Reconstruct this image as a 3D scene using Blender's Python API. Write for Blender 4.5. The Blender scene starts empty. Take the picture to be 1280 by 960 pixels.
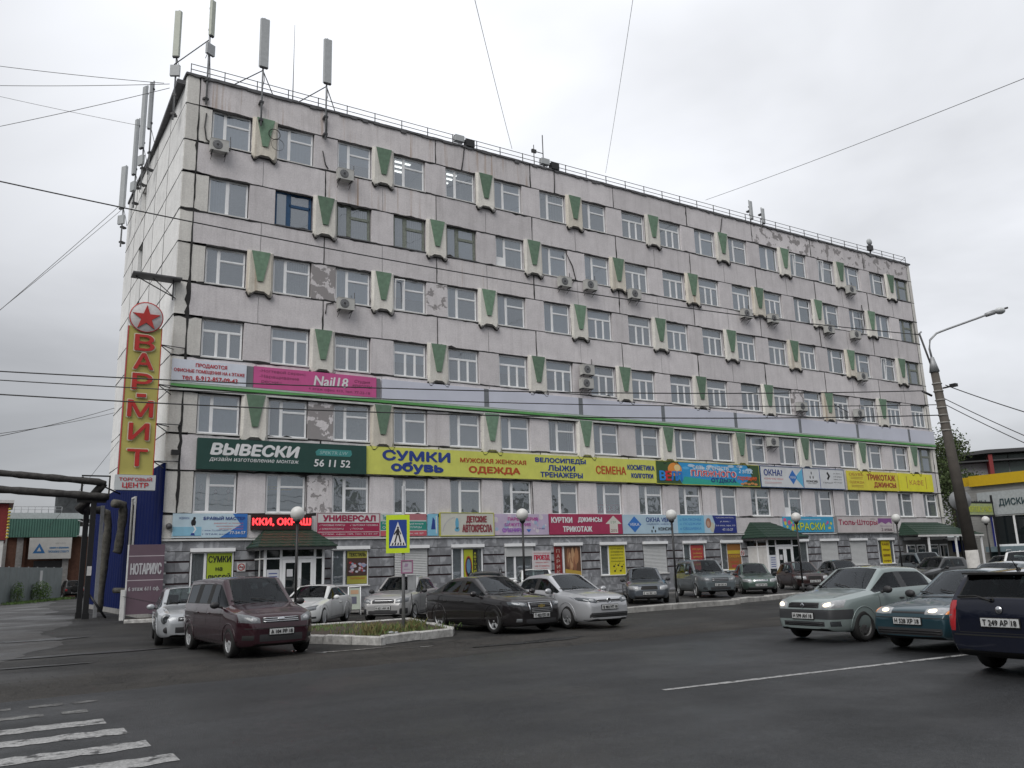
import bpy, bmesh, math, random
from mathutils import Vector, Matrix
from mathutils.bvhtree import BVHTree
from mathutils.geometry import delaunay_2d_cdt
random.seed(7)
S=bpy.context.scene
COL=S.collection
PI=math.pi
# ---------------- camera
cam=bpy.data.objects.new('camera',bpy.data.cameras.new('camera')); COL.objects.link(cam)
cam.data.sensor_width=36; cam.data.lens=1031.17/1280*36; cam.data.clip_end=3000; cam.data.clip_start=.1
M=Matrix(((0.85324168,-0.08637867,-0.51431251),(-0.5206198,-0.19886062,-0.83030686),(-0.0305557,0.9762137,-0.21464662))).to_4x4()
M.translation=Vector((-6.14753,-36.64381,1.72)); cam.matrix_world=M
S.camera=cam
# ---------------- world: overcast
W=bpy.data.worlds.new('World'); S.world=W; W.use_nodes=True
nt=W.node_tree; N=nt.nodes; Lk=nt.links; N.clear()
out=N.new('ShaderNodeOutputWorld'); bg=N.new('ShaderNodeBackground'); bg.inputs[1].default_value=.1
sky=N.new('ShaderNodeTexSky'); sky.sky_type='NISHITA'; sky.sun_disc=False
SUN_EL,SUN_AZ=math.radians(47),math.radians(237)   # azimuth clockwise from +Y
sky.sun_elevation=SUN_EL; sky.sun_rotation=SUN_AZ
tc=N.new('ShaderNodeTexCoord'); sep=N.new('ShaderNodeSeparateXYZ'); Lk.new(tc.outputs['Generated'],sep.inputs[0])
# project cloud deck: dir / (z+.12)
add=N.new('ShaderNodeMath'); add.operation='MAXIMUM'; Lk.new(sep.outputs[2],add.inputs[0]); add.inputs[1].default_value=0.0
add2=N.new('ShaderNodeMath'); add2.operation='ADD'; Lk.new(add.outputs[0],add2.inputs[0]); add2.inputs[1].default_value=.25
div=N.new('ShaderNodeVectorMath'); div.operation='DIVIDE'; Lk.new(tc.outputs['Generated'],div.inputs[0])
cmb=N.new('ShaderNodeCombineXYZ'); [Lk.new(add2.outputs[0],cmb.inputs[i]) for i in range(3)]; Lk.new(cmb.outputs[0],div.inputs[1])
no=N.new('ShaderNodeTexNoise'); no.inputs['Scale'].default_value=1.1; no.inputs['Detail'].default_value=5; no.inputs['Roughness'].default_value=.5; no.inputs['Distortion'].default_value=.4
Lk.new(div.outputs[0],no.inputs['Vector'])
# overcast vertical gradient (zenith brighter)
gr=N.new('ShaderNodeMapRange'); Lk.new(sep.outputs[2],gr.inputs[0]); gr.inputs[1].default_value=0; gr.inputs[2].default_value=1; gr.inputs[3].default_value=3.85; gr.inputs[4].default_value=8.2
# thin cloud in front of the hidden sun glare, ahead right
dot=N.new('ShaderNodeVectorMath'); dot.operation='DOT_PRODUCT'; Lk.new(tc.outputs['Generated'],dot.inputs[0]); dot.inputs[1].default_value=(.60,.56,.57)
g2=N.new('ShaderNodeMapRange'); g2.interpolation_type='SMOOTHSTEP'; Lk.new(dot.outputs['Value'],g2.inputs[0]); g2.inputs[1].default_value=.55; g2.inputs[2].default_value=1.0; g2.inputs[3].default_value=0; g2.inputs[4].default_value=3.9
s1=N.new('ShaderNodeMath'); s1.operation='ADD'; Lk.new(gr.outputs[0],s1.inputs[0]); Lk.new(g2.outputs[0],s1.inputs[1])
nm=N.new('ShaderNodeMapRange'); Lk.new(no.outputs[0],nm.inputs[0]); nm.inputs[1].default_value=.3; nm.inputs[2].default_value=.7; nm.inputs[3].default_value=.72; nm.inputs[4].default_value=1.18
mu=N.new('ShaderNodeMath'); mu.operation='MULTIPLY'; Lk.new(s1.outputs[0],mu.inputs[0]); Lk.new(nm.outputs[0],mu.inputs[1])
tint=N.new('ShaderNodeVectorMath'); tint.operation='MULTIPLY'; tint.inputs[1].default_value=(.965,.985,1.03)
cm2=N.new('ShaderNodeCombineXYZ'); [Lk.new(mu.outputs[0],cm2.inputs[i]) for i in range(3)]; Lk.new(cm2.outputs[0],tint.inputs[0])
mx=N.new('ShaderNodeMix'); mx.data_type='RGBA'; mx.inputs[0].default_value=.94; Lk.new(sky.outputs[0],mx.inputs[6]); Lk.new(tint.outputs[0],mx.inputs[7])
Lk.new(mx.outputs[2],bg.inputs[0]); Lk.new(bg.outputs[0],out.inputs[0])
sun=bpy.data.objects.new('sun',bpy.data.lights.new('sun','SUN')); COL.objects.link(sun)
sun.data.energy=1.95; sun.data.angle=math.radians(50); sun.data.color=(1,.97,.93)
sd=Vector((math.sin(SUN_AZ)*math.cos(SUN_EL),math.cos(SUN_AZ)*math.cos(SUN_EL),math.sin(SUN_EL)))
sun.rotation_euler=sd.to_track_quat('Z','Y').to_euler()
S.view_settings.view_transform='Standard'; S.view_settings.look='None'; S.view_settings.exposure=.08; S.view_settings.gamma=1
S.render.engine='CYCLES'
# ---------------- helpers
def tag(o,label=None,cat=None,group=None,kind=None):
    if label: o['label']=label
    if cat: o['category']=cat
    if group: o['group']=group
    if kind: o['kind']=kind
    return o
def empty(name,loc=(0,0,0),rz=0,label=None,cat=None,group=None):
    o=bpy.data.objects.new(name,None); COL.objects.link(o); o.location=loc; o.rotation_euler=(0,0,rz); o.empty_display_size=.2
    return tag(o,label,cat,group)
def place(name,me,parent=None,loc=(0,0,0),rot=None):
    o=bpy.data.objects.new(name,me); COL.objects.link(o); o.location=loc
    if rot: o.rotation_euler=rot
    if parent: o.parent=parent
    return o
def copy_tree(o,parent=None):
    c=o.copy(); COL.objects.link(c)
    if parent: c.parent=parent
    for ch in list(o.children): copy_tree(ch,c)
    return c
class MB:
    def __init__(s): s.v=[];s.f=[];s.m=[];s.ms=[];s.sm=[]
    def mi(s,m):
        if m not in s.ms: s.ms.append(m)
        return s.ms.index(m)
    def add(s,vs,fs,m=None,smooth=False):
        b=len(s.v); s.v+= [tuple(v) for v in vs]; k=s.mi(m) if m else 0
        for f in fs: s.f.append(tuple(b+i for i in f)); s.m.append(k); s.sm.append(smooth)
        return s
    def box(s,x0,x1,y0,y1,z0,z1,m=None):
        v=[(x0,y0,z0),(x1,y0,z0),(x1,y1,z0),(x0,y1,z0),(x0,y0,z1),(x1,y0,z1),(x1,y1,z1),(x0,y1,z1)]
        return s.add(v,[(0,3,2,1),(4,5,6,7),(0,1,5,4),(1,2,6,5),(2,3,7,6),(3,0,4,7)],m)
    def quad(s,a,b,c,d,m=None): return s.add([a,b,c,d],[(0,1,2,3)],m)
    def poly(s,pts,y0,y1,m=None):
        # prism in XZ plane, front at y0 (toward -y), back y1 ; pts counter-clockwise seen from the front (-y)
        n=len(pts); v=[(p[0],y0,p[1]) for p in pts]+[(p[0],y1,p[1]) for p in pts]
        f=[tuple(range(n)),tuple(range(2*n-1,n-1,-1))]+[(i,i+n,(i+1)%n+n,(i+1)%n) for i in range(n)]
        return s.add(v,f,m)
    def tube(s,pts,r,n=8,m=None,caps=True,r2=None):
        pts=[Vector(p) for p in pts]; k=len(pts); vs=[];fs=[]
        for i,p in enumerate(pts):
            d=(pts[min(i+1,k-1)]-pts[max(i-1,0)]); d=d.normalized() if d.length>1e-9 else Vector((0,0,1))
            a=Vector((0,0,1)) if abs(d.z)<.9 else Vector((1,0,0))
            e1=d.cross(a).normalized(); e2=d.cross(e1)
            rr=r if r2 is None else r+(r2-r)*i/(k-1)
            if isinstance(r,(list,tuple)): rr=r[i]
            for j in range(n): t=2*PI*j/n; vs.append(p+e1*math.cos(t)*rr+e2*math.sin(t)*rr)
        for i in range(k-1):
            for j in range(n): fs.append((i*n+j,i*n+(j+1)%n,(i+1)*n+(j+1)%n,(i+1)*n+j))
        if caps: fs+= [tuple(range(n))[::-1],tuple((k-1)*n+j for j in range(n))]
        return s.add(vs,fs,m,True)
    def lathe(s,prof,c=(0,0,0),n=16,axis='z',m=None):
        vs=[];fs=[];k=len(prof)
        for (r,h) in prof:
            for j in range(n):
                t=2*PI*j/n; a,b=r*math.cos(t),r*math.sin(t)
                p={'z':(a,b,h),'y':(a,h,b),'x':(h,a,b)}[axis]; vs.append((p[0]+c[0],p[1]+c[1],p[2]+c[2]))
        for i in range(k-1):
            for j in range(n): fs.append((i*n+j,i*n+(j+1)%n,(i+1)*n+(j+1)%n,(i+1)*n+j))
        return s.add(vs,fs,m,True)
    def sphere(s,c,r,n=16,m=None,sc=(1,1,1)):
        k=n//2; vs=[];fs=[]
        for i in range(k+1):
            ph=PI*i/k
            for j in range(n):
                t=2*PI*j/n; vs.append((c[0]+r*sc[0]*math.sin(ph)*math.cos(t),c[1]+r*sc[1]*math.sin(ph)*math.sin(t),c[2]+r*sc[2]*math.cos(ph)))
        for i in range(k):
            for j in range(n): fs.append((i*n+j,(i+1)*n+j,(i+1)*n+(j+1)%n,i*n+(j+1)%n))
        return s.add(vs,fs,m,True)
    def mesh(s,name='mesh'):
        me=bpy.data.meshes.new(name); me.from_pydata(s.v,[],s.f)
        for m in s.ms: me.materials.append(m)
        if s.m: me.polygons.foreach_set('material_index',s.m); me.polygons.foreach_set('use_smooth',s.sm)
        me.update(); return me
    def build(s,name,parent=None,loc=(0,0,0),rot=None):
        return place(name,s.mesh(name),parent,loc,rot)
# ---------------- materials
_mc={}
def mat(name,col=(.5,.5,.5),rough=.6,metal=0,var=.12,scale=6,bump=0,bscale=60,coat=0,emis=0,spec=.5,rnd=0,streak=0,scol=(.1,.08,.06),detail=4):
    if name in _mc: return _mc[name]
    m=bpy.data.materials.new(name); _mc[name]=m; m.use_nodes=True; m.diffuse_color=(*col,1)
    t=m.node_tree; n=t.nodes; l=t.links; p=n['Principled BSDF']
    p.inputs['Base Color'].default_value=(*col,1); p.inputs['Roughness'].default_value=rough; p.inputs['Metallic'].default_value=metal
    p.inputs['Specular IOR Level'].default_value=spec; p.inputs['Coat Weight'].default_value=coat; p.inputs['Coat Roughness'].default_value=.04
    if emis: p.inputs['Emission Color'].default_value=(*col,1); p.inputs['Emission Strength'].default_value=emis
    geo=n.new('ShaderNodeNewGeometry'); pos=geo.outputs['Position']
    col_out=None
    if var:
        a=n.new('ShaderNodeTexNoise'); a.inputs['Scale'].default_value=scale; a.inputs['Detail'].default_value=detail; a.inputs['Roughness'].default_value=.6; l.new(pos,a.inputs['Vector'])
        r=n.new('ShaderNodeMapRange'); l.new(a.outputs[0],r.inputs[0]); r.inputs[1].default_value=.3; r.inputs[2].default_value=.7; r.inputs[3].default_value=1-var; r.inputs[4].default_value=1+var
        last=r.outputs[0]
        if rnd:
            oi=n.new('ShaderNodeObjectInfo'); rr=n.new('ShaderNodeMapRange'); l.new(oi.outputs['Random'],rr.inputs[0]); rr.inputs[3].default_value=1-rnd; rr.inputs[4].default_value=1+rnd
            mm=n.new('ShaderNodeMath'); mm.operation='MULTIPLY'; l.new(last,mm.inputs[0]); l.new(rr.outputs[0],mm.inputs[1]); last=mm.outputs[0]
        v=n.new('ShaderNodeVectorMath'); v.operation='SCALE'; v.inputs[0].default_value=col; l.new(last,v.inputs['Scale']); col_out=v.outputs[0]
    if streak:
        mp=n.new('ShaderNodeMapping'); mp.inputs['Scale'].default_value=(3.1,3.1,.22); l.new(pos,mp.inputs[0])
        b=n.new('ShaderNodeTexNoise'); b.inputs['Scale'].default_value=1.0; b.inputs['Detail'].default_value=5; b.inputs['Roughness'].default_value=.65; l.new(mp.outputs[0],b.inputs['Vector'])
        r2=n.new('ShaderNodeMapRange'); l.new(b.outputs[0],r2.inputs[0]); r2.inputs[1].default_value=.5; r2.inputs[2].default_value=.8; r2.inputs[3].default_value=0; r2.inputs[4].default_value=streak
        mi=n.new('ShaderNodeMix'); mi.data_type='RGBA'; l.new(r2.outputs[0],mi.inputs[0]); l.new(col_out,mi.inputs[6]); mi.inputs[7].default_value=(*scol,1); col_out=mi.outputs[2]
    if col_out: l.new(col_out,p.inputs['Base Color'])
    if bump:
        c=n.new('ShaderNodeTexNoise'); c.inputs['Scale'].default_value=bscale; c.inputs['Detail'].default_value=4; l.new(pos,c.inputs['Vector'])
        bu=n.new('ShaderNodeBump'); bu.inputs['Strength'].default_value=bump; bu.inputs['Distance'].default_value=.02; l.new(c.outputs[0],bu.inputs['Height']); l.new(bu.outputs[0],p.inputs['Normal'])
    return m
def glass_mat(name,tint=(.84,.90,.94),ior=3.3,rough=.01,pale_lift=0):
    if name in _mc: return _mc[name]
    m=bpy.data.materials.new(name); _mc[name]=m; m.use_nodes=True; t=m.node_tree; n=t.nodes; l=t.links; n.clear()
    o=n.new('ShaderNodeOutputMaterial'); mix=n.new('ShaderNodeMixShader'); tr=n.new('ShaderNodeBsdfTransparent'); gl=n.new('ShaderNodeBsdfGlossy'); fr=n.new('ShaderNodeFresnel')
    tr.inputs[0].default_value=(*tint,1); gl.inputs['Roughness'].default_value=rough; gl.inputs[0].default_value=(.9,.95,1,1); fr.inputs[0].default_value=ior
    geo=n.new('ShaderNodeNewGeometry'); a=n.new('ShaderNodeTexNoise'); a.inputs['Scale'].default_value=.9; l.new(geo.outputs['Position'],a.inputs['Vector'])
    bu=n.new('ShaderNodeBump'); bu.inputs['Strength'].default_value=.12; bu.inputs['Distance'].default_value=.05; l.new(a.outputs[0],bu.inputs['Height']); l.new(bu.outputs[0],gl.inputs['Normal'])
    l.new(fr.outputs[0],mix.inputs[0]); l.new(tr.outputs[0],mix.inputs[1]); l.new(gl.outputs[0],mix.inputs[2]); 
    if pale_lift:  # pale diffuse colour mixed in to lift the panes, like reflected skylight
        df=n.new('ShaderNodeBsdfDiffuse'); df.inputs[0].default_value=(.62,.68,.74,1); m2=n.new('ShaderNodeMixShader'); m2.inputs[0].default_value=pale_lift; l.new(mix.outputs[0],m2.inputs[1]); l.new(df.outputs[0],m2.inputs[2]); l.new(m2.outputs[0],o.inputs[0])
    else: l.new(mix.outputs[0],o.inputs[0])
    return m
def panel_mat(name,col,streak=.35,peel=0,rust=0,dirt=(.16,.14,.13)):
    m=mat(name,col,.9,var=.09,scale=1.3,bump=.35,bscale=45,rnd=.085,streak=streak,scol=dirt,detail=8)
    t=m.node_tree; n=t.nodes; l=t.links; p=n['Principled BSDF']; src=p.inputs['Base Color'].links[0].from_socket
    geo=n.new('ShaderNodeNewGeometry')
    # fine speckle of pebble-dash
    a=n.new('ShaderNodeTexNoise'); a.inputs['Scale'].default_value=14; a.inputs['Detail'].default_value=6; l.new(geo.outputs['Position'],a.inputs['Vector'])
    r=n.new('ShaderNodeMapRange'); l.new(a.outputs[0],r.inputs[0]); r.inputs[1].default_value=.3; r.inputs[2].default_value=.7; r.inputs[3].default_value=.9; r.inputs[4].default_value=1.08
    v=n.new('ShaderNodeVectorMath'); v.operation='SCALE'; l.new(src,v.inputs[0]); l.new(r.outputs[0],v.inputs['Scale']); cur=v.outputs[0]
    def over(scale,lo,hi,col,st,vec=(1,1,1)):
        nonlocal cur
        mp=n.new('ShaderNodeMapping'); mp.inputs['Scale'].default_value=vec; l.new(geo.outputs['Position'],mp.inputs[0])
        b=n.new('ShaderNodeTexNoise'); b.inputs['Scale'].default_value=scale; b.inputs['Detail'].default_value=6; b.inputs['Roughness'].default_value=.6; l.new(mp.outputs[0],b.inputs['Vector'])
        q=n.new('ShaderNodeMapRange'); l.new(b.outputs[0],q.inputs[0]); q.inputs[1].default_value=lo; q.inputs[2].default_value=hi; q.inputs[3].default_value=0; q.inputs[4].default_value=st
        x=n.new('ShaderNodeMix'); x.data_type='RGBA'; l.new(q.outputs[0],x.inputs[0]); l.new(cur,x.inputs[6]); x.inputs[7].default_value=(*col,1); cur=x.outputs[2]
    if rust: over(1.0,.56,.7,(.30,.16,.06),.75*rust,(3.5,3.5,.12))
    if peel: over(1.7,.545 if peel<.95 else .455,.56 if peel<.95 else .465,(.25,.235,.235),min(peel,.9))
    l.new(cur,p.inputs['Base Color']); return m
def marble_mat(name,base,vein):
    m=mat(name,base,.38,var=.0,bump=0); t=m.node_tree; n=t.nodes; l=t.links; p=n['Principled BSDF']
    geo=n.new('ShaderNodeNewGeometry'); oi=n.new('ShaderNodeObjectInfo'); ad=n.new('ShaderNodeVectorMath'); ad.operation='MULTIPLY_ADD'
    cx=n.new('ShaderNodeCombineXYZ'); [l.new(oi.outputs['Random'],cx.inputs[i]) for i in range(3)]
    l.new(cx.outputs[0],ad.inputs[0]); ad.inputs[1].default_value=(17,5,11); l.new(geo.outputs['Position'],ad.inputs[2])
    a=n.new('ShaderNodeTexNoise'); a.inputs['Scale'].default_value=1.6; a.inputs['Detail'].default_value=7; a.inputs['Distortion'].default_value=1.6; l.new(ad.outputs[0],a.inputs['Vector'])
    cr=n.new('ShaderNodeValToRGB'); e=cr.color_ramp.elements; e[0].position=.3; e[0].color=(*[c*.78 for c in base],1); e[1].position=.62; e[1].color=(*vein,1)
    k=cr.color_ramp.elements.new(.5); k.color=(*base,1); l.new(a.outputs[0],cr.inputs[0])
    rr=n.new('ShaderNodeMapRange'); l.new(oi.outputs['Random'],rr.inputs[0]); rr.inputs[3].default_value=.88; rr.inputs[4].default_value=1.14
    v=n.new('ShaderNodeVectorMath'); v.operation='SCALE'; l.new(cr.outputs[0],v.inputs[0]); l.new(rr.outputs[0],v.inputs['Scale']); l.new(v.outputs[0],p.inputs['Base Color']); return m
M_panel=panel_mat('pebble_dash_panel',(.63,.602,.612),.26)
M_panel_rust=panel_mat('rust_streaked_panel',(.63,.60,.605),.35,0,1)
M_panel_peel=panel_mat('peeling_panel',(.63,.602,.612),.26,.9)
M_panel_bare=panel_mat('bare_patched_panel',(.63,.602,.612),.2,1.0)
M_panel_cream=panel_mat('cream_panel',(.66,.645,.61),.24)
M_side=panel_mat('white_side_panel',(.84,.84,.83),.12)
M_pil=panel_mat('cream_pilaster',(.70,.68,.63),.3,0,.15)
M_pilrust=panel_mat('rusty_pilaster',(.66,.62,.54),.4,0,.7)
M_green=mat('faded_green_paint',(.14,.225,.155),.8,var=.2,scale=5,rnd=.22,streak=.4,scol=(.13,.2,.15))
M_tar=mat('tar_sealant',(.018,.017,.017),.75,var=.3,scale=20,bump=.4)
M_white=mat('white_plastic',(.82,.83,.84),.45,var=.05,scale=3)
M_white2=mat('white_trim',(.62,.62,.61),.6,var=.1,scale=4,streak=.3,scol=(.25,.22,.2))
M_old=mat('old_wood_frame',(.20,.22,.19),.8,var=.25,scale=9,bump=.4)
M_bluef=mat('blue_painted_wood',(.015,.065,.15),.6,var=.2,scale=7)
M_glass=glass_mat('window_glass',pale_lift=.15)
M_roomw=mat('room_wall',(.32,.31,.29),.9,var=.2,scale=.4)
M_slab=mat('floor_slab',(.22,.22,.21),.9)
M_dark=mat('dark_grey_metal',(.045,.045,.048),.55,var=.15)
M_black=mat('black_metal',(.014,.014,.015),.45,var=.15)
M_grey=mat('grey_metal',(.33,.34,.35),.5,metal=.3,var=.15)
M_ant=mat('antenna_grey',(.42,.44,.45),.5,var=.08)
M_antg=mat('antenna_cream',(.50,.53,.46),.5,var=.08)
M_tin=mat('tin_flashing',(.10,.10,.105),.6,var=.3,scale=3)
M_marb=marble_mat('grey_marble',(.215,.22,.235),(.35,.36,.38))
M_redband=mat('dark_red_band',(.045,.018,.022),.6,var=.2)
M_conc=mat('grey_concrete',(.27,.265,.255),.85,var=.2,scale=4,bump=.4,bscale=30,streak=.4,scol=(.09,.085,.08))
M_blind=mat('white_blind',(.66,.80,.92),.8,var=.05)
M_blind2=mat('grey_curtain',(.38,.37,.36),.9,var=.1)
M_curt=mat('lace_curtain',(.50,.52,.50),.9,var=.12,scale=12)
M_teal=mat('teal_blind',(.30,.46,.48),.8,var=.08)
def unitbox(w,d,h,m,key={}):
    k=(round(w,3),round(d,3),round(h,3),m.name)
    if k not in key: key[k]=MB().box(0,w,0,d,0,h,m).mesh('block')
    return key[k]
# lettering: builtin font turned to mesh, fitted into a box, standing in the XZ plane and facing -Y
_tc={}
def text_data(s,bold,shear):
    k=(s,bold,shear)
    if k in _tc: return _tc[k]
    c=bpy.data.curves.new('lettering','FONT'); c.body=s; c.offset=bold; c.shear=shear; c.resolution_u=2; c.fill_mode='NONE'
    o=bpy.data.objects.new('lettering',c); COL.objects.link(o)
    dg=bpy.context.evaluated_depsgraph_get(); me=bpy.data.meshes.new_from_object(o.evaluated_get(dg))
    P=[(v.co.x,v.co.y) for v in me.vertices]; adj={}
    for e in me.edges:
        i,j=e.vertices; adj.setdefault(i,[]).append(j); adj.setdefault(j,[]).append(i)
    COL.objects.unlink(o); bpy.data.objects.remove(o); bpy.data.curves.remove(c); bpy.data.meshes.remove(me)
    # outlines may overlap (fonts do), so fill by the non-zero winding rule
    seen=set(); loops=[]
    for v in range(len(P)):
        if v in seen: continue
        lp=[v]; seen.add(v); cur=v
        while True:
            n_=sorted([x for x in adj.get(cur,[]) if x not in seen],key=lambda x:abs(x-cur-1))
            if not n_: break
            cur=n_[0]; seen.add(cur); lp.append(cur)
        if len(lp)>2: loops.append(lp)
    boxes=[]
    for lp in loops:
        X_=[P[i][0] for i in lp]; Y_=[P[i][1] for i in lp]; boxes.append((min(X_),max(X_),min(Y_),max(Y_)))
    groups=[]; 
    for i in sorted(range(len(loops)),key=lambda i:boxes[i][0]):
        if groups and boxes[i][0]<groups[-1][1]: groups[-1][0].append(i); groups[-1][1]=max(groups[-1][1],boxes[i][1])
        else: groups.append([[i],boxes[i][1]])
    vs=[];fs=[]
    for ids,_ in groups:
        pv=[];pe=[]
        for i in ids:
            b0=len(pv); pv+=[Vector(P[j]) for j in loops[i]]; n_=len(loops[i]); pe+=[(b0+j,b0+(j+1)%n_) for j in range(n_)]
        ov,_,of,_,_,_=delaunay_2d_cdt(pv,pe,[],0,1e-6)
        b0=len(vs); keep=[]
        for f in of:
            cx=sum(ov[j].x for j in f)/len(f); cy=sum(ov[j].y for j in f)/len(f); wn=0
            for i in ids:
                bx=boxes[i]
                if cx<bx[0] or cx>bx[1] or cy<bx[2] or cy>bx[3]: continue
                L=loops[i]
                for q in range(len(L)):
                    x1,y1=P[L[q]]; x2,y2=P[L[(q+1)%len(L)]]
                    if (y1>cy)!=(y2>cy) and x1+(cy-y1)*(x2-x1)/(y2-y1)>cx: wn+=1 if y2>y1 else -1
            if wn: keep.append(tuple(b0+j for j in f))
        vs+=[(v.x,v.y,0) for v in ov]; fs+=keep
    xs=[v[0] for v in vs] or [0]; ys=[v[1] for v in vs] or [0]
    _tc[k]=(vs,fs,min(xs),max(xs),min(ys),max(ys)); return _tc[k]
def text(s,x0,x1,z0,z1,m,parent,y=-.03,bold=.02,shear=0,thick=0,name='lettering'):
    heavy=bold*1.25 if bold>=.02 else 0; vs,fs,a,b,c,d=text_data(s,0.0 if heavy else min(bold,.008),shear)
    sx=(x1-x0)/max(b-a,1e-6); sz=(z1-z0)/max(d-c,1e-6)
    V=[(x0+(v[0]-a)*sx,y,z0+(v[1]-c)*sz) for v in vs]
    mb=MB(); mb.add(V,fs,m)
    if heavy:      # heavier strokes: the glyphs repeated a hair to each side
        hh=(z1-z0)*heavy
        for q,(ox,oz) in enumerate(((-hh,0),(hh,0),(0,hh*.7),(0,-hh*.7),(-hh*.5,hh*.5),(hh*.5,-hh*.5))): mb.add([(v[0]+ox,y-.0016*(q+1),v[2]+oz) for v in V],fs,m)
    if thick:
        n=len(V); edges={}
        for f in fs:
            for i in range(len(f)):
                e=(f[i],f[(i+1)%len(f)])
                if (e[1],e[0]) in edges: del edges[(e[1],e[0])]
                else: edges[e]=1
        mb.add([(v[0],y+thick,v[2]) for v in V],[],m)
        for (i,j) in edges: mb.f.append((j,i,i+n,j+n)); mb.m.append(0); mb.sm.append(False)
    return mb.build(name,parent)
# ================= SETTING: ground, road =================
def ground_mat(name,col,col2,scale,rough,patch=.5,bump=.6,spec=.5,wet=.0,cracks=False):
    m=bpy.data.materials.new(name); m.use_nodes=True; t=m.node_tree; n=t.nodes; l=t.links; p=n['Principled BSDF']
    geo=n.new('ShaderNodeNewGeometry'); P=geo.outputs['Position']
    a=n.new('ShaderNodeTexNoise'); a.inputs['Scale'].default_value=scale; a.inputs['Detail'].default_value=8; a.inputs['Roughness'].default_value=.62; l.new(P,a.inputs['Vector'])
    q=n.new('ShaderNodeMapRange'); l.new(a.outputs[0],q.inputs[0]); q.inputs[1].default_value=.36 if patch<1 else .38; q.inputs[2].default_value=.64 if patch<1 else .47
    x=n.new('ShaderNodeMix'); x.data_type='RGBA'; l.new(q.outputs[0],x.inputs[0]); x.inputs[6].default_value=(*col,1); x.inputs[7].default_value=(*col2,1)
    g=n.new('ShaderNodeTexVoronoi'); g.inputs['Scale'].default_value=55; l.new(P,g.inputs['Vector'])
    gg=n.new('ShaderNodeMapRange'); l.new(g.outputs['Color'],gg.inputs[0]); gg.inputs[3].default_value=.6; gg.inputs[4].default_value=1.45
    v=n.new('ShaderNodeVectorMath'); v.operation='SCALE'; l.new(x.outputs[2],v.inputs[0]); l.new(gg.outputs[0],v.inputs['Scale']); cur=v.outputs[0]
    if cracks:
        wv=n.new('ShaderNodeVectorMath'); wv.operation='MULTIPLY_ADD'; nn=n.new('ShaderNodeTexNoise'); nn.inputs['Scale'].default_value=.8; nn.inputs['Detail'].default_value=5; l.new(P,nn.inputs['Vector'])
        l.new(nn.outputs['Color'],wv.inputs[0]); wv.inputs[1].default_value=(2.5,2.5,0); l.new(P,wv.inputs[2])
        c=n.new('ShaderNodeTexVoronoi'); c.feature='DISTANCE_TO_EDGE'; c.inputs['Scale'].default_value=.33; l.new(wv.outputs[0],c.inputs['Vector'])
        cq=n.new('ShaderNodeMapRange'); l.new(c.outputs['Distance'],cq.inputs[0]); cq.inputs[1].default_value=0; cq.inputs[2].default_value=.012; cq.inputs[3].default_value=.45; cq.inputs[4].default_value=1
        v2=n.new('ShaderNodeVectorMath'); v2.operation='SCALE'; l.new(cur,v2.inputs[0]); l.new(cq.outputs[0],v2.inputs['Scale']); cur=v2.outputs[0]
    md=n.new('ShaderNodeTexNoise'); md.inputs['Scale'].default_value=9; md.inputs['Detail'].default_value=6; md.inputs['Roughness'].default_value=.7; l.new(P,md.inputs['Vector']); mr=n.new('ShaderNodeMapRange'); l.new(md.outputs[0],mr.inputs[0]); mr.inputs[1].default_value=.3; mr.inputs[2].default_value=.7; mr.inputs[3].default_value=.72; mr.inputs[4].default_value=1.30; v4=n.new('ShaderNodeVectorMath'); v4.operation='SCALE'; l.new(cur,v4.inputs[0]); l.new(mr.outputs[0],v4.inputs['Scale']); cur=v4.outputs[0]
    # long faint tyre-polished streaks along the street
    mpx=n.new('ShaderNodeMapping'); mpx.inputs['Scale'].default_value=(.035,.9,1); l.new(P,mpx.inputs[0]); st=n.new('ShaderNodeTexNoise'); st.inputs['Scale'].default_value=1.3; st.inputs['Detail'].default_value=5; l.new(mpx.outputs[0],st.inputs['Vector'])
    sr=n.new('ShaderNodeMapRange'); l.new(st.outputs[0],sr.inputs[0]); sr.inputs[1].default_value=.35; sr.inputs[2].default_value=.65; sr.inputs[3].default_value=.80; sr.inputs[4].default_value=1.22; v3=n.new('ShaderNodeVectorMath'); v3.operation='SCALE'; l.new(cur,v3.inputs[0]); l.new(sr.outputs[0],v3.inputs['Scale']); cur=v3.outputs[0]
    l.new(cur,p.inputs['Base Color'])
    w=n.new('ShaderNodeTexNoise'); w.inputs['Scale'].default_value=.35; w.inputs['Detail'].default_value=5; l.new(P,w.inputs['Vector'])
    wr=n.new('ShaderNodeMapRange'); l.new(w.outputs[0],wr.inputs[0]); wr.inputs[1].default_value=.42; wr.inputs[2].default_value=.62; wr.inputs[3].default_value=rough; wr.inputs[4].default_value=rough-wet; l.new(wr.outputs[0],p.inputs['Roughness'])
    p.inputs['Specular IOR Level'].default_value=spec
    b=n.new('ShaderNodeTexNoise'); b.inputs['Scale'].default_value=70; b.inputs['Detail'].default_value=4; l.new(P,b.inputs['Vector'])
    bu=n.new('ShaderNodeBump'); bu.inputs['Strength'].default_value=bump; bu.inputs['Distance'].default_value=.02; l.new(b.outputs[0],bu.inputs['Height']); l.new(bu.outputs[0],p.inputs['Normal'])
    return m
G_far=ground_mat('yard_asphalt',(.020,.020,.020),(.034,.033,.031),.5,.72,wet=.22,cracks=True,spec=.22)
G_road=ground_mat('road_asphalt',(.0135,.0145,.0158),(.028,.0295,.0315),.16,.66,wet=.34,bump=.5,spec=.30)
G_apron=ground_mat('worn_gravelly_asphalt',(.024,.0225,.021),(.040,.037,.033),.9,.85,wet=.25,bump=.9,spec=.3,cracks=True)
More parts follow.
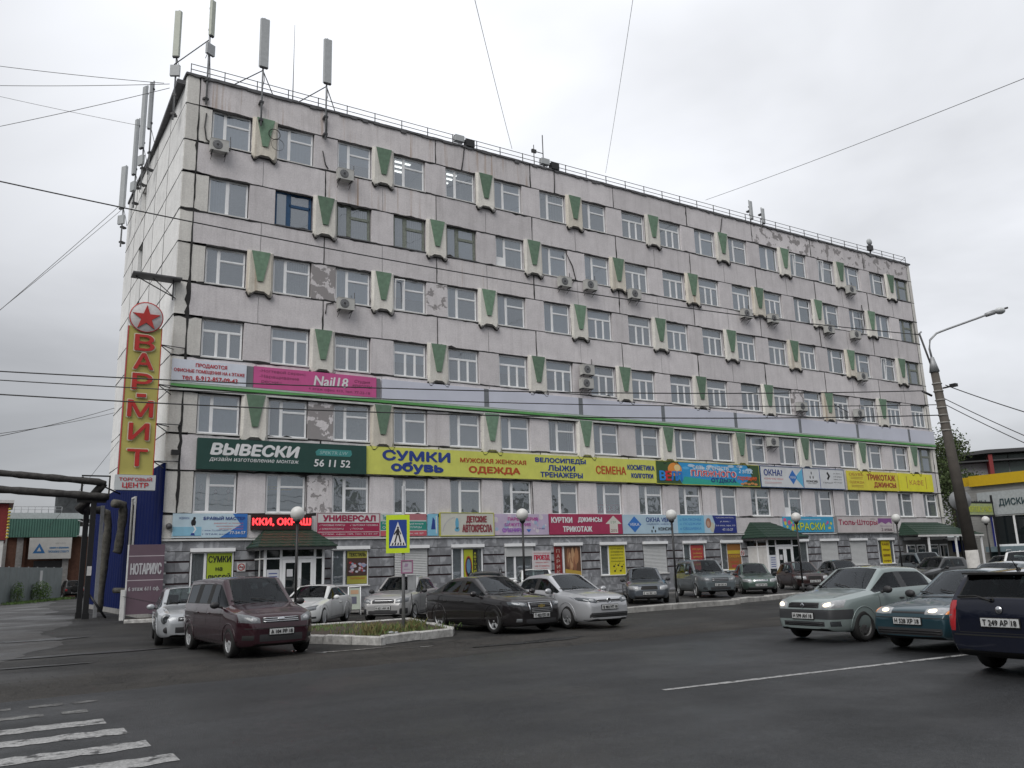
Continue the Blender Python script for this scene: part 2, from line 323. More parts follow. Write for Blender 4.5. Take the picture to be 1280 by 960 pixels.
G_patch=ground_mat('damp_dark_asphalt',(.009,.009,.009),(.014,.014,.014),3,.45,wet=.25)
G_lane=ground_mat('side_lane_asphalt',(.030,.0295,.029),(.042,.0405,.039),.5,.7,wet=.3,cracks=True)
G_line=ground_mat('worn_road_paint',(.03,.03,.03),(.25,.25,.248),5,.6,bump=.4,patch=1)
G_faint=ground_mat('faded_road_paint',(.030,.030,.030),(.15,.15,.145),2.2,.7,bump=.4)
G_soil=ground_mat('dark_soil',(.035,.026,.019),(.055,.042,.03),4,.95)
def sheet(name,pts,z,m,label=None):
    mb=MB(); mb.add([(x,y,z) for x,y in pts],[tuple(range(len(pts)))],m); return tag(mb.build(name),kind='structure')
sheet('ground',[(-700,-700),(700,-700),(700,900),(-700,900)],0,G_far)
def jag(x0,x1,yf,amp,step,seed):
    r=random.Random(seed); n=int((x1-x0)/step); return [(x0+(x1-x0)*i/n, yf(x0+(x1-x0)*i/n)+r.uniform(-amp,amp)) for i in range(n+1)]
up=jag(-40,45,lambda x:-21.7+.5*math.sin(x*.23)*.5,.10,.35,3)
sheet('road',[(-400,-60),(400,-60),(400,-21.5)]+up[::-1]+[(-400,-21.6)],.008,G_road)
ap=jag(-14,30,lambda x:-18.7+.6*math.sin(x*.31+1),.25,.5,5)
lo=jag(-14,30,lambda x:-22.0,.0,5,6)
sheet('road_shoulder',lo+ap[::-1],.004,G_apron)
def rough_poly(pts,depth,amp,seed):
    r=random.Random(seed)
    for _ in range(depth):
        q=[]
        for a,b in zip(pts,pts[1:]+pts[:1]):
            L=math.dist(a,b); k=min(L,12)*amp; q+=[a,((a[0]+b[0])/2+r.uniform(-k,k),(a[1]+b[1])/2+r.uniform(-k,k))]
        pts=q
    return pts
sheet('side_lane',rough_poly([(-16,-17.5),(-6.2,-16.0),(-4.4,-9),(-3.6,0.5),(-3.9,12),(-2.2,60),(6,120),(-20,120),(-30,10)],5,.09,4),.0045,G_lane)
# zebra and centre line as thin sheets
zb=MB(); rz=random.Random(4)
for k,(x1,y) in enumerate([(-4.55,-21.9),(-4.75,-22.85),(-4.95,-23.75),(-4.85,-24.85),(-4.72,-25.72),(-4.62,-26.72),(-4.5,-27.62),(-4.4,-28.55),(-4.4,-29.5),(-4.4,-30.4)]):
    w=.21 if k>2 else .13
    n=40; top=[(-9+(x1+9)*i/n,y+w+rz.uniform(-.05,.03)) for i in range(n+1)]; bot=[(-9+(x1+9)*i/n,y-w+rz.uniform(-.03,.05)) for i in range(n+1)]
    for i in range(n):
        if k==0 or (k<3 and rz.random()<.25): continue
        zb.add([(bot[i][0],bot[i][1],.013),(bot[i+1][0],bot[i+1][1],.013),(top[i+1][0],top[i+1][1],.013),(top[i][0],top[i][1],.013)],[(0,1,2,3)],G_line if k>2 else G_faint)
tag(zb.build('zebra_crossing'),kind='structure')
cl=MB(); n=220
for i in range(n):
    xa=1.7+i*.25; y=-27.62-.085*(xa-1.7)
    w=.06+rz.uniform(-.012,.012); cl.add([(xa,y-w,.013),(xa+.25,y-.02-w,.013),(xa+.25,y-.02+w,.013),(xa,y+w,.013)],[(0,1,2,3)],G_line)
tag(cl.build('centre_line'),kind='structure')
def blob(cx,cy,rx,ry,z,m,name,seed,n=36):
    r=random.Random(seed); ph=[r.uniform(0,6.28) for _ in range(4)]
    pts=[]
    for i in range(n):
        t=2*PI*i/n; k=1+.22*math.sin(2*t+ph[0])+.16*math.sin(3*t+ph[1])+.12*math.sin(5*t+ph[2])+.10*math.sin(9*t+ph[3])
        pts.append((cx+rx*k*math.cos(t),cy+ry*k*math.sin(t)))
    sheet(name,pts,z,m)
blob(4.4,-20.2,1.2,.22,.0165,G_patch,'asphalt_patch',1)
blob(5.3,-19.9,.7,.12,.0165,G_patch,'asphalt_patch',2)
blob(-4.0,-14.2,1.4,.35,.0165,G_patch,'asphalt_patch',3); blob(-4.9,-8.0,1.0,.5,.0165,G_patch,'asphalt_patch',8); blob(-5.2,-16.6,.8,.15,.0165,G_patch,'asphalt_patch',9)
M_puddle=mat('puddle_water',(.02,.02,.02),.03,var=0,spec=1)
blob(0.75,-18.6,.85,.10,.014,M_puddle,'puddle',4); blob(2.0,-19.2,.5,.04,.014,M_puddle,'puddle',5); blob(-.2,-17.7,.22,.1,.014,M_puddle,'puddle',6)
# loose stones on the worn shoulder
sb=MB(); rs=random.Random(9)
for i in range(2600):
    x=rs.uniform(-9,14)-abs(rs.gauss(0,2)); y=rs.gauss(-20.2,1.0) if rs.random()<.75 else rs.uniform(-22.5,-14); s=rs.uniform(.005,.015)
    if -21.9>y: continue
    sb.add([(x-s,y,.01),(x,y-s,.01),(x+s,y,.01),(x,y+s,.01),(x,y,.012+s*.9)],[(0,1,4),(1,2,4),(2,3,4),(3,0,4)],None)
sb.ms=[mat('pale_grit',(.05,.047,.043),.9,var=.4,scale=40)]; tag(sb.build('gravel'),'fine loose grit scattered along the worn edge of the road','gravel',kind='stuff')
# pavement strip at the foot of the building
sheet('pavement',[(-.4,-3.2),(56,-3.2),(56,.2),(-.4,.2)],.10,G_lane)
kp=MB(); kp.box(-.4,56,-3.3,-3.2,0,.105,M_conc); tag(kp.build('pavement_edge'),kind='structure')

# ================= THE OFFICE BUILDING =================
A=[22.93-3.378*k for k in range(6)]; B=[a-1.813 for a in A]
W0=lambda i:.64+3.03*i; WW=1.8
J=lambda b:.025+6.06*b
bld=empty('office_building',(0,0,0),0,'long grey six storey panel building with green wedge pilasters and a marble ground floor','office building')
g=.022; TH=.30
def panel(x0,x1,z0,z1,m=None,y=0,name='wall_panel',par=bld):
    me=unitbox(x1-x0-2*g,TH,z1-z0-2*g,m or M_panel)
    return place(name,me,par,(x0+g,y+random.uniform(-.006,.006),z0+g))
ends=[J(b) for b in range(10)]; ends[9]=54.08
# parapet + spandrels, one per bay
for b in range(9):
    panel(ends[b],ends[b+1],A[0],24.38,M_panel_rust if b in (0,1,2) else (M_panel_peel if b in(6,7,8) else M_panel))
    for k in range(5): panel(ends[b],ends[b+1],A[k+1],B[k],M_panel_rust if (b,k) in ((1,0),(2,1)) else None)
    panel(ends[b],ends[b+1],3.2,B[5])
peelset={(2,3),(3,13),(3,12),(5,1)}
for k in range(6):
    panel(ends[0],W0(0),B[k],A[k],M_panel_cream)
    panel(W0(17)+WW,ends[9],B[k],A[k],M_panel_cream)
    for i in range(17):
        isV = (k in (0,2,4) and i%2==0) or (k in (1,3) and i%2==1)
        m=M_panel_peel if (k,i) in peelset else (M_panel_bare if (k,i) in ((2,1),(4,1)) else None)
        panel(W0(i)+WW,W0(i+1),B[k],A[k],m,.03 if isV else 0)
# corner strips
zs=[24.38]+sum([[A[k],B[k]] for k in range(6)],[])+[3.2]
for a,b in zip(zs[:-1],zs[1:]):
    panel(-.54,ends[0],b,a,M_panel_cream); panel(ends[9],54.5,b,a,M_panel_cream)
# pilasters with a green wedge
def pil_mesh(m):
    mb=MB(); o=[(-.60,.08),(-.60,-1.93),(-.50,-2.10),(-.42,-2.10),(-.27,-1.93),(.27,-1.93),(.42,-2.10),(.50,-2.10),(.60,-1.93),(.60,.08)]
    q=[(-.47,.02),(-.50,-1.75),(-.44,-1.98),(-.38,-2.0),(-.24,-1.86),(.24,-1.86),(.38,-2.0),(.44,-1.98),(.50,-1.75),(.47,.02)]
    n=len(o); V=[(x,.02,z) for x,z in o]+[(x,-.02,z) for x,z in o]+[(x,-.14,z) for x,z in q]+[(-.43,-.15,.0),(.43,-.15,.0),(.13,-.12,-1.42),(-.13,-.12,-1.42),(0,-.13,-1.74)]
    F=[(i,(i+1)%n,n+(i+1)%n,n+i) for i in range(n)]+[(n+i,n+(i+1)%n,2*n+(i+1)%n,2*n+i) for i in range(n)]
    a,b,c,d,e=3*n,3*n+1,3*n+2,3*n+3,3*n+4; Q=lambda i:2*n+i
    F+=[(Q(0),Q(1),d,a),(Q(9),b,c,Q(8)),(Q(0),a,b,Q(9)),(a,d,c,b),(d,Q(1),Q(2),Q(3),e),(c,e,Q(6),Q(7),Q(8)),(e,Q(3),Q(4)),(e,Q(4),Q(5)),(e,Q(5),Q(6)),(d,e,c)]
    mb.add(V,F,m); me=mb.mesh('pilaster')
    bm=bmesh.new(); bm.from_mesh(me); bmesh.ops.recalc_face_normals(bm,faces=bm.faces); bm.to_mesh(me); bm.free(); return me
PM=[pil_mesh(M_pil),pil_mesh(M_pilrust)]
GM=MB().poly([(-.425,.035),(-.125,-1.40),(.125,-1.40),(.425,.035)],-.185,-.10,M_green).mesh('wedge')
for k in (0,1,2,3,4):
    for i in range(17):
        if (i%2==0)==(k in (0,2,4)):
            cx=W0(i)+WW+.615
            p=place('pilaster',PM[1] if random.random()<.25 or (k,i)==(0,0) else PM[0],bld,(cx,-.0,A[k]+.02))
            place('green_wedge',GM,p)
            r=random.Random(i*7+k); pts=[(-.62,-1.93),(-.52,-2.13),(-.40,-2.13),(-.25,-1.97),(.25,-1.97),(.40,-2.13),(.52,-2.13),(.62,-1.93)]
            tarnotch=MB()
            for a,b in zip(pts[:-1],pts[1:]):
                t=r.uniform(.02,.045); tarnotch.add([(cx+a[0],-.155,A[k]+.02+a[1]),(cx+b[0],-.155,A[k]+.02+b[1]),(cx+b[0],-.155,A[k]+.02+b[1]-t),(cx+a[0],-.155,A[k]+.02+a[1]-t),(cx+a[0],-.0,A[k]+.02+a[1]-t),(cx+b[0],-.0,A[k]+.02+b[1]-t)],[(0,3,2,1),(3,4,5,2)],M_tar)
            tarnotch.build('sealant_line',bld)
# jagged tar sealing along the joints
def seam(p0,p1,w,seed,step=.28,y=-.012):
    r=random.Random(seed); L=math.hypot(p1[0]-p0[0],p1[1]-p0[1]); n=max(2,int(L/step)); mb=MB(); dx,dz=(p1[0]-p0[0])/L,(p1[1]-p0[1])/L
    nx,nz=-dz,dx; a=[];b=[]
    ph=r.uniform(0,6)
    for i in range(n+1):
        t=L*i/n; o=r.uniform(-.008,.008); heavy=.62+.30*math.sin(t*.9+ph)+.25*math.sin(t*2.3+ph*2)+(.35 if L>20 and t<14 else 0); heavy=max(.22,heavy); wa=heavy*w*r.uniform(.45,1.15)*(1.9 if r.random()<.07 else 1); wb=heavy*w*r.uniform(.45,1.15)*(2.1 if r.random()<.07 else 1)
        x,z=p0[0]+dx*t,p0[1]+dz*t; a.append((x+nx*(o+wa),z+nz*(o+wa))); b.append((x+nx*(o-wb),z+nz*(o-wb)))
    V=[(x,y,z) for x,z in a]+[(x,y,z) for x,z in b]+[(x,.02,z) for x,z in a]+[(x,.02,z) for x,z in b]; n+=1
    F=[]
    for i in range(n-1): F+=[(i,n+i,n+i+1,i+1),(i,i+1,2*n+i+1,2*n+i),(n+i+1,n+i,3*n+i,3*n+i+1)]
    mb.add(V,F,M_tar); return mb
for k in range(6):
    seam((-.54,A[k]),(54.5,A[k]),.046,k).build('sealant_line',bld)
    seam((-.54,B[k]),(54.5,B[k]),.056,k+20).build('sealant_line',bld)
vs=bld
def addseam(mb,s):
    s.build('vertical_sealant',mb); return
    b=len(mb.v); mb.v+=s.v; mb.f+=[tuple(i+b for i in f) for f in s.f]; mb.m+=[0]*len(s.f); mb.sm+=s.sm; mb.ms=s.ms
for b in range(1,9):
    for z1,z0 in [(24.38,A[0])]+[(B[k],A[k+1]) for k in range(5)]: addseam(vs,seam((J(b),z0),(J(b),z1),.038,b*9+int(z0),y=-.015))
addseam(vs,seam((ends[0],3.3),(ends[0],24.3),.055,77,y=-.015)); addseam(vs,seam((ends[9],3.3),(ends[9],24.3),.022,78,y=-.015))
for i in range(18):
    for k in range(6):
        if (i*5+k*3)%4==0: addseam(vs,seam((W0(i)+WW+.02,B[k]+.02),(W0(i)+WW+.02,A[k]-.02),.018,i+k*20+300,y=-.015))
for b in (0,):
    for k in range(6):
        seam((-.54,A[k]),(W0(0),A[k]),.06,900+k).build('sealant_line',bld); seam((-.54,B[k]),(.3,B[k]),.07,930+k).build('sealant_line',bld)
cc=MB(); cr=random.Random(5)
for b in range(9):
    x=W0(2*b)+WW+.6
    for k in range(5):
        if k in(0,2,4) or True:
            z1=B[k]-(.3 if k in(0,2,4) else 0); pts=[(x+cr.uniform(-.01,.01),-.008,z1-(z1-A[k+1])*i/6) for i in range(7)]; cc.tube(pts,.008,4,M_tin)
cc.build('mid_panel_crack',bld)
# ---- core: floors, rear wall, side walls, roof
core=MB()
for k in range(6): core.box(-.2,54.2,.32,4.0,B[k]-1.35 if k<5 else 2.95,B[k]-.25,M_slab)
core.box(-.2,54.2,.32,15.4,23.1,23.5,M_slab); core.box(-.2,54.2,4.0,4.2,0,23.1,M_roomw)
core.box(54.2,54.45,.31,15.4,0,24.3,M_panel); core.box(-.9,54.4,15.45,15.75,0,24.36,M_panel)
for b in range(10): core.box(max(-.2,J(b)-.1),min(54.2,J(b)+.1),.33,4,0,23.05,M_roomw)
core.build('inner_wall',bld)
rf=MB(); rf.box(-.95,54.45,.31,15.5,24.0,24.2,M_tin); rf.build('roof',bld)
fl=MB(); fr=random.Random(3); n=180
for i in range(n):
    x0=-.62+55.2*i/n; x1=-.62+55.2*(i+1)/n; d=fr.uniform(.02,.10)*(1.8 if fr.random()<.06 else 1); fl.box(x0,x1,-.07-fr.uniform(0,.02),.42,24.38-d,24.44+fr.uniform(0,.015),M_tin)
fl.build('roof_flashing',bld)
# ---- side wall, turned 1.8 degrees
SW=empty('side_wall',(-1.06,16.0,0),-PI/2+math.radians(1.8)); SW.parent=bld
LS=16.0
cols=[(0,3.2),(3.2,5.2),(5.2,6.5),(6.5,9.4),(9.4,12.6),(12.6,LS-.02)]
for a,b in zip(zs[:-1],zs[1:]):
    lower=a in A
    for ci,(x0,x1) in enumerate(cols):
        if ci==2 and lower: continue
        me=unitbox(x1-x0-2*g,TH,a-b-2*g,M_side); place('side_panel',me,SW,(x0+g,random.uniform(-.005,.005),b+g))
for z in zs[1:-1]: seam((0,z),(LS,z),.03,int(z*10)).build('sealant_line',SW)
sv=SW
for x in (3.2,6.5,9.4,12.6): addseam(sv,seam((x,3.3),(x,24.3),.012,int(x*9)))
sb=MB(); sb.box(0,LS-.3,.31,.5,0,24.3,M_side); sb.build('inner_side_wall',SW)
sp=MB(); sp.box(0,LS,0,.3,0,3.2,M_side); sp.build('side_plinth',SW)
nn=80
fl2=MB()
for i in range(nn): fl2.box(LS*i/nn,LS*(i+1)/nn,-.08,.4,24.38-fr.uniform(.03,.12),24.44,M_tin)
fl2.build('roof_flashing',SW)
# ---- windows
def bars(mb,rects,y0,y1,m):
    for (x0,x1,z0,z1) in rects: mb.box(x0,x1,y0,y1,z0,z1,m)
H=1.813; wx0,wx1,wz0,wz1=.03,WW-.03,.06,H-.03
def wtype(kind,m):
    t=.055; mb=MB(); X0,X1,Z0,Z1=wx0,wx1,wz0,wz1
    fr=[(X0,X0+t,Z0,Z1),(X1-t,X1,Z0,Z1),(X0+t,X1-t,Z0,Z0+t),(X0+t,X1-t,Z1-t,Z1)]; panes=[]
    a,b,c,d=X0+t,X1-t,Z0+t,Z1-t
    if kind=='L':   # narrow casement left, transom over a wide light right
        mx=a+.52; fr+=[(mx-.05,mx+.05,c,d),(mx+.05,b,c+1.07,c+1.13)]; panes=[(a,mx-.05,c,d),(mx+.05,b,c,c+1.07),(mx+.05,b,c+1.13,d)]
    elif kind=='T':
        zt=c+1.10; fr+=[(a,b,zt,zt+.08)]; m1=a+(b-a)*.36; m2=a+(b-a)*.68; fr+=[(m1-.04,m1+.04,c,zt),(m2-.04,m2+.04,c,zt)]
        panes=[(a,b,zt+.08,d),(a,m1-.04,c,zt),(m1+.04,m2-.04,c,zt),(m2+.04,b,c,zt)]
    elif kind=='2':
        mx=(a+b)/2-.05; fr+=[(mx-.06,mx+.06,c,d)]; panes=[(a,mx-.06,c,d),(mx+.06,b,c,d)]
    elif kind=='O':
        mx=a+.55; fr+=[(mx-.06,mx+.06,c,d),(mx+.06,b,c+1.0,c+1.12),(mx+.06,mx+.12,c,d),(b-.05,b,c,d)]; panes=[(a,mx-.06,c,d),(mx+.12,b-.05,c,c+1.0),(mx+.12,b-.05,c+1.12,d)]
    bars(mb,fr,.13,.20,m)
    # inner sash lip
    for (x0,x1,z0,z1) in panes:
        s=.022
        bars(mb,[(x0,x0+s,z0,z1),(x1-s,x1,z0,z1),(x0+s,x1-s,z0,z0+s),(x0+s,x1-s,z1-s,z1)],.145,.19,m)
    pm=[MB().add([(x0,.165,z0),(x1,.165,z0),(x1,.165,z1),(x0,.165,z1)],[(0,1,2,3)],M_glass).mesh('pane') for (x0,x1,z0,z1) in panes]
    return mb.mesh('window'),pm
WT={}
def wget(kind,m):
    if (kind,m.name) not in WT: WT[(kind,m.name)]=wtype(kind,m)
    return WT[(kind,m.name)]
sill=MB().box(.0,WW,-.05,.13,.0,.055,M_white2).mesh('sill'); sill_t=MB().box(.0,WW,-.04,.13,.0,.05,M_tin).mesh('sill')
def curtain(m,x0,x1,z0,z1,seed,amp=.035,waves=14,y=.30):
    r=random.Random(seed); mb=MB(); n=waves*4; V=[];F=[]; ph=r.uniform(0,6)
    for i in range(n+1):
        t=i/n; x=x0+(x1-x0)*t; yy=y+amp*math.sin(t*waves*2*PI+ph+.8*math.sin(t*9+ph))*(.7+.3*math.sin(t*5))
        V+=[(x,yy,z0),(x,yy,z1)]
    for i in range(n): F.append((2*i,2*i+2,2*i+3,2*i+1))
    mb.add(V,F,m,True); return mb.mesh('curtain')
CU={'w':curtain(M_blind,.05,1.75,.08,1.78,1,.008,10),'c':curtain(M_blind2,.05,1.75,.08,1.78,2),'l':curtain(M_curt,.05,1.75,.08,1.78,3,.03,9),
 'hl':curtain(M_blind,.05,.8,.08,1.78,4,.01,6),'hr':curtain(M_blind2,.95,1.75,.08,1.78,5,.04,6),'t':curtain(M_teal,.05,1.75,.08,1.78,6,.008,8),
 'b':curtain(M_blind,.05,1.75,.8,1.78,7,.004,3),'s':None}
sc=MB()
for q in (.05,.18,.31,1.40,1.53,1.66): 
    sc.add([(q,.29,.08),(q+.1,.33,.08),(q+.1,.33,1.78),(q,.29,1.78)],[(0,1,2,3)],M_curt)
CU['s']=sc.mesh('curtain')
kinds=["LLLLLLLLTTLL2LLLLO","2BOOOPLLTTTTTLLL2O","LLLLLLLTTTTTTTLLLO","TTTTTTTTTTTTTTTTTT","LLLLLLLLLLLLLLLLLO","LLLLLLLLLLLLPLLLLL"]
curts=["wwbn.wlnnnwnwtlwlt","..cc.tw..t..wt.wwt","......w..w.t..tw.t","..c...........s...","w.l...s...n.n.....","ttsslsn.lc.tnnsnnn"]
for k in range(6):
    for i in range(18):
        kd=kinds[k][i]; m=M_white; kk=kd
        if kd=='O': m=M_old
        if kd=='B': m,kk=M_bluef,'O'
        if kd=='P': kk='L'
        fm,pms=wget(kk,m); w=place('window',fm,bld,(W0(i),0,B[k]))
        for pm in pms: place('pane',pm,w)
        place('sill',sill_t if kd in 'OB' else sill,w)
        c=curts[k][i]; key={'w':'w','b':'b','l':'l','c':'c','t':'t','s':'s'}.get(c)
        if key is None:
            q=random.Random(k*31+i).random(); key='hl' if q<.15 else ('hr' if q<.26 else ('b' if q<.42 else ('c' if q<.46 else ('w' if q<.74 else ('l' if q<.90 else None)))))
            if c=='n': key=None
        if key: place('curtain',CU[key],w)
        if kd=='P': place('infill_panel',unitbox(.5,.02,.5,M_white),w,(.1,.14,.12))
# a few casements standing ajar
ajar=MB(); ajar.box(0,.5,-.02,.02,0,.05,M_white); ajar.box(0,.5,-.02,.02,1.55,1.6,M_white); ajar.box(0,.05,-.02,.02,.05,1.55,M_white); ajar.box(.45,.5,-.02,.02,.05,1.55,M_white); ajm=ajar.mesh('open_sash')
for k,i in ((2,3),(0,14),(0,13),(2,16)):
    o=place('open_sash',ajm,bld,(W0(i)+.10,.14,B[k]+.1),(math.radians(5),0,math.radians(-9)))
# side windows
fm,pms=wget('O',M_old)
for k in range(1,5):
    w=place('window',fm,SW,(5.2-.25,0,B[k])); w.scale=(.86,1,1)
    for pm in pms: place('pane',pm,w)
# ceiling lights seen through three windows
M_lamp=mat('fluorescent_tube',(1,.98,.92),.5,var=0,emis=2.2)
for x in (7.2,10.4,13.2):
    for j in range(3): place('ceiling_light',unitbox(1.1,.12,.04,M_lamp),bld,(x-.4,.9+j*.5,23.02))
# ================= ground floor =================
# ledge
lg=MB(); lg.box(-.54,54.5,-.09,.0,3.12,3.19,M_white2); lg.build('ledge',bld)
band=[1.83+.46,1.83,1.83-.44]
def tiles(x0,x1,z0,z1,nx,name='marble_slab'):
    w=(x1-x0)/nx
    for i in range(nx): place(name,unitbox(w-.008,.12,z1-z0-.008,M_marb),bld,(x0+i*w+.004,random.uniform(-.004,.004),z0+.004))
gw=[i for i in range(18)]
skip={1,2-1,11}
x=-.54
for i in range(-1,18):
    x0=-.5 if i<0 else W0(i)+WW; x1=W0(i+1) if i<17 else 54.5
    nx=max(1,round((x1-x0)/.62))
    hs=[.1,.55,1.0,1.36]
    for a,b in zip(hs[:-1],hs[1:]): tiles(x0,x1,a,b,nx)
    for zc0,zc1 in ((1.43,1.80),(1.87,2.24),(2.31,2.68)): tiles(x0,x1,zc0,zc1,nx)
    for z in (1.36,1.80,2.24): MB().box(x0,x1,.05,.10,z,z+.07,M_redband).build('red_band',bld)
for i in range(18):
    x0,x1=W0(i),W0(i)+WW
    if i in (1,11): continue
    tiles(x0,x1,.1,.55,3); tiles(x0,x1,.55,1.0,3)
n=66
for j in range(n):
    xx=-.5+55*j/n; tiles(xx,xx+55/n,2.70,3.1,1)
bk=MB(); bk.box(-.5,54.4,.121,.3,0,1.0,M_conc)
for i in range(-1,18):
    x0=-.5 if i<0 else W0(i)+WW; x1=W0(i+1) if i<17 else 54.4
    bk.box(x0,x1,.121,.3,1.0,2.72,M_conc)
bk.box(-.5,54.4,.121,.3,2.72,3.2,M_conc); bk.build('rear_masonry',bld)
M_shut=mat('roller_shutter',(.50,.51,.51),.55,var=.06)
shutm=MB()
for j in range(22): shutm.add([(0,.03,j*.077),(WW-.1,.03,j*.077),(WW-.1,.015,j*.077+.04),(0,.015,j*.077+.04),(WW-.1,.03,j*.077+.077),(0,.03,j*.077+.077)],[(0,1,2,3),(3,2,4,5)],M_shut)
SHm=shutm.mesh('roller_shutter')
def gwindow(i,closed=False,half=0,right=.0):
    x0=W0(i); w=empty('ground_window',(x0,0,1.0)); w.parent=bld
    mb=MB(); t=.06; X0,X1,Z0,Z1=.03,WW-.03,.04,1.66
    place('shutter_box',unitbox(WW,.2,.15,M_white),w,(0,-.14,1.66)); place('sill',unitbox(WW+.06,.12,.05,M_white2),w,(-.03,-.07,0))
    if closed: place('roller_shutter',SHm,w,(.05,0,0)); return w
    mx=.62; bars(mb,[(X0,X0+t,Z0,Z1),(X1-t,X1,Z0,Z1),(X0+t,X1-t,Z0,Z0+t),(X0+t,X1-t,Z1-t,Z1),(mx-.05,mx+.05,Z0+t,Z1-t)],.02,.09,M_white); mb.build('frame',w)
    for a,b in ((X0+t,mx-.05),(mx+.05,X1-t)): MB().add([(a,.06,Z0+t),(b,.06,Z0+t),(b,.06,Z1-t),(a,.06,Z1-t)],[(0,1,2,3)],M_glass).build('pane',w)
    if half: place('roller_shutter',unitbox(WW-.1,.02,half,M_shut),w,(.05,-.02,1.66-half))
    return w
for i in range(18):
    if i in (1,11): continue
    w=gwindow(i,closed=i in (3,8,13,14),half=.5 if i==5 else 0)
    if i in (0,2,4,9): 
        place('curtain',CU['hl'] if i!=0 else CU['s'],w,(0,0,.0))
# ================= SIGNS =================
def C(r,gc,b): return (r,gc,b)
INK={}
def ink(c,emis=0):
    k=(c,emis)
    if k not in INK: INK[k]=mat('print_%d'%len(INK),c,.55,var=.08 if not emis else 0,scale=1.7,emis=emis,streak=0 if emis else .22,scol=tuple(x*.6+.04 for x in c),bump=0 if emis else .25,bscale=2.5)
    return INK[k]
WHT=(.72,.73,.74);RED=(.50,.02,.03);DBL=(.02,.05,.25);BLU=(.03,.16,.50);YEL=(.62,.64,.13);BLK=(.012,.012,.014);PNK=(.60,.07,.24);GRN=(.02,.25,.10);CRI=(.33,.02,.07);CYA=(.12,.45,.68)
def board(name,x0,x1,z0,z1,col,label,cat='shop sign',group=None,depth=.10,y=-.0,frame=None,rot=0,lean=0):
    r=empty(name,(x0,y,z0),rot,label,cat,group); w,h=x1-x0,z1-z0
    MB().box(0,w,-depth,-.005,0,h,ink(col)).build('board',r)
    if frame:
        mb=MB(); t=.035; bars(mb,[(-t,0,-t,h+t),(w,w+t,-t,h+t),(0,w,-t,0),(0,w,h,h+t)],-depth-.015,-.004,ink(frame)); mb.build('frame',r)
    r['w']=w; r['h']=h; r['d']=depth
    return r
def T(r,s,x0,x1,z0,z1,col,bold=.02,shear=0,emis=0,thick=0):
    return text(s,x0,x1,z0,z1,ink(col,emis),r,-r['d']-.006-thick,bold,shear,thick)
def patchr(r,x0,x1,z0,z1,col,name='printed_field',y=.003):
    return MB().box(x0,x1,-r['d']-y,-r['d']+.0,z0,z1,ink(col)).build(name,r)
def shape(r,pts,col,name='printed_shape',y=.004):
    return MB().add([(p[0],-r['d']-y,p[1]) for p in pts],[tuple(range(len(pts)))],ink(col)).build(name,r)
def circ(cx,cz,rx,rz=None,n=24,a0=0,a1=2*PI): rz=rz or rx; return [(cx+rx*math.cos(a0+(a1-a0)*i/n),cz+rz*math.sin(a0+(a1-a0)*i/n)) for i in range(n)]
def star(cx,cz,R,r0=.382): return [(cx+(R if i%2==0 else R*r0)*math.sin(PI*i/5),cz+(R if i%2==0 else R*r0)*math.cos(PI*i/5)) for i in range(10)][::-1]
def starmesh(cx,cz,R,y0,y1,m):
    P=star(cx,cz,R); mb=MB(); V=[(p[0],y0,p[1]) for p in P]+[(p[0],y1,p[1]) for p in P]+[(cx,y0,cz)]; n=10
    F=[(i,(i+1)%n,20) for i in range(n)]+[(i,i+n,(i+1)%n+n,(i+1)%n) for i in range(n)]; mb.add(V,F,m); return mb
# upper band (between 4th and 5th floor)
Y1=-.16
r=board('sale_sign',-.5,2.60,9.80,10.78,(.66,.70,.78),'pale rectangular sign in red lettering at the left end of the light band','sign',depth=.14,y=-.02)
T(r,'ПРОДАЮТСЯ',.95,2.25,.66,.85,RED,.03); T(r,'ОФИСНЫЕ ПОМЕЩЕНИЯ НА 6 ЭТАЖЕ',.08,3.02,.40,.58,RED,.02); T(r,'тел. 8-912-857-09-43',.42,2.72,.10,.30,RED,.03)
r=board('nail_studio_sign',2.92,8.75,9.80,10.78,(.55,.09,.27),'bright pink banner with white Nail18 lettering beside the sale sign','sign',depth=.14,y=-.02)
T(r,'-Ногтевой сервис',.25,2.35,.70,.88,(.16,.03,.08),0); T(r,'-Наращивание',.25,2.05,.45,.63,(.16,.03,.08),0); T(r,'ресниц',.35,1.25,.20,.36,(.16,.03,.08),0)
T(r,'Nail18',2.75,4.40,.34,.80,WHT,.03,.15); T(r,'Студия',4.72,5.5,.60,.78,(.10,.02,.05),.01,.2); T(r,'красоты',4.62,5.6,.36,.55,(.10,.02,.05),.01,.2); T(r,'4 этаж офис 410, тел. 77-22-18',2.5,5.5,.08,.24,(.16,.03,.08),0)
r=empty('blank_fascia',(0,-.02,0),0,'long blank pale lilac light band with a green stripe across the facade','fascia')
M_lil=mat('lilac_lightbox',(.58,.60,.69),.4,var=.05,scale=.8); M_lime=mat('lime_stripe',(.10,.33,.09),.45,var=.15,scale=2); M_gp=mat('grey_divider',(.17,.185,.20),.6)
xs=[2.62+6.06*b for b in range(9)]
for b in range(9):
    MB().box(xs[b],xs[b]+.29,-.10,0,9.78,10.76,M_gp).build('divider',r)
    if b>0:
        x0=xs[b]+.30; x1=xs[b+1] if b<8 else 54.4
        if b==1: x0=9.06
        MB().box(x0,x1-.01,-.13,0,9.80,10.75,M_lil).build('light_panel',r)
MB().box(-.52,54.4,-.17,0,9.58,9.69,M_lime).build('green_stripe',r)
MB().box(-.52,54.4,-.145,0,9.705,9.785,mat('pale_green_strip',(.40,.47,.42),.5)).build('pale_strip',r)
MB().box(-.52,54.4,-.12,-.02,9.43,9.52,M_white2).build('cable_tray',r)
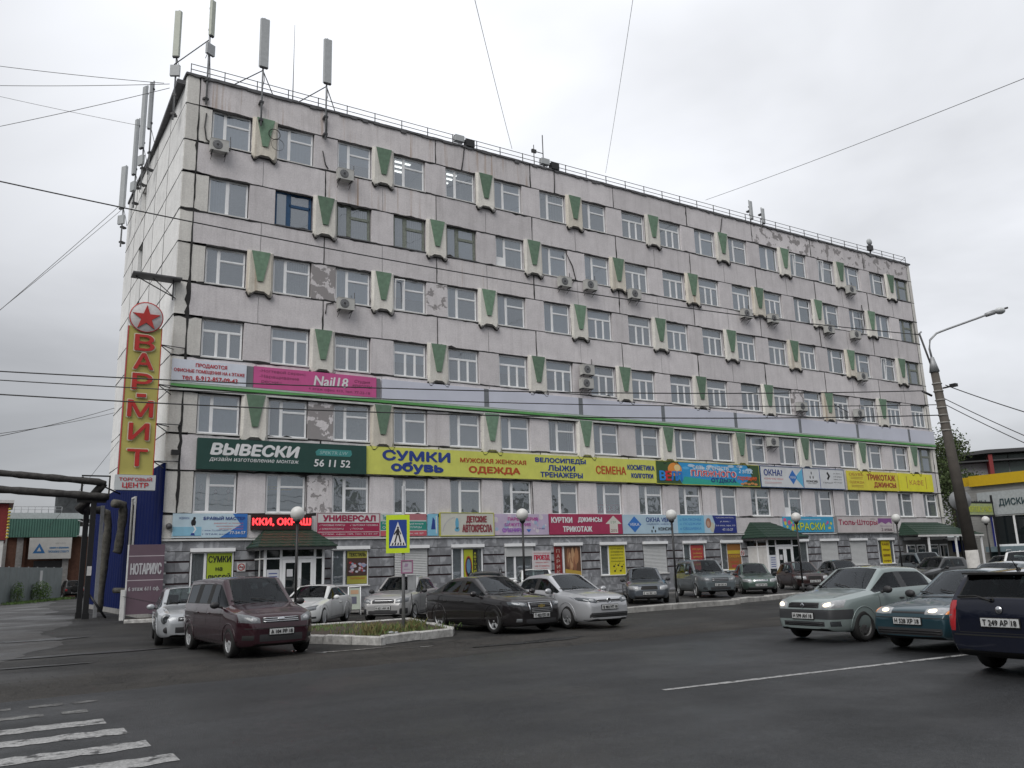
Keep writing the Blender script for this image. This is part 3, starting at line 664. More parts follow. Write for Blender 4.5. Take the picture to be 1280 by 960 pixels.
# second band
Zb,Zt=6.12,7.42
r=board('sign_makers_board',.68,8.24,Zb-.03,Zt,(.012,.055,.045),'dark green board with large white Vyveski lettering','shop sign',depth=.22,y=-.02)
T(r,'ВЫВЕСКИ',.55,4.35,.64,1.12,WHT,.07,.18); T(r,'дизайн изготовление монтаж',.50,4.35,.33,.56,WHT,.012,.18)
shape(r,[(5.15,.78),(6.75,.78),(6.85,.88),(6.8,1.08),(5.25,1.08),(5.1,.95)],(.05,.25,.24),'emblem'); T(r,'SPEKTR LW',5.3,6.65,.85,1.0,(.35,.5,.5),.01,.2,); T(r,'56 11 52',5.05,6.75,.28,.60,WHT,.03,.1)
r=board('clothing_market_banner',8.27,26.1,Zb,Zt+.02,YEL,'very long lemon yellow banner reading bags, shoes, clothes, seeds','shop sign',depth=.12,y=-.02)
T(r,'СУМКИ',.85,4.40,.70,1.16,DBL,.075,0); T(r,'обувь',1.3,4.0,.08,.62,DBL,.075); T(r,'МУЖСКАЯ ЖЕНСКАЯ',5.0,8.9,.74,.96,(.45,.08,.02),.05); T(r,'ОДЕЖДА',5.5,8.5,.18,.55,(.45,.08,.02),.07)
T(r,'ВЕЛОСИПЕДЫ',9.5,12.8,.88,1.16,DBL,.06); T(r,'ЛЫЖИ',10.3,12.05,.50,.78,DBL,.06); T(r,'ТРЕНАЖЕРЫ',9.8,12.55,.14,.40,DBL,.06); T(r,'СЕМЕНА',13.5,15.6,.42,.86,(.5,.08,.02),.035)
T(r,'КОСМЕТИКА',15.75,17.74,.72,1.0,DBL,.05); T(r,'колготки',16.0,17.6,.26,.52,DBL,.05)
r=board('beach_travel_banner',26.14,34.7,Zb,Zt,(.03,.30,.62),'colourful travel agency banner with blue sky and green leaves','shop sign',depth=.12,y=-.02,frame=(.45,.45,.08))
shape(r,[(0,0),(2.0,0),(1.6,.5),(2.0,1.0),(1.7,1.3),(0,1.3)],(.04,.09,.03)); shape(r,[(7.0,0),(8.56,0),(8.56,1.3),(7.5,1.3),(7.9,.6)],(.04,.09,.03)); shape(r,[(1.9,0),(7.0,0),(6.2,.42),(4.2,.30),(2.2,.45)],(.03,.38,.30),y=.003)
for q in range(14): shape(r,circ(2.3+q*.42+random.uniform(-.1,.1),1.0+random.uniform(-.1,.2),.28,.09,12),(.45,.6,.75) if q%2 else (.1,.42,.75),y=.0045+q*.0002)
shape(r,circ(1.45,.85,.55,.4,20),(.75,.28,.05),y=.008); shape(r,circ(1.65,.95,.25,.2,14),(.8,.62,.3),y=.010)
for s,x,c in (('В',.25,(.02,.25,.7)),('Е',.72,(.6,.03,.03)),('Л',1.12,(.02,.2,.6)),('Л',1.55,(.02,.2,.6))): text(s,x,x+.42,.20,.72,ink(c),r,-.135,.06)
T(r,'сеть агентств',2.9,5.9,.92,1.14,WHT,.02)
text('ПЛЯЖНОГО',2.72,6.50,.50,.86,ink(WHT),r,-.1295,.09); text('ПЛЯЖНОГО',2.75,6.45,.51,.85,ink((.65,.03,.04)),r,-.134,.03); text('ОТДЫХА',4.35,6.45,.14,.42,ink(DBL),r,-.134,.04)
text('2 этаж',6.75,8.0,.78,1.06,ink((.55,.75,.9)),r,-.134,.03,.15); text('горящие',6.6,8.3,.30,.58,ink((.75,.12,.03)),r,-.134,.03,.2)
for q in range(5): shape(r,circ(7.0+q*.3,.12+.05*(q%2),.16,.07,10),(.6,.25,.08),y=.006)
r=board('windows_advert_board',34.82,43.0,Zb,Zt,(.62,.64,.66),'white board asking OKNA? with a blue diamond and three company panels','shop sign',depth=.16,y=-.02,frame=(.03,.08,.20))
T(r,'ОКНА?',.3,2.0,.72,1.12,DBL,.03); T(r,'КОНЕЧНО VEKA!',.3,2.05,.46,.58,(.6,.12,.12),0); patchr(r,.3,1.9,.28,.30,(.5,.1,.1)); patchr(r,.3,1.9,.2,.215,(.3,.1,.1))
shape(r,[(3.0,.2),(3.4,.66),(3.0,1.15),(2.6,.66)],BLU); T(r,'VEKA',2.72,3.28,.58,.74,WHT,.01); shape(r,[(3.95,.02),(3.95,1.26),(3.2,.66)],CYA,y=.003); patchr(r,3.97,4.03,0,1.3,DBL)
patchr(r,5.65,5.70,0,1.3,DBL)
for a,b in ((4.7,.72),(4.85,1.0),(5.0,.72)): shape(r,circ(a,b,.05,.1,10),BLK)
T(r,'КОНСИБ',4.3,5.4,.38,.52,BLK,.02); T(r,'окна и двери',4.4,5.3,.26,.32,BLK,0); T(r,'ГАРАНТ',6.0,7.0,.34,.44,BLK,0)
shape(r,[(6.5,.55),(6.75,.85),(6.5,1.15),(6.4,1.02),(6.55,.85),(6.4,.68)],BLK)
for q,s in enumerate(('ул. Азина 1','3-й этаж','офис 315','47-10-27')): T(r,s,7.1,7.95,.98-q*.2,1.08-q*.2,BLK,0)
r=board('knitwear_jeans_board',43.5,49.1,Zb-.02,Zt,(.70,.62,.06),'yellow board with brown lettering for knitwear and jeans','shop sign',depth=.12,y=-.02)
T(r,'ОБУВЬ',.15,1.7,.98,1.18,(.35,.06,.03),.01); T(r,'ОДЕЖДА',.15,1.7,.42,.62,(.35,.06,.03),.01)
for z in (.86,.76,.30,.20): patchr(r,.3,1.6,z,z+.03,(.3,.12,.03))
T(r,'ТРИКОТАЖ',2.1,5.3,.72,1.12,(.35,.05,.03),.05); T(r,'ДЖИНСЫ',2.8,5.3,.18,.58,(.35,.05,.03),.05)
r=board('cafe_board',49.3,53.4,Zb,Zt,(.74,.70,.04),'yellow cafe board at the right end of the facade','shop sign',depth=.12,y=-.02)
T(r,'КАФЕ',1.2,2.9,.45,.85,(.45,.12,.05),0); patchr(r,.85,.9,.2,1.1,(.3,.08,.03)); patchr(r,3.2,3.25,.2,1.1,(.3,.08,.03))
# first band above the marble
Zb,Zt=3.24,4.24
r=board('handyman_sign',-.12,2.90,Zb,Zt,(.50,.64,.72),'pale blue sign with a small running figure and red lines of print','shop sign',depth=.06,y=-.02)
shape(r,[(1.9,0),(3.02,0),(3.02,1.0),(2.4,1.0),(2.75,.55)],BLU,y=.003); patchr(r,.02,1.15,.06,.45,(.25,.50,.65)); patchr(r,.02,1.15,.0,.08,(.6,.68,.72))
T(r,'Бравый Мастер'.upper(),1.22,2.92,.74,.90,DBL,.03); T(r,'НОВИНКА',.25,.65,.76,.86,DBL,.01)
for q in range(3): T(r,['ремонт и пошив','изготовление ключей','заточка ножей'][q],1.65+q*.1,2.85,.56-q*.11,.62-q*.11,(.6,.1,.1),0)
T(r,'1 этаж ТЦ ВАР-МИТ',1.2,2.25,.26,.33,DBL,0); T(r,'1 ЭТАЖ вход',1.2,2.25,.10,.18,DBL,.01); T(r,'77-54-57',2.3,2.95,.14,.26,WHT,.02)
for a,b,c,d in ((.85,.80,.055,.06),(.82,.62,.10,.15)): shape(r,circ(a,b,c,d,12),BLK,y=.005)
shape(r,[(.80,.5),(.87,.5),(.95,.35),(.86,.2),(.80,.2),(.88,.34)],(.75,.78,.8),y=.006); shape(r,[(.72,.1),(.9,.1),(.86,.2),(.76,.2)],DBL,y=.006)
r=board('led_ticker',3.05,5.70,3.55,4.20,(.03,.002,.002),'red LED running-text display above the left green porch','display',depth=.14,y=-.02)
T(r,'ККИ, ОКРАШ',.06,2.60,.16,.50,(1.0,.05,.06),.05,0,1.6)
r=board('universal_shop_sign',5.98,8.98,Zb,Zt+.04,CRI,'crimson sign headed Universal on a white strip','shop sign',depth=.06,y=-.02,frame=(.5,.45,.46))
patchr(r,.03,2.97,.62,1.02,(.62,.60,.60)); T(r,'УНИВЕРСАЛ',.28,2.78,.69,.95,CRI,.075)
T(r,'ГАЗОВЫЕ ПЛИТЫ',.22,1.30,.47,.55,WHT,.01); T(r,'ЭЛЕКТРОПЛИТЫ',.22,1.24,.30,.38,WHT,.01); T(r,'БЫТОВАЯ ТЕХНИКА',1.68,2.92,.47,.55,WHT,.01); T(r,'ПОСУДА',1.68,2.2,.30,.38,WHT,.01); patchr(r,.05,2.95,.19,.21,WHT); T(r,'1 ЭТАЖ, офис 109, тел. 51-01-07',.1,2.9,.06,.14,WHT,.01)
for x in (.1,1.55):
    for z in (.51,.34): shape(r,[(x,z),(x+.03,z-.05),(x+.08,z+.06),(x+.03,z-.02)],WHT)
r=board('greenhouse_shop_sign',9.03,11.40,Zb,Zt+.04,(.50,.56,.54),'sign with green and red stripes behind the pedestrian crossing sign','shop sign',depth=.06,y=-.02)
patchr(r,0,2.37,.28,.68,(.02,.25,.20)); patchr(r,0,2.37,.0,.24,(.5,.10,.13)); patchr(r,1.15,2.37,.74,1.04,(.42,.16,.18)); T(r,'Теплотехника',.1,1.0,.76,.96,(.03,.3,.28),.02); T(r,'Окна',.1,.6,.34,.46,WHT,.01); T(r,'Рассрочка',.1,.9,.52,.64,WHT,.01); T(r,'Надёжные',1.3,2.2,.52,.62,WHT,0); T(r,'ТЕПЛИЦЫ',1.3,2.1,.34,.46,WHT,.01); T(r,'2 этаж, оф. 207',1.2,2.2,.06,.16,WHT,0)
r=board('small_blue_sign',11.46,12.02,Zb,Zt+.04,(.22,.50,.66),'narrow light blue sign with a dark mark between wider signs','shop sign',depth=.06,y=-.02)
shape(r,[(.18,.3),(.42,.3),(.38,.75),(.28,.9)],DBL); patchr(r,.44,.5,.1,.95,(.6,.65,.7))
r=board('child_seat_shop_sign',12.14,15.12,Zb,Zt+.08,(.56,.56,.50),'cream sign framed in yellow with outlined red letters for child seats','shop sign',depth=.10,y=-.02,frame=(.45,.45,.05))
for s,x0,x1,z0,z1 in (('ДЕТСКИЕ',1.45,2.55,.60,.92),('АВТОКРЕСЛА',1.22,2.85,.18,.50)):
    text(s,x0-.02,x1+.02,z0-.02,z1+.02,ink((.25,.05,.06)),r,-.108,.05); text(s,x0,x1,z0,z1,ink((.70,.50,.50)),r,-.112,.01)
shape(r,circ(.90,.58,.10,.28,14),(.12,.38,.55)); patchr(r,.82,1.0,.35,.40,(.1,.1,.12)); shape(r,circ(.90,.28,.14,.10,12),(.15,.4,.55))
arc=circ(.85,.15,.72,.72,12,PI*.55,PI); 
for a in arc: shape(r,circ(a[0],a[1],.035,.05,6),(.45,.45,.45))
r=board('perfume_shop_sign',15.15,18.50,Zb,Zt+.06,(.50,.42,.56),'pale lilac floral sign partly behind a globe lamp','shop sign',depth=.06,y=-.02)
for q in range(26): shape(r,circ(random.uniform(.1,3.2),random.uniform(.08,1.0),random.uniform(.05,.16),None,9),random.choice([(.62,.58,.62),(.45,.25,.55),(.60,.50,.60),(.35,.45,.6)]),y=.0032+q*.00012)
T(r,'ПАРФЮМЕРИЯ',.85,2.65,.72,.90,(.45,.03,.25),.02); T(r,'БИЖУТЕРИЯ',.65,2.2,.44,.60,(.45,.05,.35),.02); T(r,'СУВЕНИРЫ',.5,1.75,.15,.34,(.30,.08,.5),.03); T(r,'2 этаж',2.6,3.1,.28,.36,DBL,0)
shape(r,[(1.95,.28),(2.25,.28),(2.1,.12)],(.05,.15,.5),y=.008)
r=board('jackets_jeans_sign',18.54,23.42,Zb,Zt+.08,(.36,.03,.09),'raspberry red sign for jackets and jeans with a white up arrow','shop sign',depth=.10,y=-.02)
T(r,'КУРТКИ',.12,1.45,.62,.90,WHT,.06); T(r,'ДЖИНСЫ',1.85,3.45,.62,.90,WHT,.06); T(r,'ТРИКОТАЖ',.85,2.75,.14,.42,WHT,.06)
shape(r,[(3.98,.05),(4.55,.05),(4.55,.55),(4.82,.55),(4.26,1.0),(3.70,.55),(3.98,.55)],(.62,.60,.55)); T(r,'2 ЭТ.',4.05,4.48,.58,.70,GRN,.01); T(r,'205',4.05,4.48,.12,.26,(.2,.05,.05),.01)
r=board('veka_windows_sign',23.46,32.35,Zb,Zt+.06,(.42,.56,.66),'long light blue sign for plastic windows with a navy right end','shop sign',depth=.08,y=-.02)
shape(r,[(.85,.08),(1.35,.52),(.85,.98),(.35,.52)],BLU); T(r,'VEKA',.5,1.2,.44,.60,WHT,.01); T(r,'ОКНА VEKA',1.7,3.75,.66,.92,DBL,.02); T(r,'НАДЕЖНО, НАВСЕГДА',1.75,3.75,.48,.58,DBL,0); T(r,'КОНСИБ',2.6,3.65,.18,.36,BLK,.03)
for a,b in ((2.1,.14),(2.22,.34),(2.36,.14)): shape(r,circ(a,b,.05,.08,8),BLK)
patchr(r,4.1,6.2,.02,1.04,(.16,.44,.64))
for q,s in enumerate(('o БАЛКОНЫ','o ЛОДЖИИ','o ОБШИВКА')): T(r,s,4.25,5.95,.72-q*.26,.88-q*.26,BLU,.01)
shape(r,circ(6.55,.60,.22,.30,14),(.35,.17,.11),y=.005); shape(r,circ(6.52,.55,.12,.18,12),(.5,.33,.25),y=.007); shape(r,circ(6.85,.35,.2,.3,12),(.5,.5,.4),y=.0045)
shape(r,[(6.9,0),(8.88,0),(8.88,1.05),(6.9,1.05),(7.1,.52)],(.015,.03,.20),y=.009)
for q,(s,a,b,h) in enumerate((('КОМПАНИЯ «ПЛАСТОКНА»',7.2,8.7,.07),('ул. Азина, 1',7.5,8.35,.11),('3-й этаж, офис 315',7.15,8.75,.12),('47-10-27',7.65,8.55,.15))): text(s,a,b,.88-q*.25,.88-q*.25+h,ink(WHT),r,-.096,.01)
r=board('paints_sign',36.6,41.45,Zb,Zt,(.05,.33,.55),'turquoise sign with bright yellow letters for paints','shop sign',depth=.10,y=-.02)
text('КРАСКИ',1.0,3.9,.14,.62,ink((.05,.25,.05)),r,-.108,.06); text('КРАСКИ',1.02,3.88,.15,.61,ink((.62,.68,.05)),r,-.112,.02); T(r,'строительные материалы',1.1,3.6,.76,.86,WHT,0)
for q in range(16): shape(r,circ(random.choice([random.uniform(.1,.9),random.uniform(4.1,4.7)]),random.uniform(.1,.9),random.uniform(.06,.16),None,8),random.choice([(.6,.1,.25),(.6,.55,.08),(.1,.4,.15),(.6,.6,.65)]),y=.0034+q*.0002)
r=board('curtains_shop_sign',41.72,47.8,Zb-.04,Zt+.04,(.52,.48,.48),'white sign reading tulle and curtains in crimson letters','shop sign',depth=.18,y=-.02,frame=(.25,.25,.25))
T(r,'Тюль·Шторы',.15,4.3,.42,.86,CRI,.02); shape(r,[(4.4,.95),(5.95,.95),(5.95,.55),(5.6,.7),(5.2,.55),(4.8,.7),(4.4,.55)],(.22,.08,.25)); T(r,'2 этаж',4.7,5.9,.08,.28,(.15,.1,.12),.02); T(r,'Кружевница',4.6,5.9,.36,.48,(.3,.2,.3),0); T(r,'нить',3.6,4.1,.86,.94,(.15,.1,.12),0)
# things fixed on the marble
r=board('notary_board',-1.72,-.40,.30,2.98,(.13,.085,.11),'dull purple board with white notary lettering at the building corner','sign',depth=.06,y=-.32)
patchr(r,.0,1.32,2.22,2.25,(.5,.45,.48)); patchr(r,.0,1.32,1.28,1.31,(.5,.45,.48)); T(r,'НОТАРИУС',.10,1.22,1.52,1.95,(.50,.50,.52),.03); T(r,'6 этаж 611 оф.',.06,1.20,.85,1.05,(.50,.50,.52),.02)
MB().box(-.05,0,-.07,.0,-.2,2.68,M_white2).build('post',r)
def poster(name,i,x0,x1,z0,z1,col,label,cat='poster'): return board(name,W0(i)+x0,W0(i)+x1,z0,z1,col,label,cat,depth=.012,y=.018)
r=poster('bags_poster',0,.70,1.70,1.10,2.60,(.36,.46,.03),'lime green window poster advertising bags, left of the left porch')
T(r,'СУМКИ',.05,.95,1.12,1.38,BLK,.03); T(r,'на',.35,.62,.78,.92,BLK,.03); T(r,'ЛЮБОЙ',.04,.95,.38,.66,BLK,.03)
r=poster('textile_poster',2,.75,1.70,1.12,2.58,(.38,.36,.06),'textile shop poster with heaped pillows on a dark ground')
shape(r,[(0,.35),(.95,.35),(.95,1.15),(0,1.15)],(.07,.035,.03)); T(r,'ТЕКСТИЛЬ',.08,.88,1.22,1.38,BLK,.03); T(r,'постельное',.15,.85,.20,.29,(.5,.1,.02),0)
for q in range(26): shape(r,circ(random.uniform(.15,.85),random.uniform(.5,.95),random.uniform(.04,.12),.05,7),random.choice([(.55,.55,.6),(.3,.35,.5),(.5,.35,.4),(.5,.05,.06)]),y=.0045+q*.0003)
r=poster('car_parts_poster',4,.70,1.45,.95,2.55,(.42,.46,.03),'x')
r['label']='yellow poster with a black-framed blue car front, window behind the black sedan'
shape(r,[(.5,0),(.75,0),(.75,1.6),(.5,1.6)],BLK); shape(r,circ(.25,.75,.2,.55,16),(.4,.06,.03)); shape(r,circ(.25,.75,.16,.48,16),BLK,y=.006); shape(r,circ(.25,.80,.12,.36,14),(.12,.22,.35),y=.008)
for q in range(8): T(r,'АВТОХИМИ'[q],.55,.68,1.35-q*.17,1.47-q*.17,(.5,.5,.03),.02)
r=poster('leather_poster',6,.0,.5,1.0,2.62,(.22,.02,.02),'narrow dark red strip poster with vertical letters in a shop window')
for q in range(5): T(r,'ПАРИК'[q],.15,.35,1.3-q*.27,1.48-q*.27,(.5,.35,.3),.02)
r=poster('hair_poster',6,.68,1.72,1.0,2.62,(.13,.06,.03),'brown and gold poster with flowing wavy shapes in a shop window')
for q in range(16): shape(r,circ(.2+.04*q,.9+.3*math.sin(q),.10,.38,9),random.choice([(.40,.20,.10),(.25,.11,.06),(.5,.30,.16)]),y=.003+q*.0004)
shape(r,[(0,0),(1.04,0),(1.04,.3),(0,.45)],(.45,.30,.05),y=.012)
r=poster('yellow_price_poster',7,.62,1.72,1.05,2.62,(.58,.52,.02),'bright yellow poster with black scissors-like marks and printed lines')
for q in range(5): T(r,['ОПТИКА','изготовление очков','ремонт','проверка зрения','скидки'][q],.12,.98,1.35-q*.17,1.43-q*.17,BLK,0)
for a,b in ((.3,.45),(.6,.5),(.85,.42),(.35,.2),(.75,.2)): shape(r,circ(a,b,.07,.05,7),BLK); shape(r,[(a,b),(a+.14,b+.12),(a+.11,b+.14)],BLK,y=.006)
r=poster('red_sale_poster',9,.60,1.60,1.0,2.55,(.40,.05,.05),'faded red poster in the window right of the closed pale shutter')
for q in range(5): T(r,['КРЕДИТ','ЗАЙМЫ','деньги','сразу','до зарплаты'][q],.15,.85,1.25-q*.22,1.37-q*.22,(.6,.35,.1),.02)
r=poster('loan_poster',10,.55,1.68,.95,2.58,(.28,.12,.03),'orange and red poster with a yellow header left of the middle porch')
patchr(r,0,1.13,1.05,1.25,(.55,.42,.03)); patchr(r,0,1.13,.04,.16,(.5,.42,.03)); T(r,'СКИДКИ',.1,1.0,.8,.98,(.6,.35,.05),.02); T(r,'на всё',.2,.9,.5,.66,(.5,.1,.05),.02); patchr(r,.3,.95,.24,.4,(.4,.05,.05))
r=poster('yellow_column_poster',15,.35,1.35,1.0,2.65,(.58,.47,.01),'deep yellow tall poster in the window left of the right porch')
for q in range(4): T(r,['КАФЕ','обеды','выпечка','кофе'][q],.12,.88,1.3-q*.38,1.45-q*.38,(.2,.08,.02),.02)
r=board('no_parking_notice',17.42,18.60,1.40,2.42,(.60,.57,.58),'white notice with red text about passage on the marble wall','sign',depth=.03,y=-.01)
T(r,'ПРОТИВОПОЖАРНЫЙ',.1,1.08,.86,.94,RED,.01); T(r,'ПРОЕЗД',.12,1.06,.52,.80,(.5,.02,.06),.05); T(r,'машины здесь',.2,.98,.38,.45,RED,.01); T(r,'не ставить',.15,1.05,.20,.28,RED,.01); T(r,'не стоянка',.3,.9,.06,.13,RED,.01)
for j,(x,z) in enumerate(((2.55,1.82),(32.55,1.85))):
    r=board('no_smoking_sign',x,x+.36,z,z+.36,(.6,.6,.6),['small square no smoking sign left of the left porch','small square no smoking sign left of the middle porch'][j],'sign',depth=.02,y=-.01)
    shape(r,circ(.18,.18,.15,.15,20),(.4,.03,.03)); shape(r,circ(.18,.18,.11,.11,20),(.6,.6,.6),y=.006); shape(r,[(.09,.25),(.25,.09),(.27,.11),(.11,.27)],(.4,.03,.03),y=.008); shape(r,[(.08,.16),(.28,.16),(.28,.2),(.08,.2)],BLK,y=.007)
# things stuck in 2nd floor windows
for (i,x0,x1,z0,z1,c,s,tc_,lab) in ((1,.15,1.2,5.30,5.50,(.55,.45,.08),'СВАДЬБА',BLK,'yellow paper letters strip in the window over the LED display'),(7,.1,1.65,4.42,4.9,(.50,.06,.08),'77-22-88',(.6,.5,.5),'red strip with phone digits low in a window over the jeans sign'),(11,.65,1.5,4.5,5.4,(.12,.42,.42),'204',(.6,.65,.65),'teal sheet with office number 204 in a second-row window'),(12,.65,1.5,4.5,5.4,(.16,.46,.46),'234',(.05,.25,.28),'pale teal sheet with number 234, one window right of 204')):
    r=board('window_notice',W0(i)+x0,W0(i)+x1,z0,z1,c,lab,'notice',depth=.012,y=.235); T(r,s,.06,(x1-x0)-.06,(z1-z0)*.25,(z1-z0)*.75,tc_,.02)
r=board('green_figure_poster',W0(0)+.1,W0(0)+1.68,4.33,5.9,(.30,.50,.42),'pale green poster with sketched women filling the leftmost lower window','poster',depth=.012,y=.235)
for a,b in ((.25,1.05),(.85,.85),(1.38,.9)): shape(r,circ(a,b,.09,.12,12),(.06,.05,.05)); shape(r,circ(a,b-.02,.055,.08,10),(.5,.42,.35),y=.006); shape(r,[(a-.2,b-.6),(a+.2,b-.6),(a+.08,b-.15),(a-.08,b-.15)],(.38,.55,.42)); shape(r,[(a-.05,b-.5),(a+.1,b-.5),(a+.03,b-.2)],(.5,.6,.45),y=.006)
# ---- vertical shop sign at the corner, on brackets
r=empty('trade_centre_sign',(-2.33,-.55,5.1),0,'tall olive vertical sign with red letters and a red star disc at the corner','sign')
M_ol=mat('olive_sign_face',(.46,.41,.11),.45,var=.10,scale=1.2); M_redl=mat('red_channel_letter',(.45,.025,.02),.35,var=.1,scale=2); M_cream=mat('cream_letter_edge',(.62,.56,.42),.5)
MB().box(0,1.24,-.18,0,.62,6.75,M_ol).build('board',r)
mb=MB(); bars(mb,[(-.03,0,.62,6.75),(1.24,1.27,.62,6.75)],-.20,.01,M_redl); mb.build('red_edge',r)
for q,s in enumerate('ВАР-МИТ'):
    z1=[6.38,5.60,4.74,3.93,3.62,2.68,1.62][q]; h=.66 if s!='-' else .13
    if s=='-': z1=3.90
    hw={'-':.17,'М':.46}.get(s,.36)
    text(s,.62-hw-.035,.62+hw+.035,z1-h-.035,z1+.035,M_cream,r,-.24,.035,0,.05,'letter_edge'); text(s,.62-hw,.62+hw,z1-h,z1,M_redl,r,-.27,.03,0,.02,'letter')
mb=MB(); mb.lathe([(0,-.26),(.62,-.26),(.66,-.22),(.66,0),(0,0)],(.62,0,7.15),32,'y',mat('star_disc_white',(.55,.53,.53),.5)); mb.build('disc',r)
mb=MB(); mb.lathe([(.62,-.262),(.66,-.262),(.66,-.265),(.62,-.265)],(.62,0,7.15),32,'y',M_redl); mb.build('disc_rim',r)
starmesh(.62,7.12,.56,-.31,-.255,M_redl).build('star',r)
MB().box(-.12,1.36,-.26,.02,0,.60,mat('lightbox_white',(.52,.55,.56),.4,var=.04)).build('name_plate',r)
text('ТОРГОВЫЙ',.02,1.22,.36,.52,ink(RED),r,-.27,.02); text('ЦЕНТР',.15,1.10,.06,.29,ink(RED),r,-.27,.03)
br=MB()
for z in (6.1,4.4,2.75,1.2):
    for dz in (-.0,-.28): br.tube([(1.24,-.05,z),(1.85,.5,z+dz)],.022,6,M_tin)
    br.tube([(1.24,-.05,z),(2.3,.52,z+.1)],.022,6,M_tin)
br.build('bracket',r)
# canopy shelf above the sign
r=empty('steel_shelf',(-.55,-.05,14.25),0,'thin rusty steel shelf on braces at the corner above the star sign','shelf')
MB().box(-1.75,.2,-.45,.35,0,.06,M_tin).build('plate',r)
mb=MB(); mb.tube([(-1.6,0,0),(.0,.0,-.75)],.025,6,M_tin); mb.tube([(-.1,-.1,-.9),(-.1,-.1,0)],.03,6,M_tin); mb.tube([(-.9,0,0),(.05,.0,-.8)],.02,6,M_tin); mb.build('brace',r)
# ================= PORCHES =================
M_tile=mat('green_roof_tile',(.012,.036,.022),.55,var=.25,scale=9,bump=.5,bscale=12)
def hip_roof(x0,x1,y,z0,tx0,tx1,z1,rows=6):
    # eave at y (negative), top edge against the wall at y=-.02 ; stepped tile courses
    mb=MB(); n=rows
    def L(t): # outline at fraction t from eave to top
        return (x0+(tx0-x0)*t,x1+(tx1-x1)*t,y*(1-t)+(-.12)*t,z0+(z1-z0)*t)
    for i in range(n):
        a=L(i/n); b=L((i+1)/n); d=.03
        m=max(3,int((a[1]-a[0])/.22)); V=[];F=[]
        for j in range(m+1):
            s=j/m; w=.018*math.cos(PI*2*s*m/1.0*.5) if j%2 else -.0
            V+=[(a[0]+(a[1]-a[0])*s,a[2],a[3]+d+w),(b[0]+(b[1]-b[0])*s,b[2],b[3]+w*.5),(a[0]+(a[1]-a[0])*s,a[2],a[3]-.01)]
        for j in range(m): F+=[(3*j,3*j+3,3*j+4,3*j+1),(3*j+2,3*j+5,3*j+3,3*j)]
        mb.add(V,F,M_tile)
        for (xa,xb) in ((a[0],b[0]),(a[1],b[1])):
            V=[(xa,a[2],a[3]+d),(xb,b[2],b[3]),(xb,0,b[3]),(xa,0,a[3]+d),(xa,a[2],a[3]-.01),(xa,0,a[3]-.01)]
            F=[(0,1,2,3),(4,0,3,5)] ; mb.add(V,F if xa==a[0] else [f[::-1] for f in F],M_tile)
    e=L(1); mb.box(e[0],e[1],e[2],0,e[3]-.02,e[3]+.03,M_tile)
    mb.add([(x0,y,z0-.012),(x1,y,z0-.012),(x1,0,z0-.012),(x0,0,z0-.012)],[(0,3,2,1)],M_white2)
    return mb
def fascia(x0,x1,y,z): 
    mb=MB(); mb.box(x0,x1,y-.02,y+.02,z-.14,z-.0,M_dark); mb.box(x0-.001,x0+.04,y+.02,0,z-.13,z-.002,M_dark); mb.box(x1-.04,x1+.001,y+.02,0,z-.13,z-.002,M_dark); return mb
M_dglass=mat('dark_shop_glass',(.012,.016,.018),.03,var=0,spec=.8)
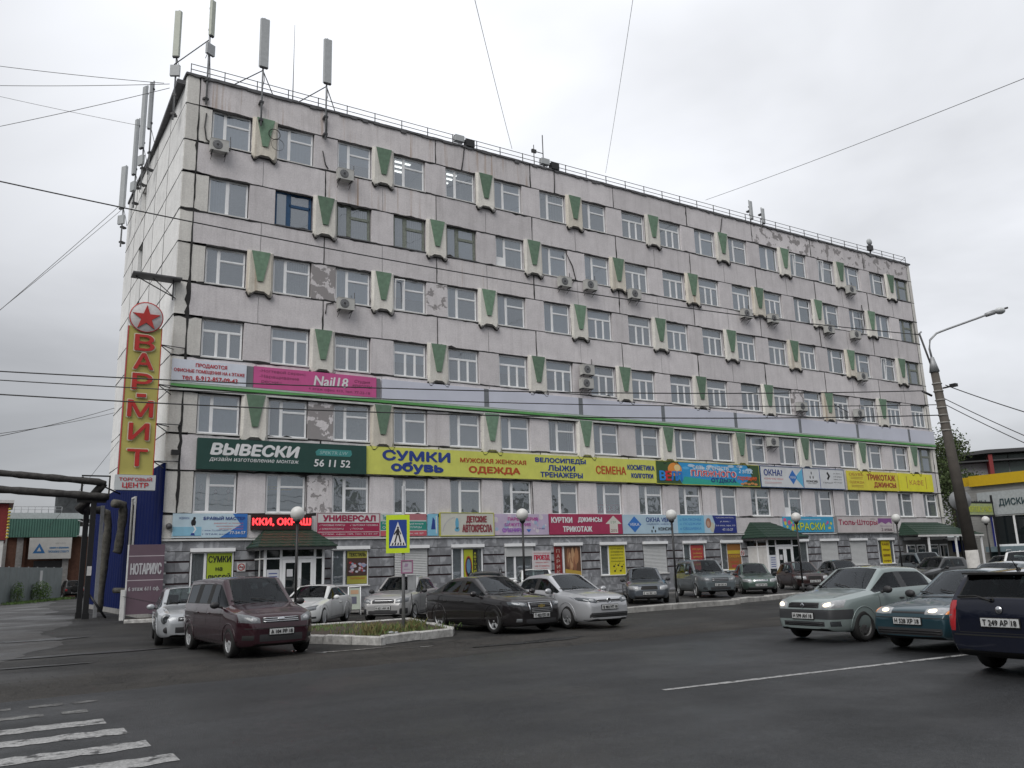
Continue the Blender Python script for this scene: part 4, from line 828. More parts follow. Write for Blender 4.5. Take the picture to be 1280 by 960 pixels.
def porch(x0,x1,y,h,label,name='entrance_porch',door=(.8,2.6),sidepanel=None):
    r=empty(name,(x0,0,.10),0,label,'porch','green roofed entrance porches'); w=x1-x0; t=.06
    mb=MB(); d0,d1=door; zt=h-.45
    bars(mb,[(0,.10,0,h),(w-.10,w,0,h),(d0-.1,d0,0,h),(d1,d1+.1,0,h),(.1,d0-.1,h-t,h),(d0,d1,h-t,h),(d1+.1,w-.1,h-t,h),(.1,d0-.1,zt,zt+t),(d0,d1,zt,zt+t+.04),(d1+.1,w-.1,zt,zt+t),(.1,d0-.1,0,.5),(d1+.1,w-.1,0,.4)],y,y+.08,M_white)
    for a in (0,w-.08): mb.box(a,a+.08,y+.081,0,0,.3,M_white); mb.box(a,a+.08,y+.081,0,h-t,h-.001,M_white); mb.box(a,a+.08,y+.081,0,zt,zt+t,M_white); mb.box(a+.001,a+.079,y*.5-.04,y*.5+.04,.3,h-t,M_white)
    mb.build('frame',r)
    for (a,b,c,d) in ((.1,d0-.1,.5,zt),(d1+.1,w-.1,.4,zt),(.1,d0-.1,zt+t,h-t),(d0,d1,zt+t+.04,h-t),(d1+.1,w-.1,zt+t,h-t)):
        if False: MB().box(a,b,y+.03,y+.05,c,d,M_white2).build('blank_panel',r)
        else: MB().box(a,b,y+.03,y+.05,c,d,M_dglass).build('pane',r)
    for a in (.03,w-.05): MB().box(a,a+.02,y+.08,0,.3,zt,M_dglass if not(sidepanel and a==.03) else M_white2).build('pane' if not(sidepanel and a==.03) else 'blank_panel',r); MB().box(a,a+.02,y+.08,0,zt+t,h-t,M_dglass).build('pane',r)
    dw=(d1-d0)/2
    for q in range(2):
        a=d0+q*dw+.01; b=a+dw-.02; mb=MB(); bars(mb,[(a,a+.13,.02,zt-.01),(b-.13,b,.02,zt-.01),(a+.13,b-.13,zt-.16,zt-.01),(a+.13,b-.13,.02,.42)],y-.02,y+.03,M_white); dr=mb.build('door',r)
        MB().box(a+.13,b-.13,y,y+.02,.42,zt-.16,M_dglass).build('pane',dr)
        hx=b-.07 if q==0 else a+.07; mb=MB(); mb.tube([(hx,y-.03,.8),(hx,y-.12,.85),(hx,y-.12,1.3),(hx,y-.03,1.35)],.016,6,M_grey); mb.build('handle',dr)
    MB().box(d0+.2,d0+.45,y-.005,y+.0,1.45,1.75,ink((.6,.6,.62))).build('paper_note',r)
    mb=MB(); mb.box(.12,d0-.12,y-.005,y+.028,.95,1.75,ink((.6,.62,.66)))
    for q in range(5): mb.box(.2,d0-.2,y-.008,y-.004,1.05+q*.13,1.09+q*.13,ink(DBL))
    mb.build('timetable_panel',r)
    MB().box(-.1,w+.1,y-.5,-.01,-.0999,.06,M_conc).build('step',r)
    return r
p1=porch(3.28,5.85,-1.55,2.62,'left glazed porch with a wavy green tile roof, below the red LED display',door=(.75,2.10))
m=hip_roof(-.38,3.0,-2.0,2.68,.34,2.5,3.42); m.build('tiled_roof',p1); fascia(-.34,2.96,-1.95,2.68).build('fascia',p1)
p2=porch(33.2,36.1,-1.6,2.7,'middle white glazed porch with a green hipped roof, behind the parked cars',door=(.80,2.15),sidepanel=True)
m=hip_roof(-.42,3.35,-2.0,2.8,.4,2.2,3.75); m.build('tiled_roof',p2); fascia(-.38,3.31,-1.95,2.8).build('fascia',p2)
p3=empty('entrance_canopy',(48.4,0,.1),0,'wide green sloping canopy on thin white posts at the right end of the building','porch','green roofed entrance porches')
m=hip_roof(0,8.0,-1.7,2.85,.7,5.0,3.75); m.build('tiled_roof',p3); MB().box(0,8.0,-1.72,-1.6,2.70,2.83,M_white2).build('fascia',p3)
for x in (1.1,4.4,7.7): MB().box(x,x+.11,-1.65,-1.54,0,2.7,M_white).build('post',p3)
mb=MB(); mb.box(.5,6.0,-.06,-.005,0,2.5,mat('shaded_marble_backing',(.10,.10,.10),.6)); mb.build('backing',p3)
for x in (.8,2.0,3.6,4.8):
    dm=MB(); bars(dm,[(x,x+.08,.1,2.2),(x+.92,x+1.0,.1,2.2),(x+.08,x+.92,2.1,2.2),(x+.08,x+.92,.1,.3)],-.12,-.06,M_white); d=dm.build('door',p3); MB().box(x+.08,x+.92,-.1,-.08,.3,2.1,M_dglass).build('pane',d)
# ================= BLUE CLADDING AT THE LEFT =================
M_blue=mat('blue_corrugated_sheet',(.005,.012,.075),.8,spec=.12,var=.12,scale=1.5)
ba=empty('blue_annex',(-.62,-.18,0),PI/2+math.radians(1.95),'deep blue corrugated metal cladding wrapped round the left end wall','annex')
mb=MB(); n=120; L_=21.8; V=[];F=[]
for i in range(n+1):
    x=L_*i/n; yy=(.0,.03,.03,.0)[i%4]; V+=[(x,yy,.25),(x,yy,6.25)]
for i in range(n): F.append((2*i+2,2*i,2*i+1,2*i+3))
mb.add(V,F,M_blue); mb.build('corrugated_wall',ba)
MB().box(0,.02,-.10,.0,.25,6.3,M_blue).box(0,L_,-.10,-.005,6.24,6.30,M_blue).box(0,L_,-.08,.02,.0,.25,M_conc).box(16.3,L_,-.24,-.20,.25,6.24,M_blue).build('end_trim',ba)
wf=MB(); bars(wf,[(5.6,5.68,2.9,5.4),(6.5,6.58,2.9,5.4),(5.68,6.5,2.9,2.98),(5.68,6.5,5.32,5.4)],.03,.10,M_white2)
w=wf.build('window',ba); MB().box(5.68,6.5,.035,.06,2.98,5.32,M_dglass).build('pane',w)
# ================= HEATING PIPES ON POSTS =================
M_pipe=mat('tarred_pipe_wrap',(.04,.038,.037),.8,var=.5,scale=5,bump=.8,bscale=14); M_wrap=mat('torn_grey_wrap',(.12,.115,.10),.9,var=.45,scale=6,bump=.8,bscale=12)
def lumpy(pts,r,seed,n=10,amp=.12,m=M_pipe):
    rr=random.Random(seed); P=[];R=[]
    for a,b in zip(pts[:-1],pts[1:]):
        a,b=Vector(a),Vector(b); k=max(2,int((b-a).length/.3))
        for i in range(k): P.append(a.lerp(b,i/k)); R.append(r*(1+rr.uniform(-amp,amp)))
    P.append(Vector(pts[-1])); R.append(r); return MB().tube(P,R,n,m)
hp=empty('heating_pipeline',(-2.6,5,0),0,'pair of tarred overhead heating pipes on black posts entering from the left','pipeline')
lumpy([(-14,1.0,7.1),(-3.9,.2,6.30),(.05,.0,5.98),(.35,.1,5.9)],.15,1).build('pipe',hp)
lumpy([(-14,.2,5.95),(-3.9,0,5.58),(.05,-.2,5.32),(.5,-.1,5.3)],.16,2).build('pipe',hp)
lumpy([(.30,.1,5.92),(-.15,.5,5.3),(-.55,.9,4.85),(-.35,1.2,4.75),(.5,1.6,4.85)],.19,3).build('pipe',hp)
lumpy([(.3,2.3,4.9),(.75,2.4,4.75),(.85,2.5,4.2),(.80,2.6,2.2),(.7,2.7,.2)],.19,4,m=M_wrap).build('pipe',hp)
lumpy([(.9,1.5,5.15),(1.35,1.8,5.1),(1.40,1.9,4.6),(1.3,2.0,3.0),(1.25,2.0,2.85)],.19,5,m=M_wrap).build('pipe',hp)
lumpy([(1.2,1.6,1.15),(2.1,.8,1.1)],.12,6,m=M_wrap).build('pipe',hp)
for (x,y,h) in ((-.05,0,5.3),(-.22,1.2,5.4)):
    mb=MB(); mb.box(x-.11,x+.11,y-.11,y+.11,-.1,h,M_black); mb.box(x-.14,x+.14,y-.14,y+.14,-.1,.25,M_black); mb.build('post',hp)
mb=MB(); mb.box(-.75,.45,-.1,.1,5.05,5.2,M_black); mb.box(-.62,-.54,-.05,.05,5.2,6.2,M_black); mb.box(.50,.56,-.05,.05,5.2,6.25,M_black); mb.box(-.62,.56,-.04,.04,6.22,6.28,M_black); mb.tube([(0,0,1.1),(.75,-.2,.0)],.05,6,M_black); mb.build('crossbeam',hp)
mb=MB(); mb.box(.35,.5,1.0,1.15,.0,5.0,M_grey); mb.build('white_post',hp)
MB().box(-.13,.05,-.14,-.115,1.85,2.25,M_white2).build('paper_notice',hp)
def wire(name,pts,r,m,label,group=None,sag=0,n=24):
    if len(pts)==2:
        a,b=Vector(pts[0]),Vector(pts[1]); pts=[a.lerp(b,i/n)-Vector((0,0,sag*4*(i/n)*(1-i/n))) for i in range(n+1)]
    o=MB().tube(pts,r,5,m).build(name); return tag(o,label,'cable',group)
# ================= LEFT BACKGROUND =================
M_brick=mat('rusty_brick_wall',(.12,.058,.038),.9,var=.22,scale=3,bump=.4)
M_gcor=mat('sea_green_corrugated',(.035,.105,.08),.6,var=.12,scale=1.5)
wh=empty('warehouse',(-7.2,60,0),0,'low warehouse with a sea green corrugated parapet and brick walls, past the gate','warehouse')
mb=MB(); mb.box(0,3.4,0,14,0,6.0,M_brick); mb.box(3.4,9.5,.35,14,0,6.0,M_brick); mb.build('wall',wh)
for x in (1.2,2.6,6.7,9.0): MB().box(x,x+.55,-.18,.0,0,5.95,M_conc if x<7 else M_brick).build('pier',wh)
mb=MB(); n=110; V=[];F=[]
for i in range(n+1):
    x=1.7+6.3*i/n; yy=-.5-(.0,.05)[(i//2)%2]; V+=[(x,yy,5.92),(x,yy+.25,7.75)]
for i in range(n): F.append((2*i,2*i+2,2*i+3,2*i+1))
mb.add(V,F,M_gcor); mb.box(1.7,8.0,-.24,.4,5.95,7.7,M_gcor); mb.build('green_parapet',wh)
MB().box(.6,10.6,-.2,14,7.76,8.35,mat('pale_sheet_roof',(.42,.47,.47),.6,var=.12)).build('roof',wh)
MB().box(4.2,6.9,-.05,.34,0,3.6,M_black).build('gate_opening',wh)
tk=MB(); tk.lathe([(0,8.2),(1.15,8.2),(1.15,10.4),(1.2,10.4),(1.2,10.5),(0,10.55)],(6.9,3,0),20,'z',M_tin); tk.build('roof_tank',wh)
cg=MB()
for i in range(5): cg.tube([(8.0+i*.55,-.3-i*.3,7.5-i*.25),(8.0+i*.55,-.3-i*.3,6.3+i*.1)],.04,5,M_grey)
cg.tube([(7.8,-.5,7.6),(10.8,-2.4,6.3)],.06,5,M_grey); cg.tube([(7.8,-.5,6.0),(10.8,-2.4,6.2)],.05,5,M_grey); cg.add([(7.8,-.4,7.7),(10.8,-2.4,6.5),(10.8,.5,6.5),(7.8,.5,7.7)],[(0,1,2,3)],mat('pale_sheet_roof')); cg.build('lean_to_roof',wh)
rl=MB()
for i in range(9): rl.tube([(1.5+i*.6,.3,8.35),(1.5+i*.6,.3,9.0)],.03,5,M_grey)
rl.tube([(1.5,.3,9.0),(6.3,.3,9.0)],.03,5,M_grey); rl.tube([(1.5,.3,8.7),(6.3,.3,8.7)],.02,5,M_grey); rl.build('roof_rail',wh)
r=board('warehouse_sign',-3.55,.20,3.78,5.86,(.46,.46,.44),'white sign with a blue triangle emblem over the warehouse gate','sign',depth=.1,y=59.55)
shape(r,[(.35,.55),(1.45,.55),(.9,1.55)],(.02,.12,.30)); shape(r,[(.7,.75),(1.1,.75),(.9,1.15)],(.45,.46,.45),y=.008); T(r,'справки и оформление',1.8,3.5,.95,1.2,(.02,.15,.35),.02); T(r,'ПУСКАЕМ В СУББОТУ',1.7,3.55,.60,.82,(.02,.15,.35),.02); T(r,'МАГАЗИН',2.3,3.2,1.45,1.6,(.3,.3,.3),0)
# red kiosk far left
M_redp=mat('dark_red_cladding',(.20,.02,.02),.6,var=.15)
rk=empty('red_shop',(-12.2,48,0),0,'dark red and white shop building cut by the left edge of the view','shop building')
MB().box(0,6.55,0,8,5.2,8.3,M_redp).build('red_upper_wall',rk); MB().box(0,6.4,.1,8,0,5.15,M_white2).build('white_lower_wall',rk); MB().box(-.3,6.9,-.4,8,8.35,8.6,M_white2).build('roof',rk)
w=MB().box(4.9,5.8,-.06,.0,6.3,7.9,M_white).build('window',rk); MB().box(5.0,5.7,-.08,-.061,6.4,7.8,M_dglass).build('pane',w)
mb=MB()
for q in range(10): mb.sphere((6.62,-.2,5.4+q*.27),.13,8,ink((.45,.35,.04)),(1,1,.8))
mb.build('garland_ornament',rk)
# sheet fence and gate
M_fen=mat('grey_green_sheet',(.14,.165,.165),.6,var=.14,scale=1.5,streak=.3)
fe=empty('sheet_metal_fence',(-5.95,36,0),math.radians(70),'grey sheet metal fence and gate leaf beside the side lane','fence')
nf=7
for i in range(nf): MB().box(i*2.05,i*2.05+2.03,-.03,.03,.1,2.75+.0*i,M_fen).build('fence_sheet',fe)
for i in range(nf+1): MB().box(i*2.05-.04,i*2.05+.03,.035,.12,0,2.8,M_grey).build('post',fe)
MB().box(8.6,9.2,-.045,-.032,1.0,2.5,ink((.5,.5,.5))).build('paper_notice',fe)
fe2=empty('sheet_metal_fence',(-20,35.6,0),0.0,'grey sheet metal fence running off the left edge of the view','fence')
for i in range(7): MB().box(i*2.0,i*2.0+1.98,-.03,.03,.1,2.85,M_fen).build('fence_sheet',fe2)
# grass tufts
M_gr=mat('wild_grass',(.10,.17,.045),.8,var=.4,scale=8); M_gr2=mat('dry_grass',(.17,.15,.06),.8,var=.4,scale=8)
def grass(name,spots,n,h,label,m=M_gr,m2=None,seed=1,w=.012):
    rr=random.Random(seed); mb=MB()
    for (cx,cy,cz,sx,sy,hh) in spots:
        for i in range(n):
            x=cx+rr.gauss(0,sx); y=cy+rr.gauss(0,sy); a=rr.uniform(0,6.28); l=h*hh*rr.uniform(.4,1.1); dx,dy=math.cos(a)*w,math.sin(a)*w; lx,ly=rr.gauss(0,.35)*l,rr.gauss(0,.35)*l
            mm=m2 if m2 and rr.random()<.3 else m
            mb.add([(x-dx,y-dy,cz),(x+dx,y+dy,cz),(x+lx*.4+dx*.7,y+ly*.4+dy*.7,cz+l*.6),(x+lx,y+ly,cz+l)],[(0,1,2),(0,2,3)],mm)
    return tag(mb.build(name),label,'grass',kind='stuff')
def leafy(name,c,rad,n,s,m,label,seed,cat='bush'):
    rr=random.Random(seed); mb=MB()
    for i in range(n):
        v=Vector((rr.gauss(0,1),rr.gauss(0,1),rr.gauss(0,1))).normalized()*rr.random()**.4; p=Vector((c[0]+v.x*rad[0],c[1]+v.y*rad[1],max(.02,c[2]+v.z*rad[2])))
        d=Vector((rr.gauss(0,1),rr.gauss(0,1),rr.gauss(0,1))).normalized(); e=d.cross(Vector((rr.random(),rr.random(),rr.random()))).normalized(); k=s*rr.uniform(.6,1.4)
        mb.add([p-d*k,p+e*k*.5,p+d*k,p-e*k*.5],[(0,1,2,3)],m)
    mb.tube([(c[0],c[1],0),(c[0]+.05,c[1],c[2])],.03,5,M_gr2)
    return tag(mb.build(name),label,cat)
leafy('weed_bush',(-4.6,38.4,.7),(.5,.45,1.0),1100,.05,M_gr,'tall green weeds growing against the fence at the far left',1)
leafy('weed_bush',(-2.9,42.6,.7),(.85,.6,1.0),2200,.05,M_gr,'larger clump of green weeds at the foot of the gate sheet',2)
grass('verge_grass',[(-5+i*.55,36.9+i*1.45,.02,.35,.4,1) for i in range(9)],130,.22,'narrow grassy verge along the sheet fence',seed=3,w=.03)
# ================= RIGHT BACKGROUND =================
ts=empty('tyre_shop',(60,1.6,0),-PI/2,'grey sided tyre shop with a broad yellow parapet, behind the leaning pole','shop building')
M_sid=mat('grey_siding',(.30,.30,.29),.7,var=.06,scale=2); M_yel=mat('yellow_fascia',(.56,.37,.01),.5,var=.06)
mb=MB()
for i in range(34): 
    z=.1+i*.2; mb.add([(0,-.02,z),(9.5,-.02,z),(9.5,.0,z+.2),(0,.0,z+.2)],[(0,1,2,3)],M_sid)
mb.box(0,9.5,.0,18,0,6.8,M_sid); mb.build('siding_wall',ts)
MB().box(.9,9.5,-.35,0,6.72,7.55,M_yel).box(-.15,.9,-.02,18,6.80,7.5,M_yel).build('yellow_fascia',ts)
MB().box(1.3,9.5,-.20,-.03,4.4,6.2,mat('pale_blue_grey_board',(.38,.41,.42),.6)).build('sign_board',ts)
for s,a,b in (('ШИНЫ',.35,1.95),('ДИСКИ',2.95,5.0)): text(s,a,b,5.0,5.6,mat('dark_teal_letter',(.02,.05,.06),.5),ts,-.24,.02,0,.03)
for q in range(2):
    x=2.05+q*3.5; mb=MB(); bars(mb,[(x,x+.15,1.95,4.6),(x+3.0,x+3.15,1.95,4.6),(x+.15,x+3.0,4.45,4.6)],-.12,-.03,mat('blue_window_band',(.02,.03,.22),.5)); bars(mb,[(x+.15,x+.3,2.0,4.45),(x+2.85,x+3.0,2.0,4.45),(x+.3,x+2.85,2.0,2.15),(x+.3,x+2.85,4.3,4.45),(x+1.7,x+1.85,2.15,4.3)],-.10,-.03,M_white)
    w=mb.build('window',ts); MB().box(x+.3,x+1.7,-.07,-.04,2.15,4.3,M_dglass).build('pane',w); MB().box(x+1.85,x+2.85,-.07,-.04,2.15,4.3,M_dglass).build('pane',w)
MB().box(1.6,9.5,-.6,-.03,1.6,2.0,mat('blue_grey_canopy',(.16,.22,.25),.6)).build('canopy',ts); MB().box(1.6,9.5,-.05,-.03,.1,1.6,mat('teal_lower_wall',(.03,.07,.08),.6)).build('lower_wall',ts)
lb=empty('low_shed',(57.6,2.9,0),0,'low shed with pale roof and blue panel, between office block and tyre shop','shed')
MB().box(0,6,0,10,0,2.9,mat('dark_fence_board',(.09,.085,.075),.8,var=.2)).build('wall',lb)
MB().add([(-.3,-.3,2.85),(6.5,-.3,2.85),(6.5,8,4.6),(-.3,8,4.6)],[(0,1,2,3)],mat('pale_sheet_roof')).box(-.3,6.5,-.35,-.3,2.6,2.86,M_grey).build('roof',lb)
MB().box(2.2,4.9,-.12,-.01,1.7,2.65,M_blue).build('blue_panel',lb)
bn=empty('street_banner',(54.9,-.9,-.6),-.05,'pale green banner with yellow letters on posts behind the leaning pole','banner')
MB().box(-.2,4.3,-.04,.04,5.0,5.85,mat('pale_green_banner',(.34,.40,.20),.7,var=.15,scale=5)).build('board',bn); text('ШИНОМОНТАЖ 24 ЧАСА',-.0,4.1,5.2,5.65,ink((.50,.55,.08)),bn,-.06,.03)
mb=MB()
for x in (-.2,4.3): mb.box(x-.06,x+.06,-.06,.06,0,6.5,M_black)
mb.box(-.3,4.4,-.05,.05,5.86,6.0,M_black); mb.box(-.3,4.4,-.05,.05,4.85,4.98,M_black); mb.build('frame',bn)
fb=empty('far_hall',(150,64,0),-.9,'far hall with a dark overhanging roof and green glass wall above the tyre shop','building')
MB().box(0,60,0,25,0,18.6,mat('pale_far_wall',(.36,.36,.38),.8,var=.08)).build('wall',fb)
MB().add([(-6,-3,19.4),(14,-3,20.9),(64,-3,20.6),(64,26,20.6),(14,26,20.9),(-6,26,19.4),(-6,-3,18.9),(14,-3,20.2),(64,-3,20.0)],[(0,1,4,5),(1,2,3,4),(6,7,1,0),(7,8,2,1)],M_dark).box(-5.5,60,-2.5,24,18.7,18.95,M_dark).build('roof',fb)
mb=MB()
for i in range(14): mb.box(15+i*3.1,17.9+i*3.1,-.2,-.02,15.2,20.0,mat('dull_green_glass',(.07,.10,.09),.25,var=.2))
mb.build('glass_wall',fb); MB().box(14,60,-.1,-.02,13.2,15.2,M_dark).box(14.2,14.9,-2.6,.1,13,20.0,M_redp).build('dark_band',fb)
rb=empty('brick_shed',(130.5,41,0),-.6,'rust red brick shed roof peeping over the yellow parapet','building')
MB().box(0,9,0,4,0,13.2,mat('rust_wall',(.22,.06,.025),.8,var=.2)).build('wall',rb); MB().box(-.5,9.5,-.5,4.5,13.2,13.45,M_dark).build('roof',rb)
def tree(name,loc,h,rad,n,s,label,seed,m):
    r=empty(name,loc,0,label,'tree'); rr=random.Random(seed); mb=MB(); M_bark=mat('bark',(.06,.05,.04),.95,var=.3,scale=5,bump=.6)
    mb.tube([(0,0,0),(.1,0,h*.35),(-.1,.1,h*.65),(0,0,h*.92)],[h*.025,h*.02,h*.012,h*.004],8,M_bark)
    tips=[]
    for i in range(30):
        z=h*rr.uniform(.25,.9); a=rr.uniform(0,6.28); k=rad*(1-abs(z/h-.5)*1.1)*rr.uniform(.5,1.05); e=Vector((math.cos(a)*k,math.sin(a)*k,z+k*.45)); b=Vector((0,0,z)); mid=b.lerp(e,.5)+Vector((0,0,-.08*k)); mb.tube([b,mid,e],[h*.008,h*.005,h*.002],5,M_bark); tips+= [e,mid,b.lerp(e,.75)]
    tips.append(Vector((0,0,h))); mb.build('trunk',r)
    cb=MB()
    for i in range(n):
        t=rr.choice(tips); p=t+Vector((rr.gauss(0,rad*.17),rr.gauss(0,rad*.17),rr.gauss(0,h*.05))); d=Vector((rr.gauss(0,1),rr.gauss(0,1),rr.gauss(0,.6))).normalized(); e=d.cross(Vector((rr.random(),rr.random(),rr.random()))).normalized(); k=s*rr.uniform(.5,1.3)
        cb.add([p-d*k,p+e*k*.6,p+d*k,p-e*k*.6],[(0,1,2,3)],m)
    cb.build('crown',r); return r
M_leaf=mat('birch_leaf',(.085,.12,.045),.7,var=.5,scale=1.2)
tree('birch_tree',(80.6,14.5,0),14.2,2.7,9000,.13,'loose birch just right of the office block, behind the pole',2,M_leaf)
tree('leafy_tree',(87,17,0),10.5,2.6,5000,.13,'rounder green tree rising above the yellow parapet behind the pole',5,M_leaf)
tree('leafy_tree',(83.5,12,0),8,3.0,4500,.14,'low bushy tree in the gap between the office block and the shed',6,M_leaf)
# low wooded horizon far away on both sides of the street
hz=MB(); rr=random.Random(12); M_far=mat('far_wood',(.045,.065,.04),.9,var=.3,scale=.1)
for i in range(5200):
    a=rr.uniform(0,2*PI); R=rr.uniform(330,380); 
    p=Vector((R*math.cos(a),R*math.sin(a),rr.uniform(0,9)+3*math.sin(a*17)+2*math.sin(a*41))); k=rr.uniform(2,4.5); d=Vector((-math.sin(a),math.cos(a),rr.uniform(-.4,.4))).normalized(); u=Vector((0,0,1))
    hz.add([p-d*k,p-u*k*.8,p+d*k,p+u*k*.9],[(0,1,2,3)],M_far)
tag(hz.build('distant_wood'),'low distant belt of trees on the horizon','wood',kind='stuff')
# trees across the street, behind the photographer: what the panes and car paint mirror
tb=MB(); rr=random.Random(31); M_bt=mat('street_tree_leaf',(.045,.065,.03),.85,var=.4,scale=.4)
for i in range(30000):
    if rr.random()<.62: x,y=rr.uniform(-110,130),-66-rr.random()*8
    else: x,y=-46-rr.random()*8,rr.uniform(-66,14)
    s=x if y<-60 else y
    top_=9.5+2.6*math.sin(s*.23)+1.8*math.sin(s*.61+1); z=rr.random()**.8*top_; p=Vector((x,y,z)); d=Vector((rr.gauss(0,1),rr.gauss(0,1),rr.gauss(0,1))).normalized(); e=d.cross(Vector((rr.random(),rr.random(),rr.random()))).normalized(); k=rr.uniform(.25,.62)
    tb.add([p-d*k,p+e*k*.8,p+d*k,p-e*k*.8],[(0,1,2,3)],M_bt)
tag(tb.build('street_wood'),'dense belt of trees across the street behind the viewer','wood',kind='stuff')
# ================= POLES AND LAMPS =================
bp=empty('concrete_pole',(20.15,-21.4,0),0,'thick leaning concrete lamp pole with a whitewashed foot and curved lamp arm','street lamp')
bx,by,bz=0,0,0; top=(-.30,0.10,7.55)
mb=MB(); mb.tube([(.12,-.05,0),(.09,-.03,1.75)],.195,16,mat('whitewashed_concrete',(.46,.45,.43),.8,var=.2,scale=5,bump=.3),r2=.188); mb.build('whitewashed_foot',bp)
M_pc=mat('brown_grey_concrete',(.085,.075,.065),.85,var=.22,scale=3,bump=.5,bscale=25,streak=.4,scol=(.05,.04,.035))
mb=MB(); mb.tube([(.09,-.03,1.75),top],.188,16,M_pc,r2=.125); mb.build('shaft',bp)
mb=MB()
for z in (5.6,5.85,6.1,6.35,6.6,6.9,7.15): t=z/7.55; mb.lathe([(.148,-.02),(.162,0),(.148,.02)],(.12+(top[0]-.12)*t,-.05+.15*t,z),14,'z',mat('pale_band',(.30,.29,.27),.7))
mb.build('band',bp)
mb=MB(); mb.tube([top,(-.33,.1,8.05)],[.16,.06],12,M_grey); mb.build('collar',bp)
rx=Vector((.853,-.5206,0))
def P3(a,z,d=0): v=rx*a; return (top[0]+v.x,top[1]+v.y,z)
mb=MB(); mb.tube([P3(-.02,8.0),P3(-.06,8.35),P3(-.0,8.65),P3(.25,8.88),P3(.65,9.02),P3(1.7,9.36),P3(2.2,9.53)],.035,8,M_grey); mb.build('lamp_arm',bp)
mb=MB(); mb.tube([P3(2.0,9.46),P3(2.3,9.56)],[.07,.085],8,M_grey); mb.sphere(P3(2.5,9.60),.2,14,mat('lamp_glass',(.55,.57,.58),.15,var=0),(1,.8,.6)); mb.tube([P3(2.25,9.56),P3(2.78,9.70)],.035,6,M_dark); mb.build('lamp_head',bp)
mb=MB(); mb.tube([P3(.05,7.2),P3(-.33,8.9)],.035,6,M_dark); mb.tube([P3(-.38,8.85),P3(-.25,8.95)],.03,5,M_grey); mb.build('mast',bp)
mb=MB(); mb.box(-.08,.08,-.4,-.2,7.0,7.1,M_black); mb.tube([P3(-.5,6.92),P3(-.2,6.75)],.04,5,M_black); mb.tube([P3(.2,7.0),P3(.45,7.05)],.03,5,M_black); mb.build('insulator',bp)
mb=MB(); mb.lathe([(0,-.012),(.33,-.012),(.33,.012),(0,.012)],(0,0,0),28,'x',M_grey); o=mb.build('round_road_sign',None,(20.35,-21.15,3.28),(0,0,math.radians(42))); o.parent=None; tag(o,'round road sign seen from behind, clamped to the leaning concrete pole','road sign')
o.location=(20.50,-21.15,3.35)
# globe lamps
gl_m=mat('opal_globe',(.62,.62,.60),.35,var=.05)
def globe_lamp(x,y,label):
    r=empty('globe_lamp',(x,y,.0),0,label,'street lamp','black posts with white globe lamps')
    mb=MB(); mb.tube([(0,0,0),(0,0,.5)],.06,10,M_black); mb.tube([(0,0,.5),(0,0,3.25)],.042,10,M_black); mb.lathe([(.04,3.2),(.10,3.27),(.11,3.33),(.08,3.34)],(0,0,0),12,'z',M_black); mb.build('post',r)
    MB().sphere((0,0,3.53),.225,22,gl_m).build('globe',r); return r
for x,y,l in ((1.84,-10.63,'globe lamp in front of the left porch and its LED display'),(10.17,-10.73,'globe lamp in front of the lilac perfume sign'),(17.2,-10.98,'globe lamp in front of the long light blue windows sign'),(25.9,-10.0,'globe lamp in front of the turquoise paints sign'),(34.1,-9.66,'globe lamp beside the left edge of the right canopy'),(44.77,-8.43,'globe lamp on the far right in front of the tyre shop')): globe_lamp(x,y,l)
# pedestrian crossing sign on the island
ps=empty('pedestrian_sign',(3.05,-16.05,.15),math.radians(-20),'crossing sign of a walking figure on a fluorescent yellow board on a grey post','road sign')
ps['d']=.03
mb=MB(); mb.tube([(0,0,0),(0,0,3.75)],.045,10,M_grey); mb.build('post',ps)
ps2=empty('sign_face',(-.15,-.07,1.98)); ps2.parent=ps; ps2['d']=.02
MB().box(-.31,.31,-.02,.0,0,1.0,mat('fluorescent_yellow',(.55,.72,.02),.5,var=.04)).build('board',ps2)
MB().box(-.235,.235,-.024,-.018,.13,.87,ink((.01,.05,.27))).build('blue_field',ps2)
shape(ps2,[(-.215,.19),(.215,.19),(0,.82)],(.68,.68,.68),y=.008)
for q in range(5): shape(ps2,[(-.17+q*.075,.20),(-.13+q*.075,.20),(-.11+q*.068,.27),(-.14+q*.068,.27)],BLK,y=.010)
shape(ps2,circ(.0,.66,.026,.03,10),BLK,y=.011); shape(ps2,[(-.05,.47),(.04,.47),(.03,.63),(-.03,.63)],BLK,y=.011); shape(ps2,[(-.04,.48),(.0,.50),(-.06,.28),(-.10,.28)],BLK,y=.012); shape(ps2,[(0,.50),(.045,.48),(.09,.29),(.05,.28)],BLK,y=.012); shape(ps2,[(-.03,.62),(-.01,.58),(-.09,.47),(-.11,.50)],BLK,y=.012); shape(ps2,[(.01,.62),(.03,.60),(.09,.5),(.07,.48)],BLK,y=.012)
r=board('parking_plate',2.97,3.22,1.63,1.91,(.42,.40,.44),'small pale plate with a purple rim below the yellow crossing sign','road sign',depth=.01,y=-16.15,rot=math.radians(-20),frame=(.28,.12,.2))
shape(r,[(.05,.14),(.14,.14),(.16,.22),(.08,.23)],(.3,.2,.3)); patchr(r,.04,.2,.07,.085,(.3,.2,.3))
r=empty('control_box',(3.15,-16.1,1.05),math.radians(-20),'grey metal control box fixed to the sign post','box'); MB().box(.0,.22,-.06,.10,.1,.50,M_grey).build('case',r); MB().box(.02,.20,-.07,-.061,.12,.48,mat('box_door',(.28,.29,.30),.5)).build('door',r)
mb=MB(); mb.tube([(3.25,-16.1,1.08),(3.35,-16.0,.6),(3.75,-15.9,.25),(3.9,-15.8,.17)],.012,5,M_black); tag(mb.build('power_cable'),'thin black cable hanging from the control box to the soil','cable')
